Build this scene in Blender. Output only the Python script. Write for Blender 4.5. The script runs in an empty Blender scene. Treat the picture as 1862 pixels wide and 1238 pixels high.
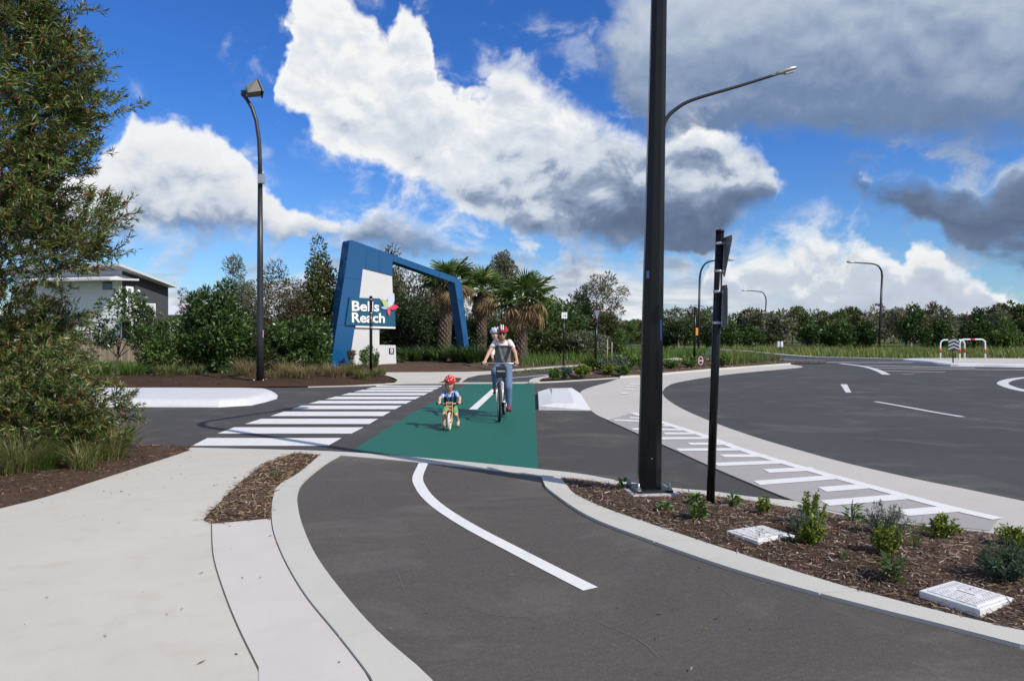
import bpy, bmesh, math, random
import numpy as np
from mathutils import Vector, Matrix, Quaternion, noise as mnoise
from mathutils.geometry import delaunay_2d_cdt, tessellate_polygon

SC = bpy.context.scene
COL = SC.collection
R = math.radians
PI = math.pi
rnd = random.Random(7)

# ------------------------------------------------------------------ camera
# level camera at eye height, 25 mm lens, a little lens shift
F, CX, HY, EYE = 1316.0, 931.0, 604.0, 1.6
cam_d = bpy.data.cameras.new('camera')
cam_d.sensor_width = 36.0
cam_d.lens = 36.0 * F / 1862.0
cam_d.shift_y = -15.0 / 1862.0
cam_d.clip_start = 0.05
cam_d.clip_end = 6000
cam = bpy.data.objects.new('camera', cam_d)
COL.objects.link(cam)
cam.location = (0, 0, EYE)
cam.rotation_euler = (R(90), 0, 0)
SC.camera = cam

def G(px, py, z=0.0):
    """the spot on the level ground that the survey photo shows at (px, py)"""
    Y = F * (EYE - z) / (py - HY)
    return ((px - CX) * Y / F, Y)
def GP(pts): return [G(*p) for p in pts]
def AT(px, py, Y): return Vector(((px - CX) * Y / F, Y, EYE - (py - HY) * Y / F))

# ------------------------------------------------------------------ exposure / engine
SC.view_settings.view_transform = 'Standard'
SC.view_settings.look = 'None'
SC.view_settings.exposure = 0.0
SC.view_settings.gamma = 1.0
SC.view_settings.use_curve_mapping = False
SC.render.engine = 'CYCLES'
cy = SC.cycles
cy.max_bounces = 6; cy.diffuse_bounces = 3; cy.glossy_bounces = 3; cy.transmission_bounces = 4; cy.transparent_max_bounces = 8
cy.use_denoising = True
try:
    cy.denoiser = 'OPENIMAGEDENOISE'
except Exception: pass
cy.sample_clamp_indirect = 6.0

# ------------------------------------------------------------------ sun
SUN_DIR = Vector((0.785, -0.62, 0.87)).normalized()      # towards the sun: behind the camera, to the right
SUN_EL = math.asin(SUN_DIR.z)
SUN_AZ = math.atan2(SUN_DIR.x, SUN_DIR.y)               # clockwise from +Y
sd = bpy.data.lights.new('sun', 'SUN'); sd.energy = 4.7; sd.angle = R(0.42); sd.color = (1.0, 0.94, 0.85)
so = bpy.data.objects.new('sun', sd); COL.objects.link(so)
so.rotation_euler = SUN_DIR.to_track_quat('Z', 'Y').to_euler()
so.location = SUN_DIR * 50

# ------------------------------------------------------------------ node helper
class NT:
    def __init__(s, tree): s.t = tree
    def n(s, typ, **kw):
        nd = s.t.nodes.new(typ)
        for k, v in kw.items(): setattr(nd, k, v)
        return nd
    def link(s, a, b): s.t.links.new(a, b)
    def put(s, sock, v):
        if v is None: return
        if isinstance(v, bpy.types.NodeSocket): s.t.links.new(v, sock)
        else:
            try: sock.default_value = v
            except Exception: sock.default_value = (*v, 1.0)
    def m(s, op, a, b=None, c=None, clamp=False):
        nd = s.n('ShaderNodeMath', operation=op); nd.use_clamp = clamp
        s.put(nd.inputs[0], a)
        if b is not None: s.put(nd.inputs[1], b)
        if c is not None: s.put(nd.inputs[2], c)
        return nd.outputs[0]
    def v(s, op, a, b=None, out=0):
        nd = s.n('ShaderNodeVectorMath', operation=op)
        s.put(nd.inputs[0], a)
        if b is not None: s.put(nd.inputs[1], b)
        return nd.outputs[out]
    def mix(s, f, a, b, mode='MIX'):
        nd = s.n('ShaderNodeMix', data_type='RGBA', blend_type=mode)
        s.put(nd.inputs[0], f); s.put(nd.inputs[6], a); s.put(nd.inputs[7], b)
        return nd.outputs[2]
    def noise(s, vec, scale, detail=3, rough=0.5, dist=0.0, dims='3D', out='Fac'):
        nd = s.n('ShaderNodeTexNoise', noise_dimensions=dims)
        s.put(nd.inputs['Vector'], vec); s.put(nd.inputs['Scale'], scale); s.put(nd.inputs['Detail'], detail)
        s.put(nd.inputs['Roughness'], rough); s.put(nd.inputs['Distortion'], dist)
        return nd.outputs[out]
    def voro(s, vec, scale, feature='F1', detail=0.0, rough=0.5, out='Distance', rand=1.0):
        nd = s.n('ShaderNodeTexVoronoi', feature=feature)
        s.put(nd.inputs['Vector'], vec); s.put(nd.inputs['Scale'], scale); s.put(nd.inputs['Randomness'], rand)
        if 'Detail' in nd.inputs: s.put(nd.inputs['Detail'], detail); s.put(nd.inputs['Roughness'], rough)
        return nd.outputs[out]
    def ramp(s, fac, stops, interp='LINEAR'):
        nd = s.n('ShaderNodeValToRGB'); cr = nd.color_ramp; cr.interpolation = interp
        while len(cr.elements) < len(stops): cr.elements.new(0.5)
        for e, (p, c) in zip(cr.elements, stops):
            e.position = p
            e.color = (c, c, c, 1) if isinstance(c, (int, float)) else (*c, 1) if len(c) == 3 else c
        s.put(nd.inputs[0], fac)
        return nd.outputs[0]
    def smooth(s, x, a, b):
        nd = s.n('ShaderNodeMapRange', interpolation_type='SMOOTHSTEP')
        s.put(nd.inputs[0], x); s.put(nd.inputs[1], a); s.put(nd.inputs[2], b)
        nd.inputs[3].default_value = 0; nd.inputs[4].default_value = 1
        return nd.outputs[0]
    def comb(s, x, y, z):
        nd = s.n('ShaderNodeCombineXYZ'); s.put(nd.inputs[0], x); s.put(nd.inputs[1], y); s.put(nd.inputs[2], z)
        return nd.outputs[0]

# ------------------------------------------------------------------ sky with cumulus, by direction
world = bpy.data.worlds.new('World'); SC.world = world; world.use_nodes = True
wt = NT(world.node_tree); world.node_tree.nodes.clear()
def build_sky(t):
    dirv = t.n('ShaderNodeTexCoord').outputs['Generated']
    sep = t.n('ShaderNodeSeparateXYZ'); t.link(dirv, sep.inputs[0])
    x, y, z = sep.outputs
    az = t.m('ARCTAN2', x, y)
    el = t.m('ARCSINE', z)
    # the clear sky
    sky = t.n('ShaderNodeTexSky', sky_type='NISHITA'); sky.sun_disc = False
    sky.sun_elevation = SUN_EL; sky.sun_rotation = SUN_AZ; sky.air_density = 1.0; sky.dust_density = 0.3; sky.ozone_density = 2.5
    skyc = t.mix(1.0, sky.outputs[0], t.mix(t.smooth(el, 0.0, 0.34), (0.66, 0.94, 1.30), (0.33, 0.74, 1.42)), 'MULTIPLY')
    # ragged edges: warp the direction
    wn = t.n('ShaderNodeTexNoise'); wn.inputs['Scale'].default_value = 10.0; wn.inputs['Detail'].default_value = 4.0; wn.inputs['Roughness'].default_value = 0.6
    t.link(dirv, wn.inputs['Vector'])
    wv = t.v('SUBTRACT', wn.outputs['Color'], (0.5, 0.5, 0.5))
    ws = t.n('ShaderNodeSeparateXYZ'); t.link(wv, ws.inputs[0])
    azw = t.m('MULTIPLY_ADD', ws.outputs[0], 0.10, az); elw = t.m('MULTIPLY_ADD', ws.outputs[1], 0.07, el)
    s = t.m('MULTIPLY_ADD', azw, 1 / 1.4, 0.5)
    ps = t.v('MULTIPLY', dirv, (1.0, 1.0, 1.3))
    b0 = t.noise(ps, 15.0, 8, 0.60, 0.35)
    b1 = t.noise(t.v('ADD', ps, (0.004, -0.004, 0.022)), 15.0, 3, 0.50, 0.3)
    bl = t.noise(ps, 4.5, 2, 0.5)
    def curve(pts):
        nd = t.n('ShaderNodeFloatCurve'); cm = nd.mapping; cm.use_clip = False; c = cm.curves[0]
        P = []
        for px, py in pts:
            u = (px - CX) / F; v = (HY - py) / F; a = math.atan(u); e = math.atan(v * math.cos(a))
            P.append((a / 1.4 + 0.5, e * 2))
        c.points[0].location = P[0]; c.points[1].location = P[-1]
        for q in P[1:-1]: c.points.new(*q)
        for q in c.points: q.handle_type = 'VECTOR'
        cm.extend = 'HORIZONTAL'; cm.update()
        t.put(nd.inputs['Value'], s)
        return t.m('MULTIPLY', nd.outputs[0], 0.5)
    col = skyc
    def over(col, U, L, soft, thick, stops, ragged=1.0, shade_noise=0.5, opac=1.0, lift=None, streak=False, dim=None):
        """one body of cloud between an upper and a lower outline"""
        def close(C, sgn):
            C = list(C)
            if C[0][0] > -100: C = [(C[0][0] - 45, C[0][1] + sgn * 130)] + C
            if C[-1][0] < 1900: C = C + [(C[-1][0] + 45, C[-1][1] + sgn * 130)]
            return C
        up, lo = curve(close(U, 1)), curve(close(L, -1))
        d = t.m('MINIMUM', t.m('SUBTRACT', up, elw), t.m('SUBTRACT', elw, lo))
        dn = t.m('MULTIPLY_ADD', t.m('SUBTRACT', b0, 0.5), 0.085 * ragged, d)
        a = t.smooth(dn, -0.002, t.m('MULTIPLY_ADD', t.smooth(bl, 0.42, 0.62), 0.030, soft))
        a = t.m('MAXIMUM', a, t.m('MULTIPLY', t.smooth(dn, -0.040, 0.015), t.m('MULTIPLY', t.smooth(b0, 0.46, 0.66), 0.6)))
        h = t.m('DIVIDE', t.m('SUBTRACT', elw, lo), t.m('MAXIMUM', t.m('SUBTRACT', up, lo), 0.02))
        k = t.m('MULTIPLY_ADD', t.m('SUBTRACT', b0, b1), shade_noise * 1.15, h)
        k = t.m('MULTIPLY_ADD', t.m('SUBTRACT', bl, 0.5), shade_noise * 0.55, k)
        if streak:
            k = t.m('MULTIPLY_ADD', t.m('SUBTRACT', t.noise(t.v('MULTIPLY', dirv, (1.0, 1.0, 5.5)), 9.0, 6, 0.6, 0.6), 0.5), 2.4, 0.55)
        if lift:
            k = t.m('ADD', k, t.m('MULTIPLY', t.ramp(s, [(math.atan((px - CX) / F) / 1.4 + 0.5, val) for px, val in lift]), t.m('SUBTRACT', 1.0, h, clamp=True)))
        if dim:
            k = t.m('SUBTRACT', k, t.ramp(s, [(math.atan((px - CX) / F) / 1.4 + 0.5, val) for px, val in dim]))
        k = t.m('MULTIPLY_ADD', t.m('SUBTRACT', b0, 0.5), 0.22, k)
        k = t.m('ADD', k, t.m('MULTIPLY', t.m('SUBTRACT', 1.0, t.smooth(dn, 0.0, thick)), 0.22), clamp=True)   # thin edges let light through
        cc = t.ramp(k, stops)
        cc = t.mix(1.0, cc, (CLOUD_K, CLOUD_K, CLOUD_K), 'MULTIPLY')
        if opac < 1: a = t.m('MULTIPLY', a, opac)
        return t.mix(a, col, cc)
    for args in LAYERS: col = over(col, *args)
    # the rest of the sky: broken cumulus of the same kind
    gen = t.noise(t.v('MULTIPLY', dirv, (1.0, 1.0, 1.6)), 2.6, 5, 0.55)
    outm = t.m('MAXIMUM', t.smooth(t.m('ABSOLUTE', az), 0.64, 0.86), t.smooth(el, 0.46, 0.66))
    ga = t.m('MULTIPLY', t.smooth(t.m('MULTIPLY_ADD', t.m('SUBTRACT', b0, 0.5), 0.15, gen), 0.50, 0.58), outm)
    gc = t.ramp(t.m('MULTIPLY_ADD', t.m('SUBTRACT', b0, b1), 0.6, gen), [(0.45, WHITE), (0.62, PALE), (0.75, GREY)])
    col = t.mix(ga, col, t.mix(1.0, gc, (CLOUD_K, CLOUD_K, CLOUD_K), 'MULTIPLY'))
    bg = t.n('ShaderNodeBackground'); t.link(col, bg.inputs['Color']); bg.inputs['Strength'].default_value = 0.1
    out = t.n('ShaderNodeOutputWorld'); t.link(bg.outputs[0], out.inputs['Surface'])
CLOUD_K = 10.0
WHITE, PALE, GREY, DARK, DEEP = (0.88, 0.90, 0.92), (0.58, 0.645, 0.74), (0.31, 0.385, 0.525), (0.165, 0.225, 0.345), (0.115, 0.16, 0.26)
LAYERS = [
 # strata low over the horizon
 ([(-200, 505), (150, 508), (330, 500), (450, 512), (560, 486), (700, 478), (820, 470), (900, 462), (1000, 455), (1150, 450), (1250, 460), (1350, 480), (1600, 540), (1862, 560), (2100, 560)],
  [(-200, 640), (2100, 640)], 0.034, 0.03, [(0.0, (0.36, 0.43, 0.56)), (0.35, (0.52, 0.585, 0.69)), (0.6, (0.70, 0.74, 0.79)), (1.0, WHITE)], 1.3, 1.0, 0.97, None, True),
 # bank of cumulus on the right
 ([(1230, 560), (1275, 520), (1300, 455), (1345, 425), (1400, 408), (1430, 432), (1465, 415), (1500, 400), (1530, 440), (1562, 424), (1600, 440), (1638, 485), (1670, 424), (1700, 432), (1725, 482), (1765, 500), (1795, 528), (1870, 560), (1950, 585)],
  [(1230, 565), (1275, 560), (1400, 585), (1700, 590), (1950, 590)], 0.014, 0.03, [(0.0, (0.40, 0.46, 0.58)), (0.30, (0.52, 0.58, 0.68)), (0.55, PALE), (0.74, (0.82, 0.84, 0.86)), (0.92, WHITE)], 1.0, 1.15, 1.0, [(1280, 0.0), (1420, 0.12), (1600, 0.08)]),
 # small dark and white puffs in the middle distance
 ([(540, 455), (600, 430), (640, 380), (680, 357), (735, 362), (780, 388), (830, 425), (900, 440), (960, 448), (1010, 462), (1040, 480)],
  [(540, 458), (600, 455), (700, 470), (800, 485), (900, 492), (980, 488), (1040, 482)], 0.02, 0.03, [(0.0, GREY), (0.3, DARK), (0.5, GREY), (0.75, PALE), (1.0, WHITE)], 0.8, 0.6, 0.95),
 # cumulus on the left
 ([(-250, 320), (0, 320), (130, 290), (190, 240), (235, 182), (275, 212), (320, 225), (395, 232), (450, 285), (500, 335), (530, 372), (600, 392), (650, 412)],
  [(-250, 440), (100, 452), (300, 462), (430, 460), (520, 440), (600, 428), (650, 414)], 0.014, 0.03, [(0.0, GREY), (0.12, DARK), (0.25, GREY), (0.42, PALE), (0.66, (0.80, 0.82, 0.85)), (1.0, WHITE)], 0.75, 0.9, 1.0, [(100, 0.1), (300, 0.08), (600, 0.0)]),
 # torn piece below it
 ([(330, 530), (400, 500), (480, 470), (560, 452), (620, 470)], [(330, 535), (420, 520), (560, 485), (620, 474)], 0.03, 0.03, [(0.0, GREY), (0.5, DARK), (1.0, PALE)], 1.0, 0.6, 0.6),
 # great grey deck, upper right
 ([(1062, 80), (1085, 35), (1110, -20), (1160, -90), (1250, -200), (1900, -260), (2200, -260)],
  [(1062, 85), (1090, 125), (1130, 205), (1180, 285), (1280, 300), (1390, 275), (1430, 258), (1480, 262), (1600, 268), (1720, 285), (1830, 312), (2200, 340)], 0.035, 0.04,
  [(0.0, (0.22, 0.31, 0.47)), (0.08, (0.15, 0.23, 0.39)), (0.22, (0.18, 0.26, 0.42)), (0.42, (0.30, 0.38, 0.53)), (0.62, (0.46, 0.535, 0.655)), (1.0, (0.68, 0.725, 0.785))], 0.9, 0.42),
 # dark torn cloud at the right edge
 ([(1575, 335), (1620, 302), (1680, 298), (1730, 322), (1790, 330), (1840, 300), (1900, 285), (2200, 280)],
  [(1575, 340), (1640, 378), (1690, 415), (1730, 452), (1780, 472), (1862, 478), (2200, 480)], 0.020, 0.03, [(0.0, DARK), (0.45, DEEP), (0.78, DARK), (0.92, GREY), (1.0, PALE)], 0.9, 0.6, 1.0),
 # the great cumulus
 ([(492, 205), (508, 120), (530, 40), (565, 0), (605, -28), (655, 5), (686, 40), (735, 0), (785, 45), (808, 125), (858, 168), (884, 108), (930, 92), (985, 150), (1050, 180), (1120, 212), (1200, 240), (1290, 222), (1365, 232), (1396, 290), (1408, 340), (1412, 382)],
  [(492, 208), (520, 215), (600, 272), (680, 300), (760, 330), (840, 385), (900, 412), (960, 444), (1050, 458), (1180, 464), (1300, 458), (1360, 425), (1400, 396), (1412, 386)], 0.013, 0.035,
  [(0.0, DEEP), (0.12, (0.13, 0.18, 0.285)), (0.28, DARK), (0.48, GREY), (0.62, PALE), (0.78, (0.70, 0.75, 0.82)), (1.0, (0.91, 0.92, 0.925))], 0.85, 0.95, 1.0, [(520, 0.86), (700, 0.80), (860, 0.60), (950, 0.40), (1060, 0.16), (1160, 0.0)], False, [(800, 0.0), (960, 0.04), (1100, 0.10), (1250, 0.13), (1420, 0.10)]),
 # wisps
 ([(415, 112), (450, 105), (490, 112), (520, 150), (530, 195)], [(415, 116), (450, 130), (490, 165), (520, 195), (530, 200)], 0.03, 0.03, [(0.0, PALE), (1.0, WHITE)], 1.2, 0.4, 0.7),
 ([(870, 62), (905, 52), (960, 75), (1030, 62), (1062, 110)], [(870, 66), (905, 90), (960, 105), (1030, 135), (1062, 114)], 0.045, 0.03, [(0.0, PALE), (1.0, WHITE)], 1.5, 0.4, 0.55),
]
build_sky(wt)
world.cycles.sampling_method = 'MANUAL'; world.cycles.sample_map_resolution = 256


# ------------------------------------------------------------------ object helpers
def link(o, parent=None):
    COL.objects.link(o)
    if parent is not None: o.parent = parent
    return o
def tag(o, label=None, cat=None, group=None, kind=None):
    if label: o['label'] = label
    if cat: o['category'] = cat
    if group: o['group'] = group
    if kind: o['kind'] = kind
    return o
def thing(name, label, cat, loc=(0, 0, 0), rz=0.0, group=None):
    o = bpy.data.objects.new(name, None); o.empty_display_size = 0.2
    COL.objects.link(o); o.location = loc; o.rotation_euler = (0, 0, rz)
    return tag(o, label, cat, group)
def mesh_obj(name, me, mats, parent=None):
    o = bpy.data.objects.new(name, me)
    for m in (mats if isinstance(mats, (list, tuple)) else [mats]):
        if m is not None: me.materials.append(m)
    return link(o, parent)
def copy_tree(o, parent=None):
    c = o.copy(); COL.objects.link(c); c.parent = parent
    for ch in list(KIDS.get(o.name, o.children)): copy_tree(ch, c)
    return c
KIDS = {}

class MB:
    """collects simple solids; build() links them as one mesh object"""
    def __init__(s): s.v = []; s.f = []; s.mi = []; s.sm = []; s.cur = 0
    def add(s, vs, fs, smooth=False):
        b = len(s.v); s.v += [tuple(p) for p in vs]
        for f in fs: s.f.append([b + i for i in f]); s.mi.append(s.cur); s.sm.append(smooth)
        return s
    def box(s, c, size, rot=None, bevel=0.0):
        x, y, z = (k / 2 for k in size)
        vs = [Vector((sx * x, sy * y, sz * z)) for sz in (-1, 1) for sy in (-1, 1) for sx in (-1, 1)]
        if rot is not None: vs = [rot @ p for p in vs]
        c = Vector(c)
        return s.add([p + c for p in vs], [(0, 2, 3, 1), (4, 5, 7, 6), (0, 1, 5, 4), (2, 6, 7, 3), (0, 4, 6, 2), (1, 3, 7, 5)])
    def tube(s, pts, rad, n=8, cap=True, smooth=True, phase=0.0):
        pts = [Vector(p) for p in pts]
        rad = rad if isinstance(rad, (list, tuple)) else [rad] * len(pts)
        base = len(s.v); prev = None; rings = []
        for i, p in enumerate(pts):
            d = (pts[min(i + 1, len(pts) - 1)] - pts[max(i - 1, 0)]).normalized()
            if prev is None:
                u = d.orthogonal().normalized() if abs(d.z) < 0.95 else (Vector((1, 0, 0)) - d * d.x).normalized()
            else:
                u = (prev - d * prev.dot(d)).normalized()
            prev = u; w = d.cross(u)
            r = rad[i]; r = r if isinstance(r, (tuple, list)) else (r, r)
            rings.append([p + u * (math.cos(a) * r[0]) + w * (math.sin(a) * r[1]) for a in (phase + 2 * PI * k / n for k in range(n))])
        vs = [q for ring in rings for q in ring]; fs = []
        for i in range(len(pts) - 1):
            for k in range(n):
                a, b = i * n + k, i * n + (k + 1) % n
                fs.append((a, b, b + n, a + n))
        s.add(vs, fs, smooth)
        if cap:
            for ring, rev in ((0, True), (len(pts) - 1, False)):
                idx = [base + ring * n + k for k in range(n)]
                s.f.append(idx[::-1] if rev else idx); s.mi.append(s.cur); s.sm.append(False)
        return s
    def prism(s, poly, z0, z1):
        n = len(poly)
        area = sum(poly[i][0] * poly[(i + 1) % n][1] - poly[(i + 1) % n][0] * poly[i][1] for i in range(n))
        if area < 0: poly = poly[::-1]
        vs = [(x, y, z0) for x, y in poly] + [(x, y, z1) for x, y in poly]
        fs = [(i, (i + 1) % n, n + (i + 1) % n, n + i) for i in range(n)]
        tri = tessellate_polygon([[Vector((x, y, 0)) for x, y in poly]])
        for t in tri:
            a, b, c = (Vector((*poly[k], 0)) for k in t)
            if (b - a).cross(c - a).z < 0: t = t[::-1]
            fs.append([n + k for k in t]); fs.append([k for k in t[::-1]])
        return s.add(vs, fs)
    def ellipsoid(s, c, r, nu=12, nv=8, rot=None):
        vs = []; fs = []; c = Vector(c)
        for j in range(nv + 1):
            th = PI * j / nv
            for i in range(nu):
                ph = 2 * PI * i / nu
                p = Vector((r[0] * math.sin(th) * math.cos(ph), r[1] * math.sin(th) * math.sin(ph), r[2] * math.cos(th)))
                vs.append(c + (rot @ p if rot is not None else p))
        for j in range(nv):
            for i in range(nu):
                a, b = j * nu + i, j * nu + (i + 1) % nu
                fs.append((a, a + nu, b + nu, b))
        return s.add(vs, fs, True)
    def torus(s, c, R_, r, axis='X', nu=40, nv=8, sq=1.0, rot=None):
        vs = []; fs = []; c = Vector(c)
        for i in range(nu):
            a = 2 * PI * i / nu
            for j in range(nv):
                b = 2 * PI * j / nv
                rr = R_ + r * math.cos(b); h = r * sq * math.sin(b)
                p = Vector((h, rr * math.cos(a), rr * math.sin(a)))
                vs.append(c + (rot @ p if rot is not None else p))
        for i in range(nu):
            for j in range(nv):
                fs.append((i * nv + j, ((i + 1) % nu) * nv + j, ((i + 1) % nu) * nv + (j + 1) % nv, i * nv + (j + 1) % nv))
        return s.add(vs, fs, True)
    def mesh(s, name):
        me = bpy.data.meshes.new(name); me.from_pydata(s.v, [], s.f)
        me.polygons.foreach_set('material_index', s.mi); me.polygons.foreach_set('use_smooth', s.sm)
        me.update(); return me
    def build(s, name, mats, parent=None, bevel=0.0):
        me = s.mesh(name)
        if bevel > 0:
            bm = bmesh.new(); bm.from_mesh(me)
            bmesh.ops.remove_doubles(bm, verts=bm.verts, dist=1e-5)
            es = [e for e in bm.edges if len(e.link_faces) == 2 and e.calc_face_angle(0) > 0.5]
            bmesh.ops.bevel(bm, geom=es, offset=bevel, segments=2, affect='EDGES', profile=0.6)
            bm.to_mesh(me); bm.free()
        return mesh_obj(name, me, mats, parent)

def spline(pts, per=6, closed=False):
    """Catmull-Rom through 2-D/3-D points"""
    P = [Vector(p) for p in pts]; out = []
    n = len(P)
    for i in range(n if closed else n - 1):
        p1, p2 = P[i], P[(i + 1) % n]
        p0 = P[(i - 1) % n] if closed or i > 0 else p1 * 2 - p2
        p3 = P[(i + 2) % n] if closed or i < n - 2 else p2 * 2 - p1
        for k in range(per):
            t = k / per
            out.append(0.5 * ((2 * p1) + (p2 - p0) * t + (2 * p0 - 5 * p1 + 4 * p2 - p3) * t * t + (3 * p1 - p0 - 3 * p2 + p3) * t ** 3))
    if not closed: out.append(P[-1])
    return [tuple(p) for p in out]

def sheet(name, poly, z, mat, parent=None, thick=0.0):
    """flat sheet (or slab when thick) over a 2-D ground polygon"""
    mb = MB()
    if thick > 0: mb.prism(poly, z - thick, z)
    else:
        n = len(poly)
        fs = []
        for t in tessellate_polygon([[Vector((x, y, 0)) for x, y in poly]]):
            a, b, c = (Vector((*poly[k], 0)) for k in t)
            fs.append(t if (b - a).cross(c - a).z > 0 else t[::-1])
        mb.add([(x, y, z) for x, y in poly], fs)
    return mb.build(name, mat, parent)
def ribbon(name, pts, w, z, mat, parent=None, thick=0.0):
    P = [Vector(p) for p in pts]; L = []; Rr = []
    for i, p in enumerate(P):
        d = (P[min(i + 1, len(P) - 1)] - P[max(i - 1, 0)]).normalized(); nrm = Vector((-d.y, d.x))
        ww = w[i] if isinstance(w, (list, tuple)) else w
        L.append(tuple(p + nrm * ww / 2)); Rr.append(tuple(p - nrm * ww / 2))
    return strip(name, L, Rr, z, mat, parent, thick)
def strip(name, L, Rr, z, mat, parent=None, thick=0.0):
    n = len(L); mb = MB()
    vs = [(*p[:2], z) for p in L] + [(*p[:2], z) for p in Rr]
    fs = [(i, n + i, n + i + 1, i + 1) for i in range(n - 1)]
    a, b, c = (Vector(vs[k]) for k in fs[0][:3])
    if (b - a).cross(c - a).z < 0: fs = [f[::-1] for f in fs]
    mb.add(vs, fs)
    if thick > 0:
        loop = list(range(n)) + [n + i for i in range(n - 1, -1, -1)]
        vs2 = [vs[k] for k in loop] + [(vs[k][0], vs[k][1], z - thick) for k in loop]; m = len(loop)
        mb.add(vs2, [(i, (i + 1) % m, m + (i + 1) % m, m + i) for i in range(m)])
    return mb.build(name, mat, parent)
def inside(poly, x, y):
    """vectorised point-in-polygon"""
    x = np.asarray(x); y = np.asarray(y); r = np.zeros(x.shape, bool); n = len(poly)
    for i in range(n):
        x0, y0 = poly[i][:2]; x1, y1 = poly[(i + 1) % n][:2]
        if y0 == y1: continue
        r ^= ((y0 > y) != (y1 > y)) & (x < (x1 - x0) * (y - y0) / (y1 - y0) + x0)
    return r
def edge_dist(poly, x, y):
    d = np.full(np.shape(x), 1e9); n = len(poly)
    for i in range(n):
        a = np.array(poly[i][:2]); b = np.array(poly[(i + 1) % n][:2]); ab = b - a; L2 = max(ab @ ab, 1e-9)
        t = np.clip(((x - a[0]) * ab[0] + (y - a[1]) * ab[1]) / L2, 0, 1)
        d = np.minimum(d, np.hypot(x - a[0] - t * ab[0], y - a[1] - t * ab[1]))
    return d

# ------------------------------------------------------------------ materials
def new_mat(name):
    m = bpy.data.materials.new(name); m.use_nodes = True; t = NT(m.node_tree)
    b = m.node_tree.nodes['Principled BSDF']
    return m, t, b
def simple(name, col, rough=0.5, metal=0.0, var=0.06, scale=6.0, bump=0.0, bscale=80.0, spec=0.5):
    m, t, b = new_mat(name)
    co = t.n('ShaderNodeTexCoord').outputs['Object']
    f = t.noise(co, scale, 4, 0.6)
    c = t.mix(f, tuple(k * (1 - var) for k in col), tuple(min(1, k * (1 + var)) for k in col))
    t.put(b.inputs['Base Color'], c); b.inputs['Metallic'].default_value = metal
    t.put(b.inputs['Roughness'], t.m('MULTIPLY_ADD', f, 0.15, rough - 0.075)); b.inputs['Specular IOR Level'].default_value = spec
    if bump:
        bp = t.n('ShaderNodeBump'); bp.inputs['Strength'].default_value = bump; bp.inputs['Distance'].default_value = 0.01
        t.put(bp.inputs['Height'], t.noise(co, bscale, 3)); t.link(bp.outputs[0], b.inputs['Normal'])
    return m
def asphalt(name, col, warm=(1, 1, 1), patch=0.12, tyre=None):
    m, t, b = new_mat(name)
    co = t.n('ShaderNodeTexCoord').outputs['Object']
    big = t.noise(co, 0.35, 5, 0.6, 0.6); mid = t.noise(co, 2.2, 5, 0.65); fine = t.noise(co, 95, 2, 0.7); agg = t.voro(co, 140)
    c0 = tuple(k * w for k, w in zip(col, warm))
    c = t.mix(t.ramp(big, [(0.3, 0), (0.7, 1)]), tuple(k * (1 - patch) for k in c0), tuple(k * (1 + patch) for k in c0))
    c = t.mix(t.ramp(mid, [(0.35, 0), (0.75, 0.5)]), c, tuple(k * 1.18 for k in c0))
    c = t.mix(t.ramp(fine, [(0.35, 0.55), (0.65, 0.0)]), c, tuple(k * 0.55 for k in c0))
    c = t.mix(t.ramp(agg, [(0.06, 0.45), (0.22, 0.0)]), c, tuple(min(1, k * 2.3 + 0.03) for k in c0))
    blot = t.noise(co, 11.0, 4, 0.6, 0.8); grain = t.noise(co, 34, 3, 0.75)
    c = t.mix(t.ramp(blot, [(0.40, 0.35), (0.56, 0.0)]), c, tuple(k * 0.78 for k in c0))
    c = t.mix(t.ramp(grain, [(0.50, 0.0), (0.72, 0.5)]), c, tuple(k * 1.45 for k in c0))
    dust = t.noise(t.v('MULTIPLY', co, (0.5, 0.8, 1)), 1.3, 6, 0.65, 0.8)
    c = t.mix(t.ramp(dust, [(0.52, 0.0), (0.74, 0.42)]), c, (0.19, 0.175, 0.155))
    # scattered pale scuffs
    st = t.v('MULTIPLY', co, (1.0, 0.25, 1.0))
    sc = t.ramp(t.noise(st, 5.0, 6, 0.7, 1.0), [(0.68, 0.0), (0.8, 0.35)])
    c = t.mix(sc, c, tuple(k * 1.7 for k in c0))
    t.put(b.inputs['Base Color'], c); t.put(b.inputs['Roughness'], t.m('MULTIPLY_ADD', mid, 0.15, 0.78))
    b.inputs['Specular IOR Level'].default_value = 0.35
    bp = t.n('ShaderNodeBump'); bp.inputs['Strength'].default_value = 0.5; bp.inputs['Distance'].default_value = 0.004
    t.put(bp.inputs['Height'], t.m('ADD', fine, t.m('MULTIPLY', agg, -0.6))); t.link(bp.outputs[0], b.inputs['Normal'])
    return m
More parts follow.
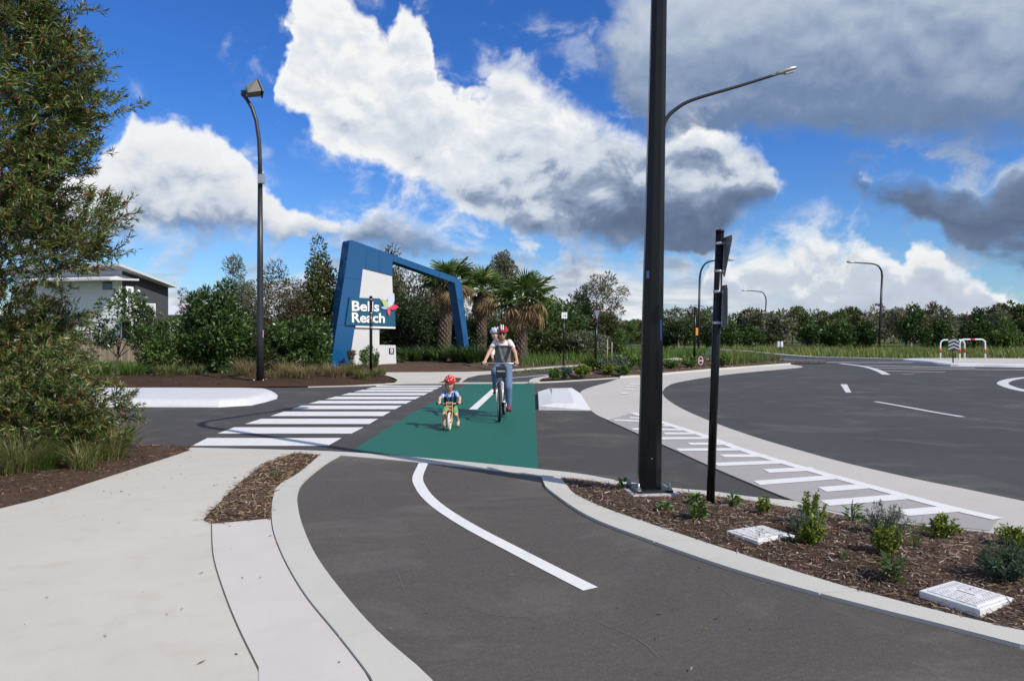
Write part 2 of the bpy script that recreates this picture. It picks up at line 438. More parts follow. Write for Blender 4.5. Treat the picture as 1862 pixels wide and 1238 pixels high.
def concrete(name, col, stain=0.18, warm=(0.80, 0.66, 0.5)):
    m, t, b = new_mat(name)
    co = t.n('ShaderNodeTexCoord').outputs['Object']
    big = t.noise(co, 0.6, 6, 0.62, 0.4); mid = t.noise(co, 4, 5, 0.6); fine = t.noise(co, 160, 2, 0.6)
    sw = t.noise(t.v('MULTIPLY', co, (2.0, 60.0, 1.0)), 3.0, 3, 0.6)     # broom finish
    c = t.mix(t.ramp(big, [(0.32, 0), (0.7, 1)]), tuple(k * 0.93 for k in col), tuple(min(1, k * 1.05) for k in col))
    c = t.mix(t.ramp(mid, [(0.52, 0.0), (0.75, stain)]), c, tuple(k * w for k, w in zip(col, warm)))
    c = t.mix(t.ramp(fine, [(0.3, 0.25), (0.55, 0.0)]), c, tuple(k * 0.7 for k in col))
    c = t.mix(t.ramp(t.voro(co, 9.0), [(0.015, 0.6), (0.03, 0.0)]), c, tuple(k * 0.45 for k in col))
    c = t.mix(t.m('MULTIPLY', sw, 0.10), c, tuple(k * 0.8 for k in col))
    t.put(b.inputs['Base Color'], c); b.inputs['Roughness'].default_value = 0.85; b.inputs['Specular IOR Level'].default_value = 0.3
    bp = t.n('ShaderNodeBump'); bp.inputs['Strength'].default_value = 0.25; bp.inputs['Distance'].default_value = 0.003
    t.put(bp.inputs['Height'], t.m('ADD', fine, sw)); t.link(bp.outputs[0], b.inputs['Normal'])
    return m
def road_paint(name, col, wear=0.35):
    m, t, b = new_mat(name)
    co = t.n('ShaderNodeTexCoord').outputs['Object']
    w1 = t.noise(co, 3.0, 6, 0.7); w2 = t.noise(co, 60, 3, 0.7)
    f = t.ramp(t.m('MULTIPLY_ADD', w2, 0.35, t.m('MULTIPLY', w1, 0.75)), [(0.55, 0.0), (0.72, wear)])
    c = t.mix(t.ramp(w1, [(0.3, 0), (0.7, 1)]), tuple(k * 0.93 for k in col), col)
    c = t.mix(f, c, tuple(k * 0.55 for k in col))
    st = t.noise(t.v('MULTIPLY', co, (3.0, 0.5, 1.0)), 2.2, 5, 0.65, 0.4)
    c = t.mix(t.ramp(st, [(0.52, 0.0), (0.74, wear)]), c, tuple(k * 0.62 + 0.02 for k in col))
    nick = t.noise(co, 38, 5, 0.8, 0.3)
    c = t.mix(t.ramp(nick, [(0.63, 0.0), (0.70, wear * 1.6)]), c, (0.11, 0.105, 0.10))
    t.put(b.inputs['Base Color'], c); b.inputs['Roughness'].default_value = 0.65; b.inputs['Specular IOR Level'].default_value = 0.35
    bp = t.n('ShaderNodeBump'); bp.inputs['Strength'].default_value = 0.3; bp.inputs['Distance'].default_value = 0.003
    t.put(bp.inputs['Height'], w2); t.link(bp.outputs[0], b.inputs['Normal'])
    return m
def soil(name, c1, c2, c3, scale=18):
    m, t, b = new_mat(name)
    co = t.n('ShaderNodeTexCoord').outputs['Object']
    n1 = t.noise(co, scale, 6, 0.7, 0.5); n2 = t.noise(co, scale * 4, 3, 0.7); n3 = t.noise(co, 0.7, 4, 0.6)
    c = t.mix(t.ramp(n1, [(0.35, 0), (0.65, 1)]), c1, c2)
    c = t.mix(t.ramp(n2, [(0.55, 0), (0.72, 0.8)]), c, c3)
    c = t.mix(t.ramp(n3, [(0.4, 0), (0.7, 0.5)]), c, tuple(k * 0.75 for k in c1))
    t.put(b.inputs['Base Color'], c); b.inputs['Roughness'].default_value = 0.95; b.inputs['Specular IOR Level'].default_value = 0.1
    bp = t.n('ShaderNodeBump'); bp.inputs['Strength'].default_value = 0.9; bp.inputs['Distance'].default_value = 0.03
    t.put(bp.inputs['Height'], t.m('ADD', n1, t.m('MULTIPLY', n2, 0.5))); t.link(bp.outputs[0], b.inputs['Normal'])
    return m
def attr_mat(name, rough=0.6, trans=0.0, spec=0.4, tint=(1, 1, 1)):
    """colour comes from the mesh attribute lc (one colour per leaf, blade or chip)"""
    m, t, b = new_mat(name)
    at = t.n('ShaderNodeAttribute'); at.attribute_name = 'lc'
    c = t.mix(1.0, at.outputs['Color'], tint, 'MULTIPLY')
    t.put(b.inputs['Base Color'], c); b.inputs['Roughness'].default_value = rough; b.inputs['Specular IOR Level'].default_value = spec
    if trans > 0:
        tr = t.n('ShaderNodeBsdfTranslucent'); t.put(tr.inputs['Color'], t.mix(1.0, c, (1.15, 1.25, 0.55), 'MULTIPLY'))
        mx = t.n('ShaderNodeMixShader'); mx.inputs[0].default_value = trans
        t.link(b.outputs[0], mx.inputs[1]); t.link(tr.outputs[0], mx.inputs[2])
        t.link(mx.outputs[0], m.node_tree.nodes['Material Output'].inputs['Surface'])
    return m

M = {}
M['asphalt_path'] = asphalt('asphalt_path', (0.089, 0.079, 0.069), patch=0.26)
M['asphalt_road'] = asphalt('asphalt_road', (0.064, 0.060, 0.057), patch=0.17)
M['asphalt_round'] = asphalt('asphalt_round', (0.058, 0.060, 0.058), patch=0.24)
M['concrete'] = concrete('concrete', (0.535, 0.502, 0.435), stain=0.28)
M['concrete_new'] = concrete('concrete_new', (0.56, 0.522, 0.485), stain=0.14)
M['concrete_kerb'] = concrete('concrete_kerb', (0.52, 0.505, 0.45), stain=0.2)
M['concrete_apron'] = concrete('concrete_apron', (0.50, 0.47, 0.425), stain=0.16)
M['concrete_band'] = concrete('concrete_band', (0.36, 0.34, 0.325), stain=0.12)
M['paint'] = road_paint('paint', (0.74, 0.735, 0.71), 0.3)
M['paint_far'] = road_paint('paint_far', (0.62, 0.62, 0.61), 0.5)
M['green'] = road_paint('green', (0.008, 0.122, 0.086), 0.3)
M['white_kerb'] = road_paint('white_kerb', (0.62, 0.625, 0.63), 0.3)
M['mulch'] = soil('mulch', (0.07, 0.044, 0.031), (0.13, 0.085, 0.06), (0.25, 0.19, 0.14), 30)
M['mulch_fine'] = soil('mulch_fine', (0.055, 0.032, 0.022), (0.085, 0.050, 0.033), (0.12, 0.08, 0.055), 26)
M['grass_ground'] = soil('grass_ground', (0.06, 0.085, 0.025), (0.10, 0.115, 0.04), (0.16, 0.14, 0.06), 3)
M['black_metal'] = simple('black_metal', (0.012, 0.013, 0.015), 0.38, 0.0, 0.2, 3.0)
M['dark_metal'] = simple('dark_metal', (0.02, 0.022, 0.026), 0.42, 0.0, 0.2, 3.0)
M['steel'] = simple('steel', (0.48, 0.49, 0.50), 0.42, 0.9, 0.12, 20)
M['alu'] = simple('alu', (0.42, 0.43, 0.44), 0.5, 0.6, 0.12, 12)

# ================================================================== ground, roads, paths
M['asphalt_scratch'] = simple('asphalt_scratch', (0.15, 0.14, 0.13), 0.9)
def height_noise(x, y, s, a, seed=0.0):
    return a * mnoise.noise(Vector((x * s + seed, y * s - seed, seed * 0.37)))

big = [(-900, -60), (900, -60), (900, 2500), (-900, 2500)]
g = sheet('ground', big, -0.035, M['grass_ground']); tag(g, kind='structure')

# side road that the crossings run over
near = GP([(275, 809.5), (344, 815), (600, 822), (800, 837), (982, 855), (1060, 864), (1126, 876), (1220, 889), (1300, 896), (1361, 905), (1448, 914)])
far = GP([(140, 707.5), (400, 706), (640, 702.6), (715, 699), (796, 698), (972, 697), (1127, 688)])
near_edge = spline([(-60, 14.5), (-25, 12.3), (-12, 11.1)] + near, 4)
far_edge = spline([(-60, 19.6), (-25, 20.0)] + far, 4)
o = sheet('side_road', near_edge + [(4.2, 9), (6.0, 15), (6.4, 22)] + far_edge[::-1], 0.0, M['asphalt_road']); tag(o, kind='structure')

# roundabout carriageway with its far exit
rb_in = GP([(1438, 663), (1457, 666), (1454, 668.5), (1405, 673), (1341, 679), (1293, 685), (1244, 693), (1220, 699), (1206, 709.5), (1208, 722), (1235, 741), (1290, 766), (1374, 796), (1458, 821), (1542, 844), (1668, 873), (1752, 890), (1862, 913)])
rb_in = spline(rb_in, 4)
rb_far = GP([(1300, 637), (1320, 638.6), (1370, 642), (1405, 646), (1438, 649), (1480, 652), (1509, 653), (1634, 656), (1700, 657)])
poly = [(12.5, 53), (15.5, 44)] + rb_in + [(7.6, 5.6), (12, 3.5), (40, 0), (60, 4), (60, 42), (32, 41)] + rb_far[::-1] + [(15, 80), (11, 110), (4, 150), (-6, 200), (-14, 200), (-2, 150), (5, 110), (9, 78)]
o = sheet('roundabout_road', poly, 0.004, M['asphalt_round']); tag(o, kind='structure')

# concrete apron between the side road and the roundabout
ap_left = GP([(1127, 688), (1101, 697), (1077, 703.5), (1056, 713), (1058, 730), (1080, 751.5), (1105, 764), (1164, 791), (1227, 819), (1290, 848), (1374, 884), (1450, 914), (1500, 931), (1574, 946), (1660, 956), (1742, 964), (1862, 979)])
ap_left = spline(ap_left, 4)
ap_top = spline(GP([(1127, 688), (1165, 685.5), (1204, 682), (1260, 677), (1306, 673), (1373, 668), (1438, 663)]), 4)
ap_poly = ap_left + [(5.2, 4.6), (7.6, 5.4)] + rb_in[::-1] + ap_top[::-1][1:]
apron = sheet('concrete_apron', ap_poly, 0.012, M['concrete_apron'], thick=0.05); tag(apron, kind='structure')
# darker coloured band on it, under the painted bars
line_px = [(1150, 752), (1205, 770), (1276, 793), (1350, 820), (1440, 848), (1530, 873), (1620, 898), (1720, 925), (1815, 947)]
line_g = spline(GP(line_px), 5)
band_left = [p for p in spline(GP([(1105, 765), (1164, 791.7), (1227, 819.7), (1290, 848.7), (1374, 884.7), (1450, 914.5), (1510, 931), (1580, 944), (1680, 955), (1800, 968)]), 5)]
n_ = min(len(line_g), len(band_left))
def resample(pts, n):
    P = [Vector(p) for p in pts]; L = [0]
    for a, b in zip(P, P[1:]): L.append(L[-1] + (b - a).length)
    out = []
    for k in range(n):
        d = L[-1] * k / (n - 1); i = 0
        while i < len(L) - 2 and L[i + 1] < d: i += 1
        f = (d - L[i]) / max(1e-9, L[i + 1] - L[i]); out.append(tuple(P[i].lerp(P[i + 1], f)))
    return out
o = strip('coloured_band', resample(line_g, 40), resample(band_left, 40), 0.016, M['concrete_band'], apron)
o = ribbon('painted_line', resample(line_g, 40), 0.15, 0.021, M['paint'], apron)
# painted bars: long ones reach the band's edge, short ones half way
LG = [Vector(p) for p in resample(line_g, 400)]
def seg_hit(py):
    """ground point of the line at image height py"""
    Y = F * EYE / (py - HY)
    return min(LG, key=lambda q: abs(q.y - Y))
BL = [Vector(p) for p in resample(band_left, 400)]
bars_long = [(770, 110, 118), (783, 1, 1), (797, 0, 0), (820, 0, 0), (847, 0, 0), (877, 0, 0), (914, 0, 0)]
def bar(px0, py0, px1, py1, w, nm='painted_bar'):
    a, b = Vector(G(px0, py0)), Vector(G(px1, py1)); d = (b - a).normalized(); nrm = Vector((0, 1)) * w / 2
    return sheet(nm, [tuple(a - nrm), tuple(b - nrm), tuple(b + nrm), tuple(a + nrm)], 0.0205, M['paint'], apron)
for (x0, y0, x1, y1) in [(1117, 765.5, 1190, 768), (1150, 782, 1238, 783), (1202, 799, 1282, 798.5), (1232, 820, 1352, 819), (1302, 847, 1432, 842), (1376, 881, 1520, 870), (1500, 918, 1655, 905)]:
    bar(x0, y0, x1, y1, 0.21)
for (x0, y0, x1, y1) in [(1145, 761, 1175, 762), (1205, 775.5, 1225, 775.5), (1208, 790, 1262, 790), (1253, 809, 1330, 809), (1313, 831, 1396, 831), (1393, 859, 1480, 855), (1495, 893, 1585, 886), (1640, 936, 1740, 928)]:
    bar(x0, y0, x1, y1, 0.21)
for (x0, x1, y) in [(1128, 1142, 716), (1135, 1153, 708), (1138, 1158, 703.5), (1144, 1166, 699.5)]:
    bar(x0, y, x1, y, 0.36)

# kerb strip of the apron around the far planted island
o = strip('kerb', resample(ap_top, 30), resample([tuple(Vector(p) + Vector((0.12, 0.42))) for p in ap_top], 30), 0.07, M['concrete_kerb'], thick=0.12); tag(o, kind='structure')

# ---- crossing paint and green bike crossing on the side road
o = sheet('bike_crossing', GP([(978, 853), (972, 697.5), (852, 698.2), (822, 712), (745, 754), (640, 819.5), (700, 826), (800, 836), (900, 846)]), 0.005, M['green']); tag(o, kind='structure')
st = [(796.5, 810.7, 350, 617, 370, 632), ]
zx = lambda py, a, b: 0
def left_x(py): return np.interp(py, [702, 707, 712, 717, 724, 731, 740, 752, 766, 782, 797, 811], [686, 668, 645, 626, 600, 571, 541, 506, 461, 410, 376, 349])
def right_x(py): return np.interp(py, [702, 707, 712, 717, 724, 731, 740, 752, 766, 782, 797, 811], [804, 794, 784, 774, 759, 744, 726, 704, 680, 653, 620, 596])
zroot = thing('zebra_crossing', 'white striped zebra crossing painted across the side road', 'road marking')
for (a, b) in [(796.5, 810.7), (777, 788.5), (761.5, 771), (748.5, 756.6), (737.5, 744), (728.6, 734), (721.2, 726), (714.6, 718.6), (709, 712.6), (704.6, 707.6), (701, 703.2)]:
    sheet('stripe', GP([(left_x(b), b), (right_x(b), b), (right_x(a), a), (left_x(a), a)]), 0.0045, M['paint'], zroot)
zroot['kind'] = 'structure'; del zroot['category']
o = sheet('painted_dash', GP([(852.5, 745), (867.5, 745), (906, 708.2), (894, 708.2)]), 0.010, M['paint']); tag(o, kind='structure')

# ---- near paths
def cl(pts, per=5): return spline(GP(pts), per)
kerb_l = cl([(584, 829), (543, 864), (507, 886), (496, 912), (494, 946), (500, 980), (522, 1032), (558, 1092), (614, 1161), (672, 1236)]) + [(-0.35, 2.6), (0.35, 1.2), (1.2, 0.0), (2.3, -1.2)]
kerb_r = cl([(619, 830), (593, 845), (554, 877), (541, 903), (543.5, 937), (554, 972), (576, 1019), (623, 1084), (687, 1157), (778, 1237)]) + [(-0.05, 2.62), (0.63, 1.32), (1.42, 0.2), (2.5, -0.95)]
k2_lo = cl([(985, 868), (989, 882), (1000, 896), (1069, 943), (1185, 989), (1324, 1038), (1463, 1079), (1602, 1116), (1694, 1139), (1862, 1183)]) + [(3.15, 3.35), (4.4, 2.3), (6, 1.0)]
k2_hi = cl([(1018, 871), (1030, 886), (1046, 903), (1093, 926), (1185, 959), (1278, 991), (1370, 1021), (1463, 1051), (1555, 1079), (1694, 1116), (1862, 1157)]) + [(3.3, 3.62), (4.6, 2.55), (6.2, 1.25)]
band_far = cl([(275, 809.5), (344, 815), (600, 822), (800, 837), (982, 855), (1060, 864), (1126, 876), (1220, 889), (1300, 896), (1361, 905), (1450, 914), (1500, 927)])
band_near = cl([(300, 826), (420, 826), (584, 829), (619, 829.5), (800, 846), (985, 867), (1018, 871), (1078, 877), (1120, 884), (1253, 900), (1346, 911), (1409, 922), (1499, 937)])
o = strip('flush_kerb', resample(band_far, 60), resample(band_near, 60), 0.016, M['concrete_kerb'], thick=0.05); tag(o, kind='structure')
o = sheet('bike_path', kerb_r + [(6.0, 0.9)] + k2_lo[::-1][1:] + GP([(900, 857), (800, 845.5), (700, 836)]), 0.006, M['asphalt_path']); tag(o, kind='structure')
def kerb_run(name, A, B, z, seg):
    """kerb poured in lengths, with a fine open joint between them"""
    root = bpy.data.objects.new(name, None); COL.objects.link(root); root['kind'] = 'structure'
    A = resample(A, seg * 12 + 1); B = resample(B, seg * 12 + 1)
    for k in range(seg):
        a, b = A[k * 12:k * 12 + 13], B[k * 12:k * 12 + 13]
        e = 0.012
        def trim(L):
            L = [Vector(p) for p in L]; L[0] = L[0] + (L[1] - L[0]).normalized() * e / 2; L[-1] = L[-1] + (L[-2] - L[-1]).normalized() * e / 2
            return [tuple(p) for p in L]
        strip('kerb_length', trim(a), trim(b), z, M['concrete_kerb'], root, thick=0.12)
    return root
kerb_run('path_kerb', kerb_l, kerb_r, 0.03, 6)
kerb_run('bed_kerb', k2_hi, k2_lo, 0.03, 7)
# footpath slabs
joint = cl([(384.5, 955.5), (387, 1010.5), (402, 1066), (430, 1139), (477, 1236)]) + [(-1.05, 2.6), (-0.5, 1.2), (0.1, 0), (0.9, -1.2)]
strip_tri = GP([(369.5, 948), (387, 955.5), (430, 951), (494, 945.5), (496, 912), (507, 886), (543, 864), (582, 829), (528, 828), (481, 845), (430, 886), (387, 929)])
bed_edge = cl([(344, 821), (258, 849), (172, 877), (86, 905), (0, 927)]) + [(-5.6, 6.0), (-8, 5.2), (-14, 4.2)]
fp = bed_edge[::-1] + GP([(344, 816), (600, 823), (584, 829)]) + GP([(543, 864), (507, 886), (496, 912), (494, 946)]) + joint
fp = [(-14, -1.3)] + fp + [(0.9, -1.3)]
o = sheet('footpath', fp, 0.014, M['concrete']); tag(o, kind='structure')
kl_part = kerb_l[4 * 5:]
def gap(L, d):
    out = []
    for i, p in enumerate(L):
        t_ = (Vector(L[min(i + 1, len(L) - 1)]) - Vector(L[max(i - 1, 0)])).normalized(); out.append(tuple(Vector(p) + Vector((-t_.y, t_.x)) * d))
    return out
o = strip('path_infill_slab', resample(gap(joint, 0.004), 40), resample(gap(kl_part, -0.005), 40), 0.018, M['concrete_new'], thick=0.02); tag(o, kind='structure')
M['joint'] = simple('joint', (0.10, 0.085, 0.07), 0.9)
o = ribbon('expansion_joint', resample(joint, 60), 0.009, 0.0152, M['joint']); tag(o, kind='structure')
# bike path centre line
o = ribbon('centre_line', resample(cl([(770, 843), (759.5, 869), (765, 887), (778, 905), (805, 928), (858, 961), (930, 999), (1005, 1038), (1074, 1073)]), 50), 0.115, 0.0105, M['paint']); tag(o, kind='structure')

# ---- far paths
fb_hi = cl([(837, 697), (851, 688), (871, 683), (896, 681), (941, 679.5), (1020, 671.5), (1069, 666.5), (1165, 660.5), (1230, 655), (1300, 650)])
fb_lo = cl([(970, 697), (977, 690.5), (1008, 685), (1069, 674), (1133, 667), (1204, 660), (1260, 656), (1310, 652)])
o = sheet('far_bike_path', fb_hi + fb_lo[::-1], 0.004, M['asphalt_road']); tag(o, kind='structure')
o = ribbon('far_kerb', resample(fb_lo, 40), 0.3, 0.05, M['concrete_kerb'], thick=0.1); tag(o, kind='structure')
o = strip('far_flush_kerb', resample(cl([(560, 704.4), (640, 702.4), (715, 698.6), (796, 697.6), (972, 696.6), (1127, 687.6)]), 30), resample(cl([(560, 703.6), (640, 701.4), (715, 697), (796, 696), (972, 695), (1127, 686.4)]), 30), 0.018, M['concrete_kerb'], thick=0.04); tag(o, kind='structure')
o = ribbon('far_centre_line', resample(cl([(905, 689.5), (960, 685), (1012, 680)]), 12), 0.12, 0.009, M['paint']); tag(o, kind='structure')
ffp = cl([(715, 698), (722, 691), (705, 684), (686, 680.5)]) + GP([(600, 680.5), (340, 682.5)]) + [(-20, 25.5), (-45, 24.8), (-45, 26.2), (-20, 27.2)] + GP([(340, 679.8), (600, 677.8), (686, 677.4), (783, 677), (846, 676.5), (900, 674.8), (940, 671.2), (1020, 665.4), (1077, 662.8), (1165, 658.6), (1230, 653.5), (1232, 655), (1165, 660.0), (1077, 665.0), (1020, 668.5), (940, 675.2), (905, 680), (871, 682.6), (851, 687.6), (837, 696.7)]) + GP([(797, 697.6)])
o = sheet('far_footpath', ffp, 0.014, M['concrete']); tag(o, kind='structure')
# far pavement glimpsed right of the lamp post, and kerb of the far verge
o = sheet('far_pavement', GP([(1180, 651.5), (1204, 655), (1262, 657.5), (1262, 656), (1228, 651), (1204, 649), (1180, 648)]), 0.03, M['concrete']); tag(o, kind='structure')
vk = [(0, 0)]
rbf = spline(rb_far, 4)
o = ribbon('verge_kerb', resample([tuple(Vector(p) + Vector((0.1, 0.3))) for p in rbf], 40), 0.5, 0.12, M['concrete_kerb'], thick=0.2); tag(o, kind='structure')
o = sheet('far_lawn', GP([(1085, 626), (1165, 626.5), (1300, 628), (1325, 632), (1300, 643), (1204, 646), (1130, 640)]), -0.01, soil('lawn', (0.085, 0.13, 0.03), (0.12, 0.16, 0.045), (0.17, 0.18, 0.07), 4)); tag(o, kind='structure')

# ---- roundabout paint
rp = thing('roundabout_markings', 'worn white lane lines painted on the roundabout', 'road marking'); rp['kind'] = 'structure'; del rp['category']
def lane(pts, w, nm='lane_line', z=0.009, per=5):
    q = GP(pts); q = spline(q, per) if len(q) > 2 else q
    ribbon(nm, q, w, z, M['paint_far'], rp)
sheet('lane_dash', GP([(1528, 699), (1540, 699), (1548, 714), (1538, 714)]), 0.009, M['paint_far'], rp)
lane([(1592, 730.5), (1640, 739), (1700, 750), (1751, 758.5)], 0.13)
lane([(1528, 661), (1571, 666.5), (1597, 674), (1612, 681.5)], 0.28)
lane([(1574, 665), (1690, 667.5), (1773, 669)], 0.30, z=0.010)
lane([(1592, 669.4), (1730, 671.5), (1862, 672.8), (1960, 673.5)], 0.26, z=0.011)
lane([(1608, 674.6), (1660, 675.8), (1720, 677)], 0.2, z=0.012)
lane([(1504, 659), (1590, 659.2), (1660, 659.2)], 0.35)
lane([(1900, 684), (1862, 687), (1836, 690.8), (1823, 697), (1836, 704), (1862, 710.5), (1910, 718)], 0.3)
lane([(1640, 680.2), (1662, 680.6)], 0.12)
lane([(1395, 651), (1440, 654.5), (1500, 655.6)], 0.2)

# ---- raised white islands
def island(name, label, rings, mat, cat='traffic island', group=None):
    """rings: list of (2-D loop, z) from the ground up, closed with a cap"""
    mb = MB(); n = len(rings[0][0])
    vs = [(x, y, z) for loop, z in rings for x, y in loop]; fs = []
    for k in range(len(rings) - 1):
        for i in range(n): fs.append((k * n + i, k * n + (i + 1) % n, (k + 1) * n + (i + 1) % n, (k + 1) * n + i))
    top = rings[-1][0]
    b = (len(rings) - 1) * n
    for t_ in tessellate_polygon([[Vector((*p, 0)) for p in top]]):
        a_, b_, c_ = (Vector((*top[k], 0)) for k in t_)
        fs.append([b + k for k in (t_ if (b_ - a_).cross(c_ - a_).z > 0 else t_[::-1])])
    mb.add(vs, fs, False)
    o = mb.build(name, mat); tag(o, label, cat, group); return o
def ccw(loop):
    n = len(loop); a = sum(loop[i][0] * loop[(i + 1) % n][1] - loop[(i + 1) % n][0] * loop[i][1] for i in range(n))
    return loop if a > 0 else loop[::-1]
def inset(loop, d):
    n = len(loop); out = []
    for i in range(n):
        p, a, b = Vector(loop[i]), Vector(loop[i - 1]), Vector(loop[(i + 1) % n])
        t_ = (b - a).normalized(); out.append(tuple(p + Vector((-t_.y, t_.x)) * d))
    return out
# long splitter island on the left
lp = ccw(resample(spline([(-40, 15.6), (-20, 15.75)] + GP([(180, 739.8), (300, 740), (430, 740), (470, 734), (498, 727), (507, 722), (500, 717), (478, 714.5), (400, 714), (200, 714)]) + [(-20, 18.6), (-40, 18.4)], 6), 90))
island('splitter_island', 'long white painted concrete island in the side road left of the zebra', [(lp, -0.01), (inset(lp, 0.03), 0.04), (inset(lp, 0.16), 0.13), (inset(lp, 0.26), 0.155), (inset(lp, 0.40), 0.16)], M['white_kerb'])
# low ramped island beside the green crossing
def low_island():
    base = [G(979.5, 745.5), G(1075, 746.5), G(1055, 716), G(1040, 707), G(999, 709), G(978, 718)]
    zz1 = [.085, .012, .02, .03, .05, .085]
    top = [G(x, y, .13) for x, y in [(1006, 733), (1044.5, 733), (1039, 716), (1032.5, 705.5), (1004, 706.7), (1003, 718)]]
    mb = MB(); mid = [tuple(Vector(p) * 0.985 + Vector(q) * 0.015) for p, q in zip(base, top)]
    vs = [(*p, -.01) for p in base] + [(*p, z) for p, z in zip(mid, zz1)] + [(*p, .13) for p in top]; fs = []
    for k in (0, 6):
        for i in range(6): fs.append((k + i, k + (i + 1) % 6, k + 6 + (i + 1) % 6, k + 6 + i))
    fs.append(tuple(range(12, 18))); mb.add(vs, fs)
    o = mb.build('ramped_island', M['white_kerb']); tag(o, 'low white ramped concrete kerb block beside the green bike crossing', 'traffic island')
low_island()
# far white island with the rails
fi = ccw(spline(GP([(1640, 656.5), (1688, 660.5), (1716, 665.5), (1790, 667), (1862, 668.3), (1960, 669), (1960, 656.5), (1862, 656), (1720, 655.4)]), 5, closed=True))
fi_o = island('rail_island', 'low white kerbed island carrying the two red and white rails', [(fi, -0.01), (inset(fi, 0.05), 0.10), (inset(fi, 0.25), 0.15), (inset(fi, 0.7), 0.155)], M['white_kerb'])
ins = inset(fi, 0.75)
sheet('island_infill', ins, 0.160, M['concrete_apron'], fi_o)

# faint scratches left by pedals and tyres on the near bike path
sm = thing('surface_scratches', 'thin pale scratches curving over the near bike path', None); sm['kind'] = 'structure'
for pts in ([(1125, 1018), (1160, 1030), (1220, 1036), (1275, 1040)], [(1290, 1060), (1318, 1075), (1330, 1086), (1333, 1080)], [(1375, 1065), (1405, 1060), (1425, 1057)], [(900, 985), (940, 1000), (960, 1012)], [(690, 1010), (720, 1040), (735, 1075)], [(830, 1100), (900, 1120), (960, 1124)], [(1080, 1130), (1160, 1165), (1200, 1200)]):
    ribbon('scratch', spline(GP(pts), 6), 0.0045, 0.0085, M['asphalt_scratch'], sm)

# ================================================================== vegetation helpers
RN = np.random.default_rng(11)
def unit(a): return a / np.maximum(np.linalg.norm(a, axis=-1, keepdims=True), 1e-9)
def np_mesh(name, V, FQ, cols=None, smooth=False):
    """V (n,3), FQ (m,4) quads, cols (n,3) colour per vertex"""
    me = bpy.data.meshes.new(name); n, m = len(V), len(FQ)
    me.vertices.add(n); me.vertices.foreach_set('co', np.asarray(V, np.float32).ravel())
    me.loops.add(m * 4); me.loops.foreach_set('vertex_index', np.asarray(FQ, np.int32).ravel())
    me.polygons.add(m); me.polygons.foreach_set('loop_start', np.arange(0, m * 4, 4, dtype=np.int32))
    try: me.polygons.foreach_set('loop_total', np.full(m, 4, np.int32))
    except Exception: pass
    if smooth: me.polygons.foreach_set('use_smooth', np.ones(m, bool))
    me.update(calc_edges=True)
    if cols is not None:
        at = me.attributes.new('lc', 'FLOAT_COLOR', 'POINT')
        at.data.foreach_set('color', np.concatenate([cols, np.ones((n, 1))], 1).astype(np.float32).ravel())
    return me
def leaf_geo(P, D, L, W, cols, fold=0.25, rect=False, droop=0.0):
    """one folded quad per leaf"""
    n = len(P); D = unit(D); L = np.broadcast_to(L, n)[:, None]; W = np.broadcast_to(W, n)[:, None]
    N = unit(np.cross(D, unit(RN.normal(size=(n, 3))))); S = np.cross(D, N)
    if rect:
        a = P - S * W / 2; b = P + S * W / 2; c = P + D * L + S * W / 2; d = P + D * L - S * W / 2
    else:
        a = P; c = P + D * L + np.array([0, 0, -1.0]) * droop * L
        mid = P + D * L * 0.45 + N * W * fold
        b = mid + S * W / 2; d = mid - S * W / 2
    V = np.stack([a, b, c, d], 1).reshape(-1, 3)
    FQ = np.arange(n * 4).reshape(-1, 4)
    return V, FQ, np.repeat(cols, 4, 0)
def join_geo(parts):
    Vs, Fs, Cs = [], [], []; b = 0
    for V, Fq, C in parts:
        Vs.append(V); Fs.append(Fq + b); Cs.append(C); b += len(V)
    return np.concatenate(Vs), np.concatenate(Fs), np.concatenate(Cs)
def pal(n, colours, weights=None, jit=0.18):
    c = np.array(colours)[RN.choice(len(colours), n, p=weights)]
    return np.clip(c * (1 + RN.normal(0, jit, (n, 1))) * (1 + RN.normal(0, 0.06, (n, 3))), 0.004, 0.9)
def ball(n): 
    d = unit(RN.normal(size=(n, 3))); return d * (RN.random((n, 1)) ** (1 / 3))
def blades(n, h, r, lean, w, cols, segs=3, hj=0.25):
    """tuft of n arching blades around the origin"""
    a = RN.random(n) * 2 * PI; rr = r * np.sqrt(RN.random(n))
    base = np.stack([np.cos(a) * rr, np.sin(a) * rr, np.zeros(n)], 1)
    a2 = a + RN.normal(0, 0.7, n); out = np.stack([np.cos(a2), np.sin(a2), np.zeros(n)], 1)
    H = h * (1 + RN.normal(0, hj, n)); Ln = lean * h * (0.3 + RN.random(n) * 1.1)
    side = np.stack([-np.sin(a2 + RN.normal(0, .5, n)), np.cos(a2), np.zeros(n)], 1)
    Vs = []
    for k in range(segs + 1):
        t = k / segs
        c = base + out * (Ln * t ** 1.9)[:, None] + np.array([0, 0, 1.0]) * (H * (t - 0.28 * lean * t * t))[:, None]
        ww = (w * (1 - t) ** 0.7 / 2 + w * 0.03)
        Vs += [c - side * ww, c + side * ww]
    V = np.stack(Vs, 1); m = 2 * (segs + 1); V = V.reshape(-1, 3)
    b = (np.arange(n) * m)[:, None]
    FQ = np.concatenate([b + np.array([2 * k, 2 * k + 1, 2 * k + 3, 2 * k + 2]) for k in range(segs)], 0)
    return V, FQ, np.repeat(cols, m, 0)

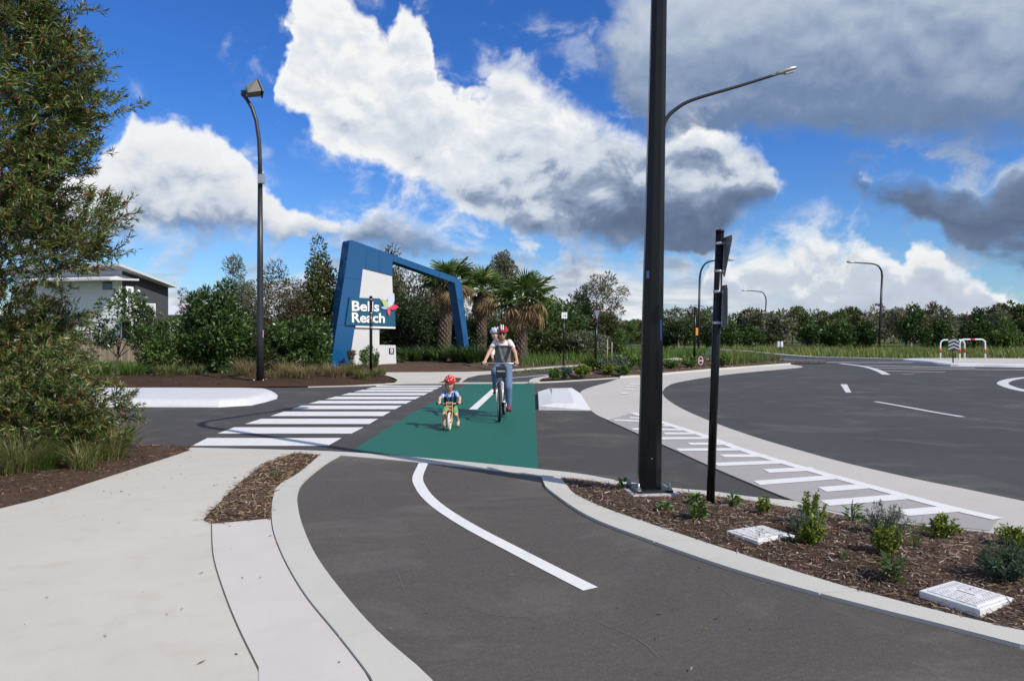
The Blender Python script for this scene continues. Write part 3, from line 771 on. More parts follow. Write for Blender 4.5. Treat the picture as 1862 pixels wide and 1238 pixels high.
M['leaf'] = attr_mat('leaf', 0.5, 0.28, 0.45)
M['leaf_gloss'] = attr_mat('leaf_gloss', 0.36, 0.22, 0.55)
M['leaf_dull'] = attr_mat('leaf_dull', 0.75, 0.28, 0.2)
M['blade'] = attr_mat('blade', 0.6, 0.3, 0.3)
M['chip'] = attr_mat('chip', 0.85, 0.0, 0.2)
def bark_mat(name, c1, c2, s=14):
    m, t, b = new_mat(name); co = t.n('ShaderNodeTexCoord').outputs['Object']
    n1 = t.noise(t.v('MULTIPLY', co, (1, 1, 0.25)), s, 6, 0.7, 0.6)
    t.put(b.inputs['Base Color'], t.mix(t.ramp(n1, [(0.35, 0), (0.65, 1)]), c1, c2)); b.inputs['Roughness'].default_value = 0.9
    bp = t.n('ShaderNodeBump'); bp.inputs['Strength'].default_value = 0.8; bp.inputs['Distance'].default_value = 0.02
    t.put(bp.inputs['Height'], n1); t.link(bp.outputs[0], b.inputs['Normal']); return m
M['bark'] = bark_mat('bark', (0.05, 0.038, 0.028), (0.13, 0.10, 0.075))
M['bark_pale'] = bark_mat('bark_pale', (0.16, 0.13, 0.10), (0.33, 0.28, 0.22))
M['palm_bark'] = bark_mat('palm_bark', (0.07, 0.05, 0.035), (0.17, 0.13, 0.095), 9)

GREENS = {
 'glossy': ([(0.030, 0.062, 0.014), (0.055, 0.105, 0.022), (0.10, 0.16, 0.045)], [0.45, 0.4, 0.15]),
 'bright': ([(0.055, 0.105, 0.022), (0.09, 0.15, 0.03), (0.14, 0.19, 0.05)], [0.4, 0.4, 0.2]),
 'olive': ([(0.055, 0.065, 0.026), (0.085, 0.095, 0.04), (0.13, 0.125, 0.06)], [0.4, 0.4, 0.2]),
 'brown': ([(0.075, 0.062, 0.032), (0.115, 0.075, 0.045), (0.07, 0.08, 0.035), (0.16, 0.09, 0.06)], [0.35, 0.25, 0.3, 0.1]),
 'grey': ([(0.10, 0.115, 0.075), (0.15, 0.16, 0.11), (0.20, 0.20, 0.15)], [0.4, 0.4, 0.2]),
 'dark': ([(0.022, 0.042, 0.014), (0.04, 0.068, 0.02), (0.065, 0.095, 0.03)], [0.45, 0.4, 0.15]),
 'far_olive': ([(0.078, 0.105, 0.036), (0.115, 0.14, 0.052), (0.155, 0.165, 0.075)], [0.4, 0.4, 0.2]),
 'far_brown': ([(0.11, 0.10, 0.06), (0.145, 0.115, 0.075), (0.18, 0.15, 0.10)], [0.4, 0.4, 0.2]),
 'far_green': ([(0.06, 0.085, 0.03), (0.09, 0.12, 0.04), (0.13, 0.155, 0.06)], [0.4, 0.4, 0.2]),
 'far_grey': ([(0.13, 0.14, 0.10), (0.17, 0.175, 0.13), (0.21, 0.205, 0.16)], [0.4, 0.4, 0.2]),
 'tips': ([(0.045, 0.075, 0.02), (0.085, 0.12, 0.035), (0.17, 0.10, 0.045)], [0.45, 0.4, 0.15]),
}
def crown_geo(R3, clumps, per, L, W, colset, shell=0.55, up=0.25, profile=None, csize=(0.22, 0.42), flat=0.8, droop=0.0):
    """leaf clumps spread through an ellipsoid of radii R3 about the origin; clump size relative to R3"""
    R3 = np.array(R3); parts = []; cen = []
    while len(cen) < clumps:
        p = ball(1)[0]
        rr = np.linalg.norm(p)
        if rr < 0.30 and RN.random() < 0.75: continue
        if profile is not None:
            k = profile((p[2] + 1) / 2)
            if np.hypot(p[0], p[1]) > k: continue
        cen.append(p * (1 + RN.normal(0, 0.10)))
    cen = np.array(cen)
    for c in cen:
        s = RN.uniform(*csize); n = int(per * RN.uniform(0.6, 1.4) * (s / np.mean(csize)) ** 2)
        o = ball(n); o = unit(o) * (np.linalg.norm(o, axis=1, keepdims=True) ** shell)
        P = (c + o * np.array([s, s, s * flat])) * R3
        D = unit(o) * 0.7 + RN.normal(0, 0.55, (n, 3)) + np.array([0, 0, up]) + unit(c)[None] * 0.3
        tone = 1 + RN.normal(0, 0.16)
        cols = np.clip(pal(n, *colset) * tone, 0.003, 0.9)
        parts.append(leaf_geo(P, D, L * RN.uniform(0.6, 1.25, n), W * RN.uniform(0.7, 1.2, n), cols, droop=droop))
    return parts, cen * R3
def limbs(mb, base, targets, r0, bend=0.15):
    for tg in targets:
        b = Vector(base); e = Vector(tg); mid = b.lerp(e, 0.5) + Vector((rnd.uniform(-1, 1), rnd.uniform(-1, 1), rnd.uniform(-0.2, 0.6))) * (e - b).length * bend
        mb.tube([b, b.lerp(mid, 0.6), mid, mid.lerp(e, 0.6), e], [r0, r0 * 0.75, r0 * 0.55, r0 * 0.35, r0 * 0.12], 5, cap=False)
def tree(name, label, x, y, h, width, colset='glossy', clear=0.25, clumps=40, per=160, L=0.14, W=0.06, mat='leaf', trunk_r=0.05, group=None, profile=None,
         depth=None, bark='bark', cat='tree', z0=0.0, up=0.25, csize=(0.22, 0.42), lean=0.0, droop=0.0, nl=7):
    """a tree at (x, y): tapered trunk with limbs, crown of leaf clumps"""
    root = thing(name, label, cat, (x, y, z0), 0, group)
    ch = h * (1 - clear); R3 = (width / 2, (depth or width) / 2, ch / 2); cz = h * clear + ch / 2
    parts, cen = crown_geo(R3, clumps, per, L, W, GREENS[colset] if isinstance(colset, str) else colset, profile=profile, up=up, csize=csize, droop=droop)
    V, Fq, C = join_geo(parts); V = V + np.array([lean, 0, cz]); V[:, 2] = np.maximum(V[:, 2], 0.02)
    mesh_obj('crown', np_mesh('crown', V, Fq, C), M[mat], root)
    mb = MB(); top = Vector((lean, 0, cz + ch * 0.25)); fork = Vector((lean * 0.5, 0, max(0.15 * h, h * clear * 0.9)))
    mb.tube([(0, 0, -0.05), fork * 0.5 + Vector((rnd.uniform(-.05, .05), 0, 0)), fork, fork.lerp(top, 0.5), top], [trunk_r * 1.25, trunk_r, trunk_r * 0.85, trunk_r * 0.5, trunk_r * 0.15], 7, cap=False)
    tg = cen[RN.permutation(len(cen))[:nl]] + np.array([lean, 0, cz])
    limbs(mb, fork, [t for t in tg], trunk_r * 0.5)
    mb.build('trunk', M[bark], root)
    return root
def ptree(name, label, px, Y, top, wpx, base=None, **kw):
    """tree whose foot stands at bearing px, distance Y, reaching image height top, wpx wide"""
    x = (px - CX) * Y / F; h = EYE + (HY - top) * Y / F
    return tree(name, label, x, Y, h, wpx * Y / F, **kw)
cone = lambda t: max(0.16, (1 - t) ** 0.75 * 1.05)
def tuft(name, label, x, y, h, r, n, colset, lean=0.6, w=0.008, group=None, z0=0.02, segs=3, cat='grass clump', mat='blade', parent=None):
    V, Fq, C = blades(n, h, r, lean, w, pal(n, *colset), segs)
    o = mesh_obj(name, np_mesh(name, V, Fq, C), M[mat], parent); o.location = (x, y, z0)
    if label: tag(o, label, cat, group)
    return o
DRY = ([(0.30, 0.235, 0.13), (0.22, 0.165, 0.09), (0.13, 0.13, 0.05), (0.38, 0.31, 0.19)], [0.35, 0.3, 0.2, 0.15])
STRAW = ([(0.23, 0.21, 0.10), (0.15, 0.16, 0.055), (0.10, 0.135, 0.035), (0.30, 0.25, 0.13)], [0.3, 0.3, 0.25, 0.15])
LUSH = ([(0.06, 0.115, 0.022), (0.095, 0.16, 0.032), (0.14, 0.19, 0.05)], [0.4, 0.4, 0.2])
FLAX = ([(0.035, 0.075, 0.018), (0.06, 0.11, 0.026), (0.10, 0.15, 0.045)], [0.4, 0.4, 0.2])

# ------------------------------------------------------------------ planting beds
def bed(name, poly, z0, rise, step, mat, seed=0.0, fall=0.35):
    """uneven mulch surface over a ground polygon"""
    xs = [p[0] for p in poly]; ys = [p[1] for p in poly]
    gx, gy = np.meshgrid(np.arange(min(xs), max(xs), step), np.arange(min(ys), max(ys), step)); gx = gx.ravel() + RN.uniform(-.3, .3, gx.size) * step; gy = gy.ravel() + RN.uniform(-.3, .3, gy.size) * step
    ok = inside(poly, gx, gy); gx, gy = gx[ok], gy[ok]; ed = edge_dist(poly, gx, gy); k = ed > step * 0.45; gx, gy, ed = gx[k], gy[k], ed[k]
    P = [Vector(p[:2]) for p in poly] + [Vector((a, b)) for a, b in zip(gx, gy)]; n = len(poly)
    vs, es, fs, *_ = delaunay_2d_cdt(P, [(i, (i + 1) % n) for i in range(n)], [], 1, 1e-6)
    hz = {}
    out = []
    E = edge_dist(poly, np.array([v.x for v in vs]), np.array([v.y for v in vs]))
    for v, e in zip(vs, E):
        out.append((v.x, v.y, bed_h(v.x, v.y, e, z0, rise, fall, seed)))
    me = bpy.data.meshes.new(name); me.from_pydata(out, [], [f if (vs[f[1]] - vs[f[0]]).cross(vs[f[2]] - vs[f[0]]) > 0 else f[::-1] for f in fs])
    me.polygons.foreach_set('use_smooth', [True] * len(me.polygons))
    o = mesh_obj(name, me, mat); tag(o, kind='structure'); o_ = o
    return o
def bed_h(x, y, e, z0, rise, fall, seed):
    k = min(1.0, e / fall); k = k * k * (3 - 2 * k)
    return z0 + rise * k * (0.75 + 0.5 * mnoise.noise(Vector((x * 1.3, y * 1.3, seed)))) + k * 0.02 * mnoise.noise(Vector((x * 7, y * 7, seed)))
CHIPC = ([(0.21, 0.15, 0.11), (0.13, 0.085, 0.062), (0.30, 0.24, 0.185), (0.44, 0.38, 0.31), (0.22, 0.10, 0.055), (0.07, 0.045, 0.034)], [0.3, 0.26, 0.17, 0.07, 0.05, 0.15])
def chips(name, poly, n, z0, rise, fall, seed, size=(0.03, 0.11), w=(0.004, 0.014), spill=0.0, label=None, colset=CHIPC, parent=None):
    xs = [p[0] for p in poly]; ys = [p[1] for p in poly]
    X = RN.uniform(min(xs) - spill, max(xs) + spill, n * 4); Y = RN.uniform(min(ys) - spill, max(ys) + spill, n * 4)
    ok = inside(poly, X, Y); e = edge_dist(poly, X, Y)
    keep = ok | ((e < spill) & (RN.random(len(X)) < 0.22 * (1 - e / max(spill, 1e-6)) ** 2))
    X, Y, e, ok = X[keep][:n], Y[keep][:n], e[keep][:n], ok[keep][:n]
    Z = np.array([bed_h(a, b, c if i else 0.0, z0, rise, fall, seed) for a, b, c, i in zip(X, Y, e, ok)])
    Z = Z + np.where(ok, RN.uniform(-0.004, 0.016, len(X)), 0.004)
    m = len(X); a = RN.random(m) * 2 * PI; tilt = np.where(ok, RN.normal(0, 0.22, m), 0.02)
    D = np.stack([np.cos(a), np.sin(a), tilt], 1); P = np.stack([X, Y, Z], 1)
    # flat-lying slivers: normal close to up
    D = unit(D); L = RN.uniform(*size, m) * RN.uniform(0.4, 1, m); Wd = RN.uniform(*w, m)
    up = unit(np.stack([RN.normal(0, .35, m), RN.normal(0, .35, m), np.ones(m)], 1)); S = unit(np.cross(D, up))
    cols = pal(m, *colset, jit=0.25)
    L_, W_ = L[:, None], Wd[:, None]
    V = np.stack([P - S * W_ / 2, P + S * W_ / 2, P + D * L_ + S * W_ * 0.3, P + D * L_ - S * W_ * 0.3], 1).reshape(-1, 3)
    o = mesh_obj(name, np_mesh(name, V, np.arange(m * 4).reshape(-1, 4), np.repeat(cols, 4, 0)), M['chip'], parent)
    tag(o, label, None, None, 'stuff'); return o

# near right bed
r_bed = k2_hi + [(6.4, 1.5), (5.4, 4.3)] + [tuple(p) for p in cl([(1862, 983), (1742, 968), (1660, 960), (1574, 951), (1499, 937), (1409, 922), (1346, 911), (1253, 900), (1120, 884), (1078, 877)])]
RB = dict(z0=0.022, rise=0.055, fall=0.4, seed=1.0)
bed('planting_bed', r_bed, RB['z0'], RB['rise'], 0.06, M['mulch'], RB['seed'], RB['fall'])
chips('mulch_chips', r_bed, 27000, RB['z0'], RB['rise'], RB['fall'], RB['seed'], size=(0.02, 0.09), w=(0.003, 0.011), label='coarse brown bark mulch covering the right hand bed', spill=0.06)
# thin strip between the paths
bed('mulch_strip', strip_tri, 0.018, 0.045, 0.05, M['mulch'], 2.0, 0.2)
chips('strip_mulch', strip_tri, 3800, 0.018, 0.045, 0.2, 2.0, label='dry brown mulch in the thin wedge between footpath and kerb', spill=0.10, colset=([(0.25, 0.17, 0.105), (0.15, 0.095, 0.06), (0.33, 0.25, 0.165), (0.085, 0.052, 0.035)], [0.35, 0.3, 0.2, 0.15]))
# left bed
l_bed = [tuple(p) for p in bed_edge] + [(-14, 10.6)] + [tuple(p) for p in spline([(-12, 10.95)] + GP([(275, 811), (344, 817)]), 4)]
bed('left_bed', l_bed, 0.016, 0.09, 0.12, M['mulch'], 3.0, 0.5)
chips("left_mulch", [p for p in l_bed if p[0] > -8.2], 9000, 0.016, 0.09, 0.5, 3.0, label='brown bark and fallen red leaves on the left bed', spill=0.10,
      colset=([(0.15, 0.085, 0.055), (0.10, 0.055, 0.038), (0.24, 0.16, 0.10), (0.30, 0.085, 0.03), (0.055, 0.032, 0.022)], [0.34, 0.26, 0.17, 0.08, 0.15]))
# bank across the road, on the left
bank = [(-45, 20.4), (-25, 20.9)] + [tuple(Vector(p) + Vector((0, 0.18))) for p in GP([(140, 707.5), (400, 706), (640, 702.6), (700, 699.5)])] + GP([(720, 692.5), (704, 685), (684, 681.2), (600, 681.2), (340, 683.2)]) + [(-20, 25.3), (-45, 24.6)]
bed('earth_bank', bank, 0.012, 0.16, 0.3, M['mulch_fine'], 4.0, 1.2)
chips('bank_mulch', bank, 6000, 0.012, 0.16, 1.2, 4.0, size=(0.05, 0.16), w=(0.01, 0.03), label='fine brown mulch on the bank across the side road', colset=([(0.085, 0.05, 0.033), (0.06, 0.034, 0.023), (0.13, 0.085, 0.058), (0.05, 0.03, 0.02)], [0.4, 0.35, 0.1, 0.15]))
# bed around the entry sign
sign_bed = GP([(500, 677.2), (600, 677.2), (686, 676.8), (783, 676.4), (846, 675.8), (900, 674.2), (940, 670.6), (1020, 664.8), (1077, 662.2)]) + [(5, 44), (-2, 52), (-12, 48), (-14, 32)]
bed('sign_bed', sign_bed, 0.0, 0.22, 0.5, M['mulch'], 5.0, 1.5)
# far planted island
isl = [tuple(Vector(p) + Vector((0.1, 0.45))) for p in ap_top[2:]] + [(16.5, 36.6)] + GP([(1420, 659.5), (1340, 656.5), (1280, 658.5), (1204, 658.6)]) + [tuple(p) for p in cl([(1133, 665.6), (1069, 672.6), (1008, 683.4), (985, 688.6), (978, 693)])]
bed('island_bed', isl, 0.03, 0.12, 0.3, M['mulch'], 6.0, 0.8)
chips('island_mulch', isl, 3500, 0.03, 0.12, 0.8, 6.0, size=(0.06, 0.2), w=(0.012, 0.04), label='pale brown bark mulch on the far planted island')
nib = GP([(797, 696.8), (823, 687), (840, 688), (834, 696.4)])
bed('mulch_nib', nib, 0.018, 0.08, 0.25, M['mulch'], 7.0, 0.4)
# leaf litter on the pavements
def litter(n, region):
    pts = []
    for (x0, x1, y0, y1, k) in region:
        for _ in range(k): pts.append(G(rnd.uniform(x0, x1), rnd.uniform(y0, y1)))
    m = len(pts); a = RN.random(m) * 2 * PI
    P = np.array([(p[0], p[1], 0.022) for p in pts]); D = np.stack([np.cos(a), np.sin(a), RN.uniform(0, .12, m)], 1)
    V, Fq, C = leaf_geo(P, D, RN.uniform(0.015, 0.055, m), RN.uniform(0.004, 0.011, m), pal(m, [(0.16, 0.09, 0.05), (0.07, 0.04, 0.028), (0.27, 0.18, 0.11)]))
    o = mesh_obj('leaf_litter', np_mesh('leaf_litter', V, Fq, C), M['chip']); tag(o, 'dry leaves and twigs scattered over the pale footpath', None, None, 'stuff')
litter(0, [(20, 340, 860, 960, 26), (30, 420, 960, 1230, 9), (400, 640, 830, 1000, 16), (200, 420, 830, 900, 14), (420, 640, 960, 1230, 6), (600, 1300, 880, 1230, 30), (1000, 1700, 930, 1160, 16)])

# ================================================================== near left: bottlebrush and grasses
BB = ([(0.052, 0.086, 0.019), (0.095, 0.142, 0.030), (0.17, 0.20, 0.066), (0.29, 0.28, 0.165), (0.22, 0.070, 0.034)], [0.30, 0.34, 0.18, 0.09, 0.09])
def bottlebrush(name, label, x, y, z0, segs, n_tw, leaf_n, L=0.085, W=0.013, red=0.22, tw_len=0.30, extra=()):
    """segs: list of (z, radius) for the outline; twigs carry narrow leaves in whorls, old red-brown brushes among them"""
    root = thing(name, label, 'tree', (x, y, z0))
    zs = np.array([s[0] for s in segs]); rs = np.array([s[1] for s in segs])
    z = RN.uniform(zs[0], zs[-1], n_tw * 3); r = np.interp(z, zs, rs); keep = RN.random(len(z)) < (r / rs.max()) ** 1.2; z, r = z[keep][:n_tw], r[keep][:n_tw]; n = len(z)
    a = RN.random(n) * 2 * PI; f = RN.random(n) ** 0.38
    bump = 1 + 0.22 * np.array([mnoise.noise(Vector((math.cos(t) * 1.7, math.sin(t) * 1.7, zz * 1.1))) for t, zz in zip(a, z)]) * 1.6
    rr = r * f * bump
    nb = max(14, n // 24)
    C0 = np.stack([np.cos(a) * rr, np.sin(a) * rr, z], 1)[:nb]; wts = RN.uniform(0.4, 1.6, nb); pick = RN.choice(nb, n, p=wts / wts.sum())
    sp0 = 0.135 * rs.max() / 1.4 + 0.05
    P0 = C0[pick] + RN.normal(0, sp0, (n, 3)); P0[:, 2] = np.maximum(P0[:, 2], zs[0])
    D0 = unit(unit(C0[pick] * np.array([1, 1, 0]) + 1e-6) * 0.75 + unit(P0 - C0[pick]) * 0.6 + np.array([0, 0, 0.35]) + RN.normal(0, 0.3, (n, 3)))
    for (p, d, k, sp) in extra:                      # long boughs that stick out
        q = np.array(p) + RN.normal(0, sp, (k, 3)); P0 = np.concatenate([P0, q]); D0 = np.concatenate([D0, unit(np.array(d) + RN.normal(0, 0.35, (k, 3)))])
    n = len(P0); TL = tw_len * RN.uniform(0.6, 1.35, n)
    t = RN.random((n, leaf_n)); P = P0[:, None] + D0[:, None] * (t * TL[:, None])[..., None]
    P = P.reshape(-1, 3) + RN.normal(0, 0.008, (n * leaf_n, 3)); Dl = np.repeat(D0, leaf_n, 0) * 0.75 + RN.normal(0, 0.62, (n * leaf_n, 3))
    tone = np.repeat(1 + RN.normal(0, 0.22, n), leaf_n)[:, None]
    cols = np.clip(pal(n * leaf_n, *BB) * tone, 0.004, 0.8)
    V, Fq, C = leaf_geo(P, Dl, L * RN.uniform(0.6, 1.25, len(P)), W * RN.uniform(0.7, 1.2, len(P)), cols)
    mesh_obj('crown', np_mesh('crown', V, Fq, C), M['leaf'], root)
    # old flower spikes
    k = int(n * red); idx = RN.permutation(n)[:k]; m = 70
    t = RN.random((k, m)); P = P0[idx][:, None] + D0[idx][:, None] * (t * 0.11 + TL[idx][:, None] * 0.45)[..., None]; P = P.reshape(-1, 3)
    Dd = np.repeat(D0[idx], m, 0) * 0.25 + RN.normal(0, 1, (k * m, 3))
    V, Fq, C = leaf_geo(P, Dd, 0.030, 0.007, pal(k * m, [(0.20, 0.055, 0.028), (0.14, 0.045, 0.026), (0.26, 0.09, 0.045)]))
    mesh_obj('old_flowers', np_mesh('old_flowers', V, Fq, C), M['leaf_dull'], root)
    mb = MB(); ztop = zs[-1] * 0.85
    mb.tube([(0, 0, -0.1), (0.05, 0, ztop * 0.3), (-0.05, 0.05, ztop * 0.6), (0, 0, ztop)], [0.09 * rs.max() / 1.8, 0.07 * rs.max() / 1.8, 0.045 * rs.max() / 1.8, 0.01], 7, cap=False)
    mb.build('trunk', M['bark'], root)
    mb = MB()
    for c in C0:
        e = Vector(c); b = Vector((0, 0, max(0.1, e.z - 0.9 * math.hypot(e.x, e.y)))); md = b.lerp(e, 0.55) + Vector((rnd.uniform(-.08, .08), rnd.uniform(-.08, .08), 0.06))
        mb.tube([b, md, e], [0.016, 0.011, 0.004], 5, cap=False)
    mb.build('branches', M['bark_pale'], root)['kind'] = 'stuff'
    return root
x0 = -6.95
bottlebrush('bottlebrush_tree', 'tall olive green bottlebrush tree with rusty flower spikes at the left edge', x0, 9.5, 0.0,
    [(0.95, 0.5), (1.25, 0.85), (1.7, 0.84), (2.1, 0.88), (2.4, 1.05), (2.9, 1.15), (3.5, 1.0), (4.2, 1.1), (4.8, 1.1), (5.4, 0.92), (6.0, 0.7), (6.9, 0.45), (7.5, 0.2)], 2500, 50, L=0.10, W=0.017, tw_len=0.36,
    extra=[((1.55, -0.3, 2.65), (0.85, 0, 0.5), 26, 0.16), ((1.72, -0.3, 3.0), (0.7, 0, 0.7), 22, 0.14), ((1.3, -0.2, 3.95), (0.8, 0.1, 0.3), 14, 0.12), ((1.3, -0.2, 4.6), (0.8, 0.1, 0.5), 18, 0.16), ((1.1, -0.2, 5.0), (0.7, 0.1, 0.7), 18, 0.18), ((0.8, 0, 5.6), (0.6, 0.1, 0.7), 18, 0.15)])
bottlebrush('young_bottlebrush', 'low bushy bottlebrush shrub leaning over the footpath bed', -5.48, 8.75, 0.05, [(0.02, 0.3), (0.25, 0.5), (0.55, 0.52), (0.8, 0.36), (1.0, 0.12)], 300, 50, L=0.09, W=0.016, red=0.05, tw_len=0.22)['category'] = 'shrub'
bottlebrush('spreading_bottlebrush', 'spreading bottlebrush shrub with brownish tips under the tall tree', -6.15, 8.9, 0.05, [(0.02, 0.5), (0.3, 0.85), (0.7, 0.85), (1.0, 0.5), (1.15, 0.15)], 560, 50, L=0.09, W=0.016, red=0.10, tw_len=0.24)['category'] = 'shrub'
for (px, py, h, r, n, cs, lab) in [
    (196, 846, 0.42, 0.16, 420, STRAW, 'straw coloured grass clump at the foot of the low bottlebrush'),
    (150, 862, 0.34, 0.14, 300, STRAW, 'short green and straw grass clump in front of the bottlebrush'),
    (215, 826, 0.50, 0.12, 260, DRY, 'dry wispy grass clump leaning towards the side road'),
    (100, 852, 0.40, 0.20, 460, LUSH, 'green strappy grass clump between the two dry clumps on the left'),
    (28, 872, 0.46, 0.22, 560, STRAW, 'large arching grass clump nearest the left edge'),
    (-60, 880, 0.46, 0.24, 420, STRAW, 'grass clump cut by the left edge of the picture'),
    (70, 866, 0.30, 0.16, 300, LUSH, 'small green grass clump in front of the spreading shrub')]:
    X, Y = G(px, py); tuft('grass_clump', lab, X, Y, h, r, n, cs, 0.9, 0.007, 'grasses in the left bed', 0.06)

# ================================================================== near right bed: young plants
def rosette(name, label, px, py, h, r, n, colset, L=0.11, W=0.032, mat='leaf_gloss', up=0.6):
    X, Y = G(px, py, 0.06)
    t = RN.random(n); a = RN.random(n) * 2 * PI
    P = np.stack([np.cos(a) * r * 0.25 * RN.random(n), np.sin(a) * r * 0.25 * RN.random(n), t * h * 0.7], 1)
    D = np.stack([np.cos(a), np.sin(a), RN.uniform(0.1, up * 2, n)], 1)
    V, Fq, C = leaf_geo(P, D, L * RN.uniform(0.6, 1.2, n), W * RN.uniform(0.7, 1.2, n), pal(n, *colset), 0.3, droop=0.15)
    root = thing(name, label, 'plant', (X, Y, 0.05), 0, 'young plants in the mulch beds')
    mesh_obj('foliage', np_mesh('foliage', V, Fq, C), M[mat], root)
    mb = MB(); 
    for k in range(3): mb.tube([(0, 0, -0.03), (rnd.uniform(-.2, .2) * r, rnd.uniform(-.2, .2) * r, h * 0.4), (rnd.uniform(-.4, .4) * r, rnd.uniform(-.4, .4) * r, h * 0.75)], [0.005, 0.004, 0.002], 4, cap=False)
    mb.build('stem', M['bark'], root)
    return root
def fine_shrub(name, label, px, py, h, r, n, colset, L=0.028, W=0.012, mat='leaf', wisps=40, Yd=None):
    """small shrub of many upright stems set with little leaves"""
    X, Y = G(px, py, 0.06)
    root = thing(name, label, 'shrub', (X, Y, 0.05), 0, 'young plants in the mulch beds')
    a = RN.random(wisps) * 2 * PI; q = np.sqrt(RN.random(wisps))
    E = np.stack([np.cos(a) * r * q, np.sin(a) * r * q, h * (1 - 0.45 * q ** 2) * RN.uniform(0.6, 1.08, wisps)], 1)
    B = E * np.array([0.15, 0.15, 0]) 
    k = max(4, n // wisps); t = RN.random((wisps, k)) ** 0.6
    P = (B[:, None] * (1 - t[..., None]) + E[:, None] * t[..., None] + np.array([0, 0, 0.0])).reshape(-1, 3) + RN.normal(0, 0.006, (wisps * k, 3))
    D = np.repeat(unit(E - B), k, 0) * 0.6 + RN.normal(0, 0.6, (wisps * k, 3))
    cols = np.clip(pal(wisps * k, *colset) * np.repeat(1 + RN.normal(0, .18, wisps), k)[:, None], 0.004, 0.9)
    V, Fq, C = leaf_geo(P, D, L * RN.uniform(0.6, 1.2, len(P)), W * RN.uniform(0.7, 1.2, len(P)), cols)
    mesh_obj('foliage', np_mesh('foliage', V, Fq, C), M[mat], root)
    mb = MB()
    for i in range(wisps): mb.tube([B[i] + np.array([0, 0, -0.02]), B[i] * 0.5 + E[i] * 0.5, E[i]], [0.003, 0.002, 0.001], 3, cap=False)
    mb.build('stems', M['bark'], root)
    return root
YG = ([(0.13, 0.18, 0.025), (0.20, 0.25, 0.03), (0.28, 0.30, 0.05), (0.09, 0.13, 0.02)], [0.35, 0.3, 0.15, 0.2])
BG = ([(0.11, 0.145, 0.115), (0.16, 0.20, 0.165), (0.085, 0.115, 0.085)], [0.4, 0.3, 0.3])
MG = ([(0.06, 0.12, 0.022), (0.095, 0.17, 0.03), (0.15, 0.22, 0.05)], [0.4, 0.4, 0.2])
rosette('young_plant', 'small green leafy plant left of the thick black pole', 1131, 890, 0.15, 0.07, 46, MG, 0.07, 0.022)
rosette('young_plant', 'pale green seedling in front of the concrete pole footing', 1208, 926, 0.10, 0.08, 26, MG, 0.08, 0.025, up=0.4)
rosette('young_plant', 'bright green plant behind and left of the sign post', 1262, 917, 0.13, 0.10, 60, MG, 0.08, 0.024)
rosette('young_plant', 'large leafed green plant in front of the sign post', 1271, 942, 0.19, 0.11, 70, MG, 0.10, 0.032)
rosette('young_plant', 'small green plant just right of the sign post', 1334, 918, 0.12, 0.09, 44, MG, 0.08, 0.024)
fine_shrub('young_shrub', 'little yellow green shrub right of the sign post', 1389, 934, 0.17, 0.07, 900, YG, 0.022, 0.013, wisps=26)
fine_shrub('young_shrub', 'yellow green shrub behind the blue grey one near the first pit lid', 1478, 958, 0.30, 0.11, 1700, YG, 0.022, 0.014, wisps=40)
fine_shrub('young_shrub', 'blue grey feathery shrub between two yellow green ones', 1465, 972, 0.20, 0.15, 1800, BG, 0.030, 0.007, 'leaf_dull', 60)
fine_shrub('young_shrub', 'yellow green shrub in front of the blue grey one near the first pit lid', 1478, 990, 0.22, 0.10, 1500, YG, 0.024, 0.015, wisps=38)
rosette('young_plant', 'upright plant with pointed leaves at the pavement edge', 1549, 949, 0.20, 0.10, 40, MG, 0.12, 0.020, up=0.5)
fine_shrub('young_shrub', 'wispy blue grey shrub with tall open stems', 1610, 975, 0.26, 0.19, 1900, BG, 0.030, 0.007, 'leaf_dull', 60)
fine_shrub('young_shrub', 'bright yellow green shrub in the middle of the right bed', 1612, 1010, 0.24, 0.10, 1700, YG, 0.024, 0.015, wisps=40)
rosette('young_plant', 'dark green broad leafed plant below the bright middle shrub', 1623, 1050, 0.16, 0.13, 70, ([(0.05, 0.095, 0.025), (0.08, 0.13, 0.035), (0.13, 0.18, 0.06)], [0.5, 0.3, 0.2]), 0.10, 0.03)
fine_shrub('young_shrub', 'low yellow green shrub by the concrete apron on the right', 1712, 975, 0.18, 0.14, 1500, YG, 0.024, 0.014, wisps=44)
fine_shrub('young_shrub', 'yellow green shrub cut by the right edge of the picture', 1848, 992, 0.16, 0.14, 1400, YG, 0.024, 0.014, wisps=44)
fine_shrub('young_shrub', 'large blue grey shrub at the right edge of the bed', 1832, 1052, 0.26, 0.18, 3200, ([(0.085, 0.125, 0.085), (0.12, 0.165, 0.115), (0.06, 0.09, 0.06)], [0.4, 0.3, 0.3]), 0.032, 0.008, 'leaf_dull', 80)
rosette('young_plant', 'tiny green seedling in the mulch right of the first pit lid', 1532, 1020, 0.07, 0.06, 18, MG, 0.06, 0.02)
rosette('young_plant', 'flat green seedling beside the first pit lid', 1441, 985, 0.06, 0.07, 16, MG, 0.07, 0.025, up=0.3)
X, Y = G(1664, 1012); tuft('grass_sprig', 'thin upright green grass sprig right of the middle shrub', X, Y, 0.20, 0.03, 16, LUSH, 0.35, 0.008, None, 0.06)
X, Y = G(505, 872); tuft('grass_sprig', 'tiny weed growing in the thin mulch wedge', X, Y, 0.05, 0.05, 40, LUSH, 0.9, 0.006, None, 0.05)

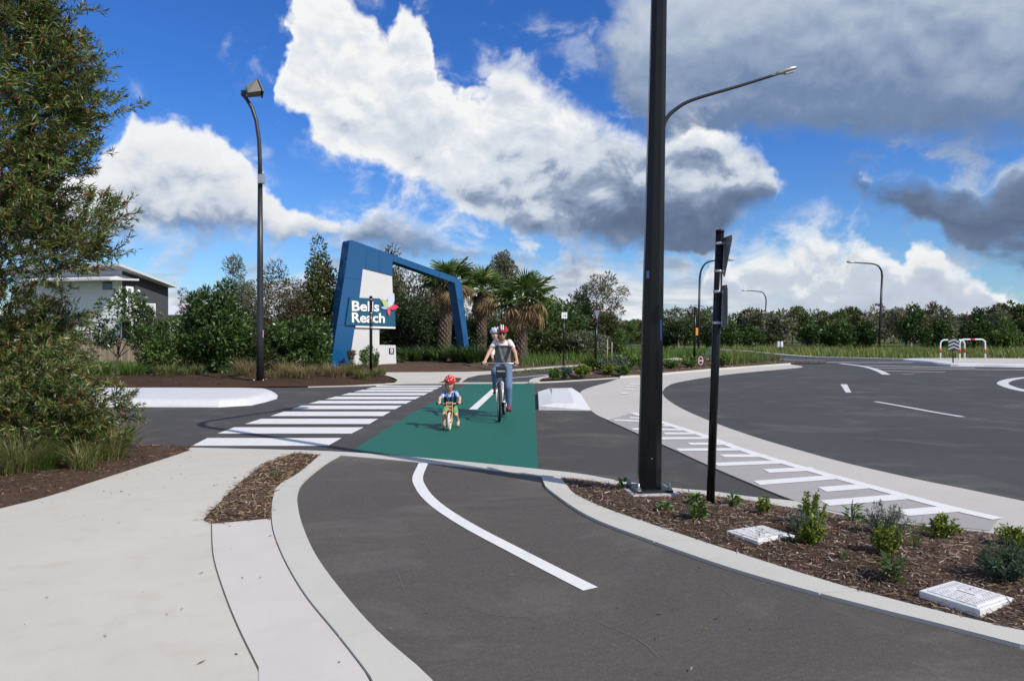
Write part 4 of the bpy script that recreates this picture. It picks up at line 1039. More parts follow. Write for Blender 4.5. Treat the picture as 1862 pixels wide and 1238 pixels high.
# ================================================================== across the side road: trees on the left bank
ptree('small_tree', 'small tree with bare stem and layered dark leaves in front of the white house wall', 214, 25.4, 520, 100, colset='glossy', clear=0.24, clumps=22, per=90, L=0.16, W=0.07, mat='leaf_gloss', trunk_r=0.04, csize=(0.18, 0.32))
ptree('round_shrub', 'bright green bushy shrub right of the small bare stemmed tree', 306, 26.6, 583, 118, colset='bright', clear=0.05, clumps=44, per=150, L=0.16, W=0.05, trunk_r=0.04, cat='shrub')
ptree('leafy_tree', 'dark glossy tree left of the tall curved lamp post', 396, 26.5, 528, 100, colset='glossy', clear=0.06, clumps=60, per=170, L=0.17, W=0.075, mat='leaf_gloss', trunk_r=0.05)
ptree('slender_tree', 'pale slender tree rising above the others left of the lamp post', 427, 33, 468, 62, colset='grey', clear=0.35, clumps=34, per=110, L=0.17, W=0.04, trunk_r=0.05, csize=(0.18, 0.34))
ptree('olive_tree', 'olive brown tree between the dark glossy tree and the lamp post', 440, 34, 535, 90, colset='olive', clear=0.0, clumps=40, per=150, L=0.16, W=0.04, trunk_r=0.05)
ptree('rust_tree', 'brownish green bushy tree just right of the curved lamp post', 508, 30.5, 484, 118, colset='brown', clear=0.0, clumps=74, per=150, L=0.15, W=0.045, trunk_r=0.06)
ptree('pointed_tree', 'tall pointed dark tree touching the blue sign frame', 584, 31.8, 442, 110, colset='tips', clear=0.03, clumps=120, per=150, L=0.16, W=0.07, mat='leaf_gloss', trunk_r=0.06, profile=cone, csize=(0.18, 0.32))
ptree('broad_shrub', 'broad glossy shrub at the foot of the blue sign frame', 548, 28.2, 585, 105, colset='glossy', clear=0.0, clumps=60, per=170, L=0.16, W=0.075, mat='leaf_gloss', trunk_r=0.04, cat='shrub')
ptree('low_shrub', 'low dark shrub behind the curved lamp post', 470, 27.6, 618, 84, colset='dark', clear=0.0, clumps=36, per=150, L=0.15, W=0.06, trunk_r=0.03, cat='shrub')
ptree('hazel_tree', 'yellowish brown thin tree behind the bright shrub by the house', 350, 42, 535, 70, colset='brown', clear=0.05, clumps=36, per=120, L=0.2, W=0.05, trunk_r=0.05)
ptree('grey_shrub', 'loose grey green shrub below the house balcony', 275, 31, 566, 62, colset='grey', clear=0.0, clumps=30, per=110, L=0.15, W=0.03, trunk_r=0.03, cat='shrub')
ptree('hedge_shrub', 'shrub beside the paling fence half hidden by the bottlebrush', 120, 33, 600, 130, colset='olive', clear=0.0, clumps=36, per=150, L=0.18, W=0.05, trunk_r=0.03, cat='shrub')
for (px, Y, h, r, n, cs, lab) in [
    (522, 24.0, 0.55, 0.28, 520, DRY, 'dry straw grass clump right of the lamp post base'),
    (548, 23.0, 0.5, 0.25, 420, DRY, 'dry grass clump nearest the zebra crossing'),
    (610, 23.8, 0.5, 0.3, 480, DRY, 'dry grass clump below the blue sign leg'),
    (645, 24.6, 0.5, 0.26, 420, STRAW, 'greenish dry grass clump left of the thin black post'),
    (580, 25.2, 0.4, 0.3, 380, DRY, 'flattened dry grass clump before the glossy shrub'),
    (452, 24.2, 0.62, 0.3, 460, DRY, 'dry upright grass clump left of the lamp post base'),
    (662, 23.2, 0.34, 0.24, 300, STRAW, 'short grass clump at the foot of the thin black post'),
    (500, 23.4, 0.35, 0.24, 260, DRY, 'low dry grass clump behind the lamp post base'),
    (240, 24.8, 0.5, 0.35, 420, LUSH, 'green grass clump at the stem of the small tree'),
    (180, 25.0, 0.45, 0.35, 420, LUSH, 'green grass clump left of the small tree'),
    (300, 24.6, 0.45, 0.3, 360, STRAW, 'grass clump under the bright shrub'),
    (350, 24.6, 0.42, 0.28, 320, STRAW, 'brown grass clump before the dark glossy tree'),
    (690, 25.4, 0.28, 0.22, 240, STRAW, 'short grass clump right of the thin black post')]:
    tuft('grass_clump', lab, (px - CX) * Y / F, Y, h, r, n, cs, 0.8, 0.016, 'grasses on the far bank', 0.1)
for (px, Y, h, lab) in [(640, 30.4, 0.75, 'small sapling in front of the blue sign leg'), (672, 29.8, 0.95, 'thin sapling close to the thin black post'), (662, 29.6, 0.7, 'bushy young plant left of the thin black post'), (683, 30.2, 0.6, 'young plant right of the thin black post'), (706, 33.5, 0.65, 'young plant below the small dark plaque'), (733, 35, 0.7, 'low plant at the right foot of the white sign wall'), (760, 35.5, 0.5, 'low seedling right of the white sign wall')]:
    tree('sapling', lab, (px - CX) * Y / F, Y, h, h * 0.55, colset='bright' if px > 650 else 'olive', clear=0.1, clumps=14, per=40, L=0.10, W=0.04, trunk_r=0.012, group='saplings around the entry sign', cat='plant', z0=0.12, nl=4)

# strap leaved clumps round the right leg of the frame
for (px, Y, h, n, lab) in [(800, 35.5, 0.85, 160, 'strap leaved clump at the foot of the left palm'), (835, 34.6, 1.0, 240, 'strap leaved clump left of the slanted blue leg'), (862, 34.2, 0.95, 240, 'strap leaved clump right of the slanted blue leg'), (885, 34.8, 0.85, 200, 'strap leaved clump behind the cyclist'), (770, 36.2, 0.9, 160, 'dark strap leaved clump right of the white sign wall'), (745, 36.4, 0.9, 160, 'dark strap leaved clump beside the white sign wall')]:
    tuft('flax_clump', lab, (px - CX) * Y / F, Y, h, 0.3, n, FLAX, 1.0, 0.065, 'strap leaved clumps under the frame', 0.1, 4, 'plant', 'leaf_gloss')

# ================================================================== palms
def frond_mesh(name, dead, seed):
    r = np.random.default_rng(seed); parts = []
    pet = 0.75; n = 26
    Vs = []; Fq = []; C = []
    # stalk along +x, drooping
    def curve_pt(t): return np.array([t * pet, 0, -0.10 * t * t])
    base = len(Vs)
    for k in range(4):
        c = curve_pt(k / 3); 
        for s in (-1, 1): Vs.append(c + np.array([0, s * 0.022, 0]))
    for k in range(3): Fq.append([2 * k, 2 * k + 1, 2 * k + 3, 2 * k + 2])
    hub = curve_pt(1.0); L = 0.80
    colset = [(0.30, 0.21, 0.115), (0.38, 0.28, 0.17), (0.22, 0.15, 0.085)] if dead else [(0.055, 0.10, 0.022), (0.085, 0.14, 0.035), (0.14, 0.19, 0.055)]
    C += [colset[0]] * 8
    for i in range(n):
        a = math.radians(-125 + 250 * i / (n - 1)); ll = L * (0.72 + 0.28 * math.cos(a * 0.7)) * r.uniform(0.88, 1.08)
        d = np.array([math.cos(a), math.sin(a), 0]); s = np.array([-math.sin(a), math.cos(a), 0]); c = np.array(colset[r.integers(3)]) * r.uniform(0.8, 1.2)
        dr = (0.75 if dead else 0.34) * r.uniform(0.8, 1.2); w = 0.062
        b = len(Vs)
        for k in range(4):
            t = k / 3; p = hub + d * ll * (t - 0.15 * dr * t * t) + np.array([0, 0, -1]) * ll * dr * t ** 2.2
            ww = w * (0.25 + 0.75 * math.sin(PI * min(1, t * 0.85 + 0.12))) * (0.15 if k == 3 else 1)
            tw = np.array([0, 0, 0.02 if i % 2 else -0.02])
            Vs += [p - s * ww / 2 + tw, p + s * ww / 2 - tw]; C += [c, c]
        for k in range(3): Fq.append([b + 2 * k, b + 2 * k + 1, b + 2 * k + 3, b + 2 * k + 2])
    return np_mesh(name, np.array(Vs), np.array(Fq), np.clip(np.array(C), 0, 1))
FR_G = [frond_mesh('frond', False, k) for k in range(3)]; FR_D = [frond_mesh('dead_frond', True, 10 + k) for k in range(3)]
for me in FR_G: me.materials.append(M['leaf_gloss'])
for me in FR_D: me.materials.append(M['leaf_dull'])
def palm(label, px, Y, base_py, hub_py, wpx, crown_px, lean=0.0, dead=16, seed=0):
    r = random.Random(seed); x = (px - CX) * Y / F; hz = EYE - (hub_py - HY) * Y / F; rt = wpx * Y / F / 2
    root = thing('fan_palm', label, 'palm', (x, Y, 0.05), 0, 'fan palms by the entry sign')
    mb = MB(); mb.tube([(0, 0, -0.1), (lean * 0.3, 0, hz * 0.3), (lean * 0.7, 0, hz * 0.7), (lean, 0, hz)], [rt * 1.15, rt, rt * 0.95, rt * 0.8], 16, cap=True)
    tr = mb.build('trunk', M['palm_bark'], root)
    # criss-cross stubs of old leaf bases
    mb = MB(); rows = int(hz / 0.13)
    for i in range(rows):
        z = 0.1 + i * 0.13
        for k in range(9):
            a = 2 * PI * (k + (0.5 if i % 2 else 0)) / 9 + r.uniform(-.06, .06); f = z / hz; cx = lean * f; rr = rt * (1.1 - 0.25 * f)
            o = Vector((math.cos(a), math.sin(a), 0)); s = Vector((-math.sin(a), math.cos(a), 0)); c = Vector((cx, 0, z)) + o * rr * 0.93
            w = rr * 0.42; tip = c + o * rr * 0.30 + Vector((0, 0, 0.16))
            mb.add([c - s * w * .6, c + s * w * .6, tip + s * w * .3, tip - s * w * .3, c + Vector((0, 0, .17)) - s * w * .5, c + Vector((0, 0, .17)) + s * w * .5], [(0, 1, 2, 3), (3, 2, 5, 4), (0, 3, 4), (1, 5, 2)])
    st = mb.build('leaf_bases', M['palm_bark'], tr); st['kind'] = 'stuff'
    sc = crown_px / 2 * Y / F / 1.42
    def put(me, az, el, roll, s, drop):
        o = bpy.data.objects.new(me.name.split('.')[0], me); COL.objects.link(o); o.parent = root
        o.location = (lean + math.cos(az) * rt * 0.3, math.sin(az) * rt * 0.3, hz - drop)
        o.rotation_euler = (roll, -el, az); o.scale = (s, s, s)
    for k in range(28):
        el = math.radians(r.choice([80, 66, 52, 40, 28, 14, 2]) + r.uniform(-8, 8))
        put(FR_G[k % 3], k * 2.399 + r.uniform(-.2, .2), el, r.uniform(-.4, .4), sc * r.uniform(0.85, 1.1), 0.0)
    for k in range(dead):
        el = math.radians(r.uniform(-70, 6)); put(FR_D[k % 3], k * 2.399 + r.uniform(-.3, .3), el, r.uniform(-.6, .6), sc * r.uniform(0.62, 0.98), r.uniform(0.0, 0.3))
    return root
palm('leftmost fan palm with thick criss cross trunk behind the blue beam', 806, 38, 655, 514, 21, 98, 0.25, 20, 1)
palm('middle fan palm with dark trunk and brown hanging leaves', 874, 42, 640, 528, 18, 92, 0.1, 24, 2)
palm('rightmost fan palm with bright green crown behind the cyclist', 946, 36.5, 660, 548, 19, 112, 0.2, 24, 3)

# ================================================================== bush behind the sign and the far tree line
for (px, Y, top, w, cs, lab, kw) in [
    (745, 46, 512, 110, 'olive', 'olive tree behind the white sign wall', {}),
    (705, 48, 480, 60, 'brown', 'brownish tree top showing between white wall and beam', {}),
    (790, 52, 545, 120, 'olive', 'tangled olive tree inside the blue frame', {}),
    (720, 42, 560, 110, 'dark', 'dark shrub mass right behind the white sign wall', {}),
    (770, 44, 575, 110, 'dark', 'dark shrubs behind the leftmost palm', {}),
    (840, 52, 570, 110, 'olive', 'scrubby tree between left and middle palm', {}),
    (912, 60, 476, 46, 'grey', 'thin pale gum tree top above the middle palm', dict(clear=0.55)),
    (905, 54, 560, 100, 'olive', 'scrub behind the middle palm trunk', {}),
    (870, 44, 600, 110, 'dark', 'dark undergrowth behind the strap leaved clumps', {}),
    (985, 42, 548, 120, 'glossy', 'dense dark green tree right of the right palm', {}),
    (1015, 45, 556, 70, 'bright', 'mid green tree behind the small white sign', {}),
    (960, 46, 575, 90, 'glossy', 'dark tree behind the right palm trunk', {}),
    (1085, 47, 512, 84, ([(0.10, 0.10, 0.055), (0.145, 0.13, 0.08), (0.12, 0.085, 0.055), (0.19, 0.17, 0.12)], [0.4, 0.3, 0.15, 0.15]), 'tall loose brown gum tree behind the give way sign', dict(clear=0.4, csize=(0.16, 0.3), clumps=40, per=80, L=0.22, W=0.06, bark='bark_pale')),
    (1050, 46, 545, 60, 'dark', 'narrow dark tree left of the tall gum', {}),
    (1085, 45, 585, 80, 'olive', 'olive scrub under the tall gum', {}),
    (1060, 41, 615, 80, 'grey', 'grey twiggy shrub left of the give way sign', {}),
    (1000, 41, 615, 80, 'olive', 'low scrub behind the small white sign', {}),
    (1105, 44, 585, 40, 'olive', 'thin olive tree right of the give way sign', {}),
    (660, 40, 560, 120, 'dark', 'dark shrub mass behind the left sign leg', {}),
    (640, 44, 520, 90, 'glossy', 'tree hidden behind the blue sign leg', {})]:
    ptree('bush_tree', lab, px, Y, top - 10, w * 1.12, colset=cs, **{**dict(clear=0.02, clumps=66, per=110, L=0.24, W=0.085, trunk_r=0.08, group='bush behind the entry sign'), **kw})
r2 = random.Random(5)
# front row of planted trees along the far road
ROAD_I = [0]; ORD = ['first', 'second', 'third', 'fourth', 'fifth', 'sixth', 'seventh', 'eighth', 'ninth', 'tenth', 'eleventh', 'twelfth', 'thirteenth', 'fourteenth', 'fifteenth', 'sixteenth', 'seventeenth', 'eighteenth']
for (px, Y, top, w, cs) in [(1190, 72, 585, 44, 'glossy'), (1212, 70, 576, 46, 'dark'), (1245, 68, 570, 44, 'glossy'), (1285, 70, 580, 46, 'dark'), (1325, 66, 590, 50, 'glossy'), (1365, 66, 592, 44, 'glossy'),
    (1408, 64, 600, 40, 'olive'), (1475, 64, 585, 42, 'glossy'), (1512, 64, 592, 40, 'glossy'), (1532, 63, 588, 34, 'glossy'), (1550, 64, 590, 36, 'bright'), (1572, 63, 590, 42, 'glossy'),
    (1663, 60, 560, 48, 'glossy'), (1705, 60, 575, 46, 'glossy'), (1772, 60, 555, 50, 'glossy'), (1822, 60, 578, 52, 'bright'), (1862, 62, 575, 46, 'dark'), (1910, 62, 575, 50, 'dark')]:
    ROAD_I[0] += 1
    ptree('roadside_tree', ORD[ROAD_I[0] - 1] + ' rounded tree from the left in the row along the far verge', px, Y, top + r2.uniform(-8, 5), w * r2.uniform(0.8, 1.1), colset=cs, clear=r2.uniform(0.05, 0.16), clumps=int(r2.uniform(26, 44)), per=62, L=0.28, W=0.13, trunk_r=0.07, group='trees along the far verge', profile=lambda t: max(0.25, min(1, 1.4 * (1 - t) + 0.12)))
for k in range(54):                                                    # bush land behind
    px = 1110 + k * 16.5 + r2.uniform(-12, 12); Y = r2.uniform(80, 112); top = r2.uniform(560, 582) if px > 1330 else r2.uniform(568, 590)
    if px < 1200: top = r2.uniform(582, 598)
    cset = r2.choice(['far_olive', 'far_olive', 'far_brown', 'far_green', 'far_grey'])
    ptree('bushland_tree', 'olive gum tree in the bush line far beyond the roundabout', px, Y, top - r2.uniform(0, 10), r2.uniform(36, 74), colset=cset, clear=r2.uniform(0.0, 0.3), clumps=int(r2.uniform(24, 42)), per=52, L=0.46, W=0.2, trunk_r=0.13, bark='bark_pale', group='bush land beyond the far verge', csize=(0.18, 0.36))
for k in range(16):
    px = -60 + k * 62 + r2.uniform(-15, 15); Y = r2.uniform(70, 95)
    ptree('distant_tree', 'distant olive tree glimpsed behind the left bank', px, Y, r2.uniform(560, 585), r2.uniform(70, 110), colset=r2.choice(['olive', 'dark', 'brown']), clear=0.0, clumps=36, per=52, L=0.45, W=0.22, trunk_r=0.1, group='distant trees on the left')
ptree('verge_tree', 'young street tree on the far lawn left of the thick pole', 1147, 62, 590, 26, colset='bright', clear=0.35, clumps=20, per=50, L=0.2, W=0.1, trunk_r=0.06)
ptree('verge_tree', 'grey stemmed street tree on the far lawn right of the thick pole', 1233, 66, 585, 40, colset='dark', clear=0.42, clumps=26, per=60, L=0.25, W=0.12, trunk_r=0.09, bark='bark_pale')
ptree('staked_sapling', 'staked sapling with red tips behind the give way sign', 1125, 38, 605, 26, colset='bright', clear=0.3, clumps=16, per=50, L=0.14, W=0.06, trunk_r=0.02)

# ---- long grass (nobody could count it)
def grass_field(name, label, poly, n, h, colset, w=0.02, lean=0.5, z0=0.0, hvar=None):
    xs = [p[0] for p in poly]; ys = [p[1] for p in poly]; X = RN.uniform(min(xs), max(xs), n * 6); Y = RN.uniform(min(ys), max(ys), n * 6)
    ok = inside(poly, X, Y); X, Y = X[ok][:n], Y[ok][:n]; m = len(X)
    V, Fq, C = blades(m, h, 0.05, lean, w, pal(m, *colset), 2, 0.35)
    pn = np.array([0.75 + 0.7 * mnoise.noise(Vector((a * 0.6, b * 0.6, 3.3))) for a, b in zip(X, Y)])
    V = V.reshape(m, -1, 3); V[..., 2] *= pn[:, None]; V += np.stack([X, Y, np.full(m, z0)], 1)[:, None]
    C = C.reshape(m, -1, 3) * (0.75 + 0.5 * pn)[:, None, None]
    o = mesh_obj(name, np_mesh(name, V.reshape(-1, 3), Fq, np.clip(C, 0, 1).reshape(-1, 3)), M['blade']); tag(o, label, None, None, 'stuff')
verge = [tuple(Vector(p) + Vector((0.3, 0.8))) for p in rbf] + GP([(1720, 655)]) + [(40, 42), (60, 43), (60, 56), (35, 56), (24, 60), (19, 68)]
grass_field('long_grass', 'long unmown yellow green grass on the far verge', verge, 26000, 0.55, ([(0.14, 0.175, 0.05), (0.10, 0.15, 0.035), (0.19, 0.20, 0.07), (0.25, 0.22, 0.10)], [0.35, 0.3, 0.23, 0.12]), 0.05)
bush_edge = GP([(950, 668.5), (1020, 663.6), (1077, 661.2), (1165, 657), (1240, 651)]) + [(14, 52), (10, 60), (2, 46), (0, 40)]
grass_field('roadside_grass', 'bright green grass along the far footpath', bush_edge, 16000, 0.5, LUSH, 0.04)
gs2 = GP([(905, 680.2), (940, 675.4), (1020, 668.8), (1077, 665.2), (1165, 660.2), (1165, 660.6), (1069, 666.2), (1020, 671), (941, 679)])
grass_field('strip_grass', 'thin dry grass between far footpath and bike path', gs2, 900, 0.12, STRAW, 0.03)
lawn_l = [(-45, 26.4), (-20, 27.4)] + GP([(340, 679.4), (480, 678.4)]) + [(-11, 33), (-20, 40), (-45, 40)]
grass_field('left_lawn', 'green grass below the paling fence', lawn_l, 14000, 0.22, LUSH, 0.035)
isl_g = GP([(1325, 668), (1425, 659.8), (1400, 657.6), (1330, 656.6), (1290, 661)])
grass_field('island_grass', 'upright green grasses at the tip of the far island', isl_g, 5000, 0.62, ([(0.09, 0.13, 0.03), (0.13, 0.17, 0.045), (0.18, 0.18, 0.08)], [0.4, 0.35, 0.25]), 0.035, 0.3)
isl_g2 = GP([(1175, 671), (1290, 664), (1290, 659), (1204, 659.5), (1175, 662)])
grass_field('island_groundcover', 'low green and purplish ground cover on the far island', isl_g2, 3000, 0.3, ([(0.085, 0.115, 0.035), (0.14, 0.14, 0.06), (0.10, 0.085, 0.05)], [0.5, 0.3, 0.2]), 0.04, 0.5)
for (px, py, h, r, cs, lab) in [(1059, 686, .42, .3, YG, 'yellow green shrub left of the give way post on the far island'), (1075, 678, .6, .3, YG, 'yellow green shrub touching the give way post'), (1096, 678, .45, .35, BG, 'grey green shrub right of the give way post'), (1108, 682, .35, .3, YG, 'low bright shrub on the far island'), (1124, 676, .55, .45, BG, 'grey shrub on the far island near the thick pole'), (1145, 672, .55, .45, MG, 'green shrub on the far island left of the thick pole'), (1133, 683, .3, .3, MG, 'small low shrub at the near edge of the far island'), (1010, 690, .25, .2, MG, 'seedling at the tip of the far island'), (1028, 687, .3, .2, BG, 'tiny grey seedling near the tip of the far island'),
                           (1219, 672, .35, .3, MG, 'small shrub right of the thick pole on the far island'), (1254, 670, .4, .35, MG, 'shrub left of the short black post on the far island'), (1314, 667, .6, .35, MG, 'bright shrub right of the sign post on the far island'), (1172, 674, .5, .4, MG, 'shrub hidden by the thick pole')]:
    X, Y = G(px, py)
    s_ = fine_shrub('island_shrub', lab, px, py, h, r, 700, cs, 0.11, 0.06, 'leaf', 40); s_['group'] = 'shrubs on the far island'; s_.location.z = 0.12

# ================================================================== street lamps
def head_cobra(root, p, d, s=1.0, mat='alu'):
    """flat street light head at p, pointing along d"""
    d = Vector(d).normalized(); side = Vector((-d.y, d.x, 0)).normalized(); up = d.cross(side) * -1 if d.cross(side).z < 0 else d.cross(side)
    rot = Matrix((d, side, up)).transposed()
    mb = MB(); prof = [(-0.16, .05, .04), (-0.05, .07, .055), (0.08, .12, .07), (0.3, .155, .07), (0.5, .15, .055), (0.6, .10, .03), (0.63, .04, .012)]
    n = 10; vs = []; fs = []
    for (a, w, h) in prof:
        for k in range(n):
            t = 2 * PI * k / n; vs.append(Vector(p) + rot @ Vector((a * s, math.cos(t) * w * s, (math.sin(t) * h * 1.5 + 0.02) * s)))
    for i in range(len(prof) - 1):
        for k in range(n): fs.append((i * n + k, i * n + (k + 1) % n, (i + 1) * n + (k + 1) % n, (i + 1) * n + k))
    fs += [tuple(range(n))[::-1], tuple((len(prof) - 1) * n + k for k in range(n))]
    mb.add(vs, fs, True); hd = mb.build('lamp_head', M[mat], root)
    mb = MB(); mb.box(Vector(p) + rot @ Vector((0.32 * s, 0, -0.09 * s)), (0.36 * s, 0.22 * s, 0.03 * s), rot); mb.build('lens', M['lens'], hd)
    return hd
M['lens'] = simple('lens', (0.55, 0.56, 0.55), 0.2, 0, 0.03)
M['sticker'] = simple('sticker', (0.10, 0.16, 0.42), 0.4, 0, 0.5, 60)
M['sticker_white'] = simple('sticker_white', (0.7, 0.7, 0.72), 0.5)
M['yellow'] = simple('yellow', (0.75, 0.36, 0.02), 0.45)
M['pole_black'] = simple('pole_black', (0.005, 0.0055, 0.0065), 0.27, 0.0, 0.35, 2.2, 0.04, 40, spec=0.3)
M['footing'] = concrete('footing', (0.46, 0.45, 0.43), 0.2)
# --- the thick pole in the foreground
px_, py_ = 1180, 905
bx, by = G(px_, py_)
np_ = thing('near_lamp_post', 'thick black octagonal lamp post standing on a bolted plate in the right bed', 'lamp post', (bx, by, 0.0))
lean = 0.02
Hs = [0.10, 2.4, 4.8, 6.6, 7.3]
def prad(z): return 0.118 - 0.0085 * min(z, 4.8) - 0.003 * max(0, z - 4.8)
mb = MB(); mb.tube([(lean * z, 0, z) for z in Hs], [prad(z) for z in Hs], 8, smooth=False, phase=PI / 8); mb.build('pole', M['pole_black'], np_)
ad = Vector((0.62, 0.78, 0)); topz = 7.3
arm = [Vector((lean * topz, 0, topz))]
for k in range(1, 7):
    t = k / 6; a = t * R(72); arm.append(Vector((lean * topz, 0, topz)) + ad * 0.75 * (1 - math.cos(a)) + Vector((0, 0, 0.75 * math.sin(a))))
arm.append(arm[-1] + ad * 1.0 + Vector((0, 0, 0.26))); arm.append(arm[-1] + ad * 0.9 + Vector((0, 0, 0.2)))
mb = MB(); mb.tube(arm, [0.068, 0.066, 0.064, 0.062, 0.06, 0.057, 0.054, 0.048, 0.042], 8); mb.build('arm', M['pole_black'], np_)
head_cobra(np_, arm[-1], ad + Vector((0, 0, 0.15)))
mb = MB(); mb.box((0, 0, 0.095), (0.36, 0.36, 0.022), Matrix.Rotation(R(8), 3, 'Z')); mb.build('base_plate', M['black_metal'], np_, 0.004)
mb = MB(); c = 0.23
mb.prism([(-c, -c), (c, -c), (c, c), (-c, c)], -0.1, 0.083); ft = mb.build('footing', M['footing'], np_, 0.012); ft.rotation_euler = (0, 0, R(8))
for k in range(4):
    a = R(45 + 90 * k + 8); p = Vector((math.cos(a) * 0.215, math.sin(a) * 0.215, 0))
    mb = MB(); mb.tube([p + Vector((0, 0, 0.1)), p + Vector((0, 0, 0.175))], 0.011, 8); bo = mb.build('anchor_bolt', M['steel'], np_)
    mb = MB(); mb.tube([p + Vector((0, 0, 0.108)), p + Vector((0, 0, 0.132))], 0.024, 6, smooth=False); mb.tube([p + Vector((0, 0, 0.1065)), p + Vector((0, 0, 0.1095))], 0.03, 10); mb.build('nut', M['steel'], bo)
def on_pole(z, ang, w, h, mat, nm, parent=np_, axis=(0, 0), rad=None):
    r = (rad or prad(z) * math.cos(PI / 8)) + 0.0015; o = Vector((math.cos(ang), math.sin(ang), 0)); s = Vector((-o.y, o.x, 0)); c = Vector((lean * z, 0, z)) + o * r
    mb = MB(); mb.box(c, (0.002, w, h), Matrix((o, s, Vector((0, 0, 1)))).transposed()); return mb.build(nm, mat, parent)
on_pole(2.15, R(-135), 0.035, 0.07, M['sticker'], 'sticker'); on_pole(1.62, R(-45), 0.03, 0.19, M['sticker'], 'sticker')
on_pole(0.78, R(-90), 0.006, 0.006, M['sticker_white'], 'screw'); on_pole(0.40, R(-90), 0.006, 0.006, M['sticker_white'], 'screw')
mb = MB(); mb.box(Vector((lean * 0.6, -prad(.6) * math.cos(PI / 8) - 0.002, 0.62)), (0.075, 0.006, 0.34)); mb.build('access_door', M['pole_black'], np_)

# --- tall curved flood light post on the left
fx, fy = G(473, 699); fl = thing('flood_light_post', 'tall curved dark post with a grey flood light on the left bank', 'lamp post', (fx, fy, 0.08))
def LP(px, py, Y, o): return AT(px, py, Y) - Vector(o)
o_ = (fx, fy, 0.08)
pts = [LP(473, 697, fy, o_), LP(473, 600, fy, o_), LP(473, 480, fy, o_), LP(473, 335, fy, o_)]
mb = MB(); mb.tube(pts, [0.115, 0.105, 0.09, 0.072], 12); mb.build('pole', M['dark_metal'], fl)
pts = [LP(473, 335, fy, o_), LP(472.5, 290, fy, o_), LP(471, 255, fy, o_), LP(466, 220, fy, o_), LP(458, 196, fy, o_), LP(448, 180, fy, o_), LP(440, 171, fy, o_)]
mb = MB(); mb.tube(pts, [0.066, 0.064, 0.062, 0.06, 0.058, 0.056, 0.055], 10); mb.build('curved_arm', M['dark_metal'], fl)
mb = MB(); mb.box(LP(475, 326, fy - 0.1, o_), (0.17, 0.16, 0.27)); bx_ = mb.build('control_box', M['alu'], fl, 0.01)
mb = MB(); mb.tube([LP(478, 313, fy, o_), LP(478, 318, fy, o_)], 0.035, 10); mb.build('sensor', M['alu'], fl)
mb = MB(); mb.tube([LP(443, 173, fy, o_), LP(448, 168, fy, o_), LP(455, 168, fy, o_)], 0.03, 8); mb.box(LP(443, 170, fy, o_), (0.12, 0.12, 0.16)); mb.build('bracket', M['dark_metal'], fl)
rot = Matrix.Rotation(R(-22), 3, 'Y') @ Matrix.Rotation(R(25), 3, 'Z')
hd_c = LP(459, 164, fy - 0.1, o_)
mb = MB(); 
vs = [Vector(p) for p in [(-.2, -.17, -.13), (.2, -.2, -.17), (.2, .2, -.17), (-.2, .17, -.13), (-.17, -.14, .12), (.2, -.2, .2), (.2, .2, .2), (-.17, .14, .12)]]
mb.add([hd_c + rot @ p for p in vs], [(0, 3, 2, 1), (4, 5, 6, 7), (0, 1, 5, 4), (2, 3, 7, 6), (1, 2, 6, 5), (0, 4, 7, 3)]); hh = mb.build('flood_light', simple('lamp_grey', (0.17, 0.16, 0.145), 0.5, 0.3), fl, 0.015)
mb = MB(); mb.box(hd_c + rot @ Vector((.235, 0, .0)), (0.05, 0.46, 0.42), rot); mb.build('visor', M['black_metal'], hh, 0.01)
mb = MB(); mb.box((0, 0, 0.0), (0.42, 0.42, 0.05)); mb.build('base_plate', M['footing'], fl)
for k in range(4):
    a = R(45 + 90 * k); mb = MB(); mb.tube([(math.cos(a) * .2, math.sin(a) * .2, 0.02), (math.cos(a) * .2, math.sin(a) * .2, 0.09)], 0.02, 6); mb.build('anchor_bolt', M['steel'], fl)
mb = MB(); mb.box(LP(478.5, 607, fy - 0.1, o_), (0.012, 0.012, 0.22)); mb.build('sticker', M['sticker_white'], fl)

# --- curved street lights
def street_lamp(label, Y, base_px, base_py, path, r0, r1, hs, group='street lamps around the roundabout'):
    b = AT(base_px, base_py, Y); b.z = 0.0
    root = thing('street_lamp', label, 'street lamp', b, 0, group)
    P = [AT(x, y, Y) - b for x, y in path]; P = [Vector((AT(base_px, base_py, Y).x - b.x, 0, -0.05))] + P
    nst = 1 + next(i for i, p in enumerate(path) if p[2:] == ()) if False else None
    k = SPLIT[label] if label in SPLIT else 2
    mb = MB(); mb.tube(P[:k + 1], [r0 + (r1 - r0) * i / k for i in range(k + 1)], 10); mb.build('pole', M['dark_metal'], root)
    A = spline([tuple(p) for p in P[k:]], 4); mb = MB(); mb.tube(A, [r1 - (r1 * 0.45) * i / len(A) for i in range(len(A))], 8); mb.build('arm', M['dark_metal'], root)
    d = (P[-1] - P[-2]); head_cobra(root, P[-1], d + Vector((0.001, 0.05, 0)), hs)
    return root
SPLIT = {}
street_lamp('street lamp whose long rising arm shows right of the thick black pole', 25.5, 1194, 687, [(1195, 420), (1197, 300), (1202, 250), (1211, 218), (1230, 198), (1262, 181), (1340, 158), (1420, 133)], 0.10, 0.085, 0.95)
l1 = street_lamp('lamp with its arm bent right behind the near sign post', 58, 1270, 640, [(1271, 570), (1272.5, 505), (1275, 492), (1282, 480), (1294, 474.5), (1310, 473.5), (1324, 473)], 0.11, 0.085, 0.85)
street_lamp('lamp with its arm bent left in the grass beyond the roundabout', 60, 1598, 640, [(1601, 570), (1604, 503), (1602.5, 492), (1596, 483), (1585, 479.5), (1568, 478.5), (1551, 477)], 0.11, 0.085, 0.85)
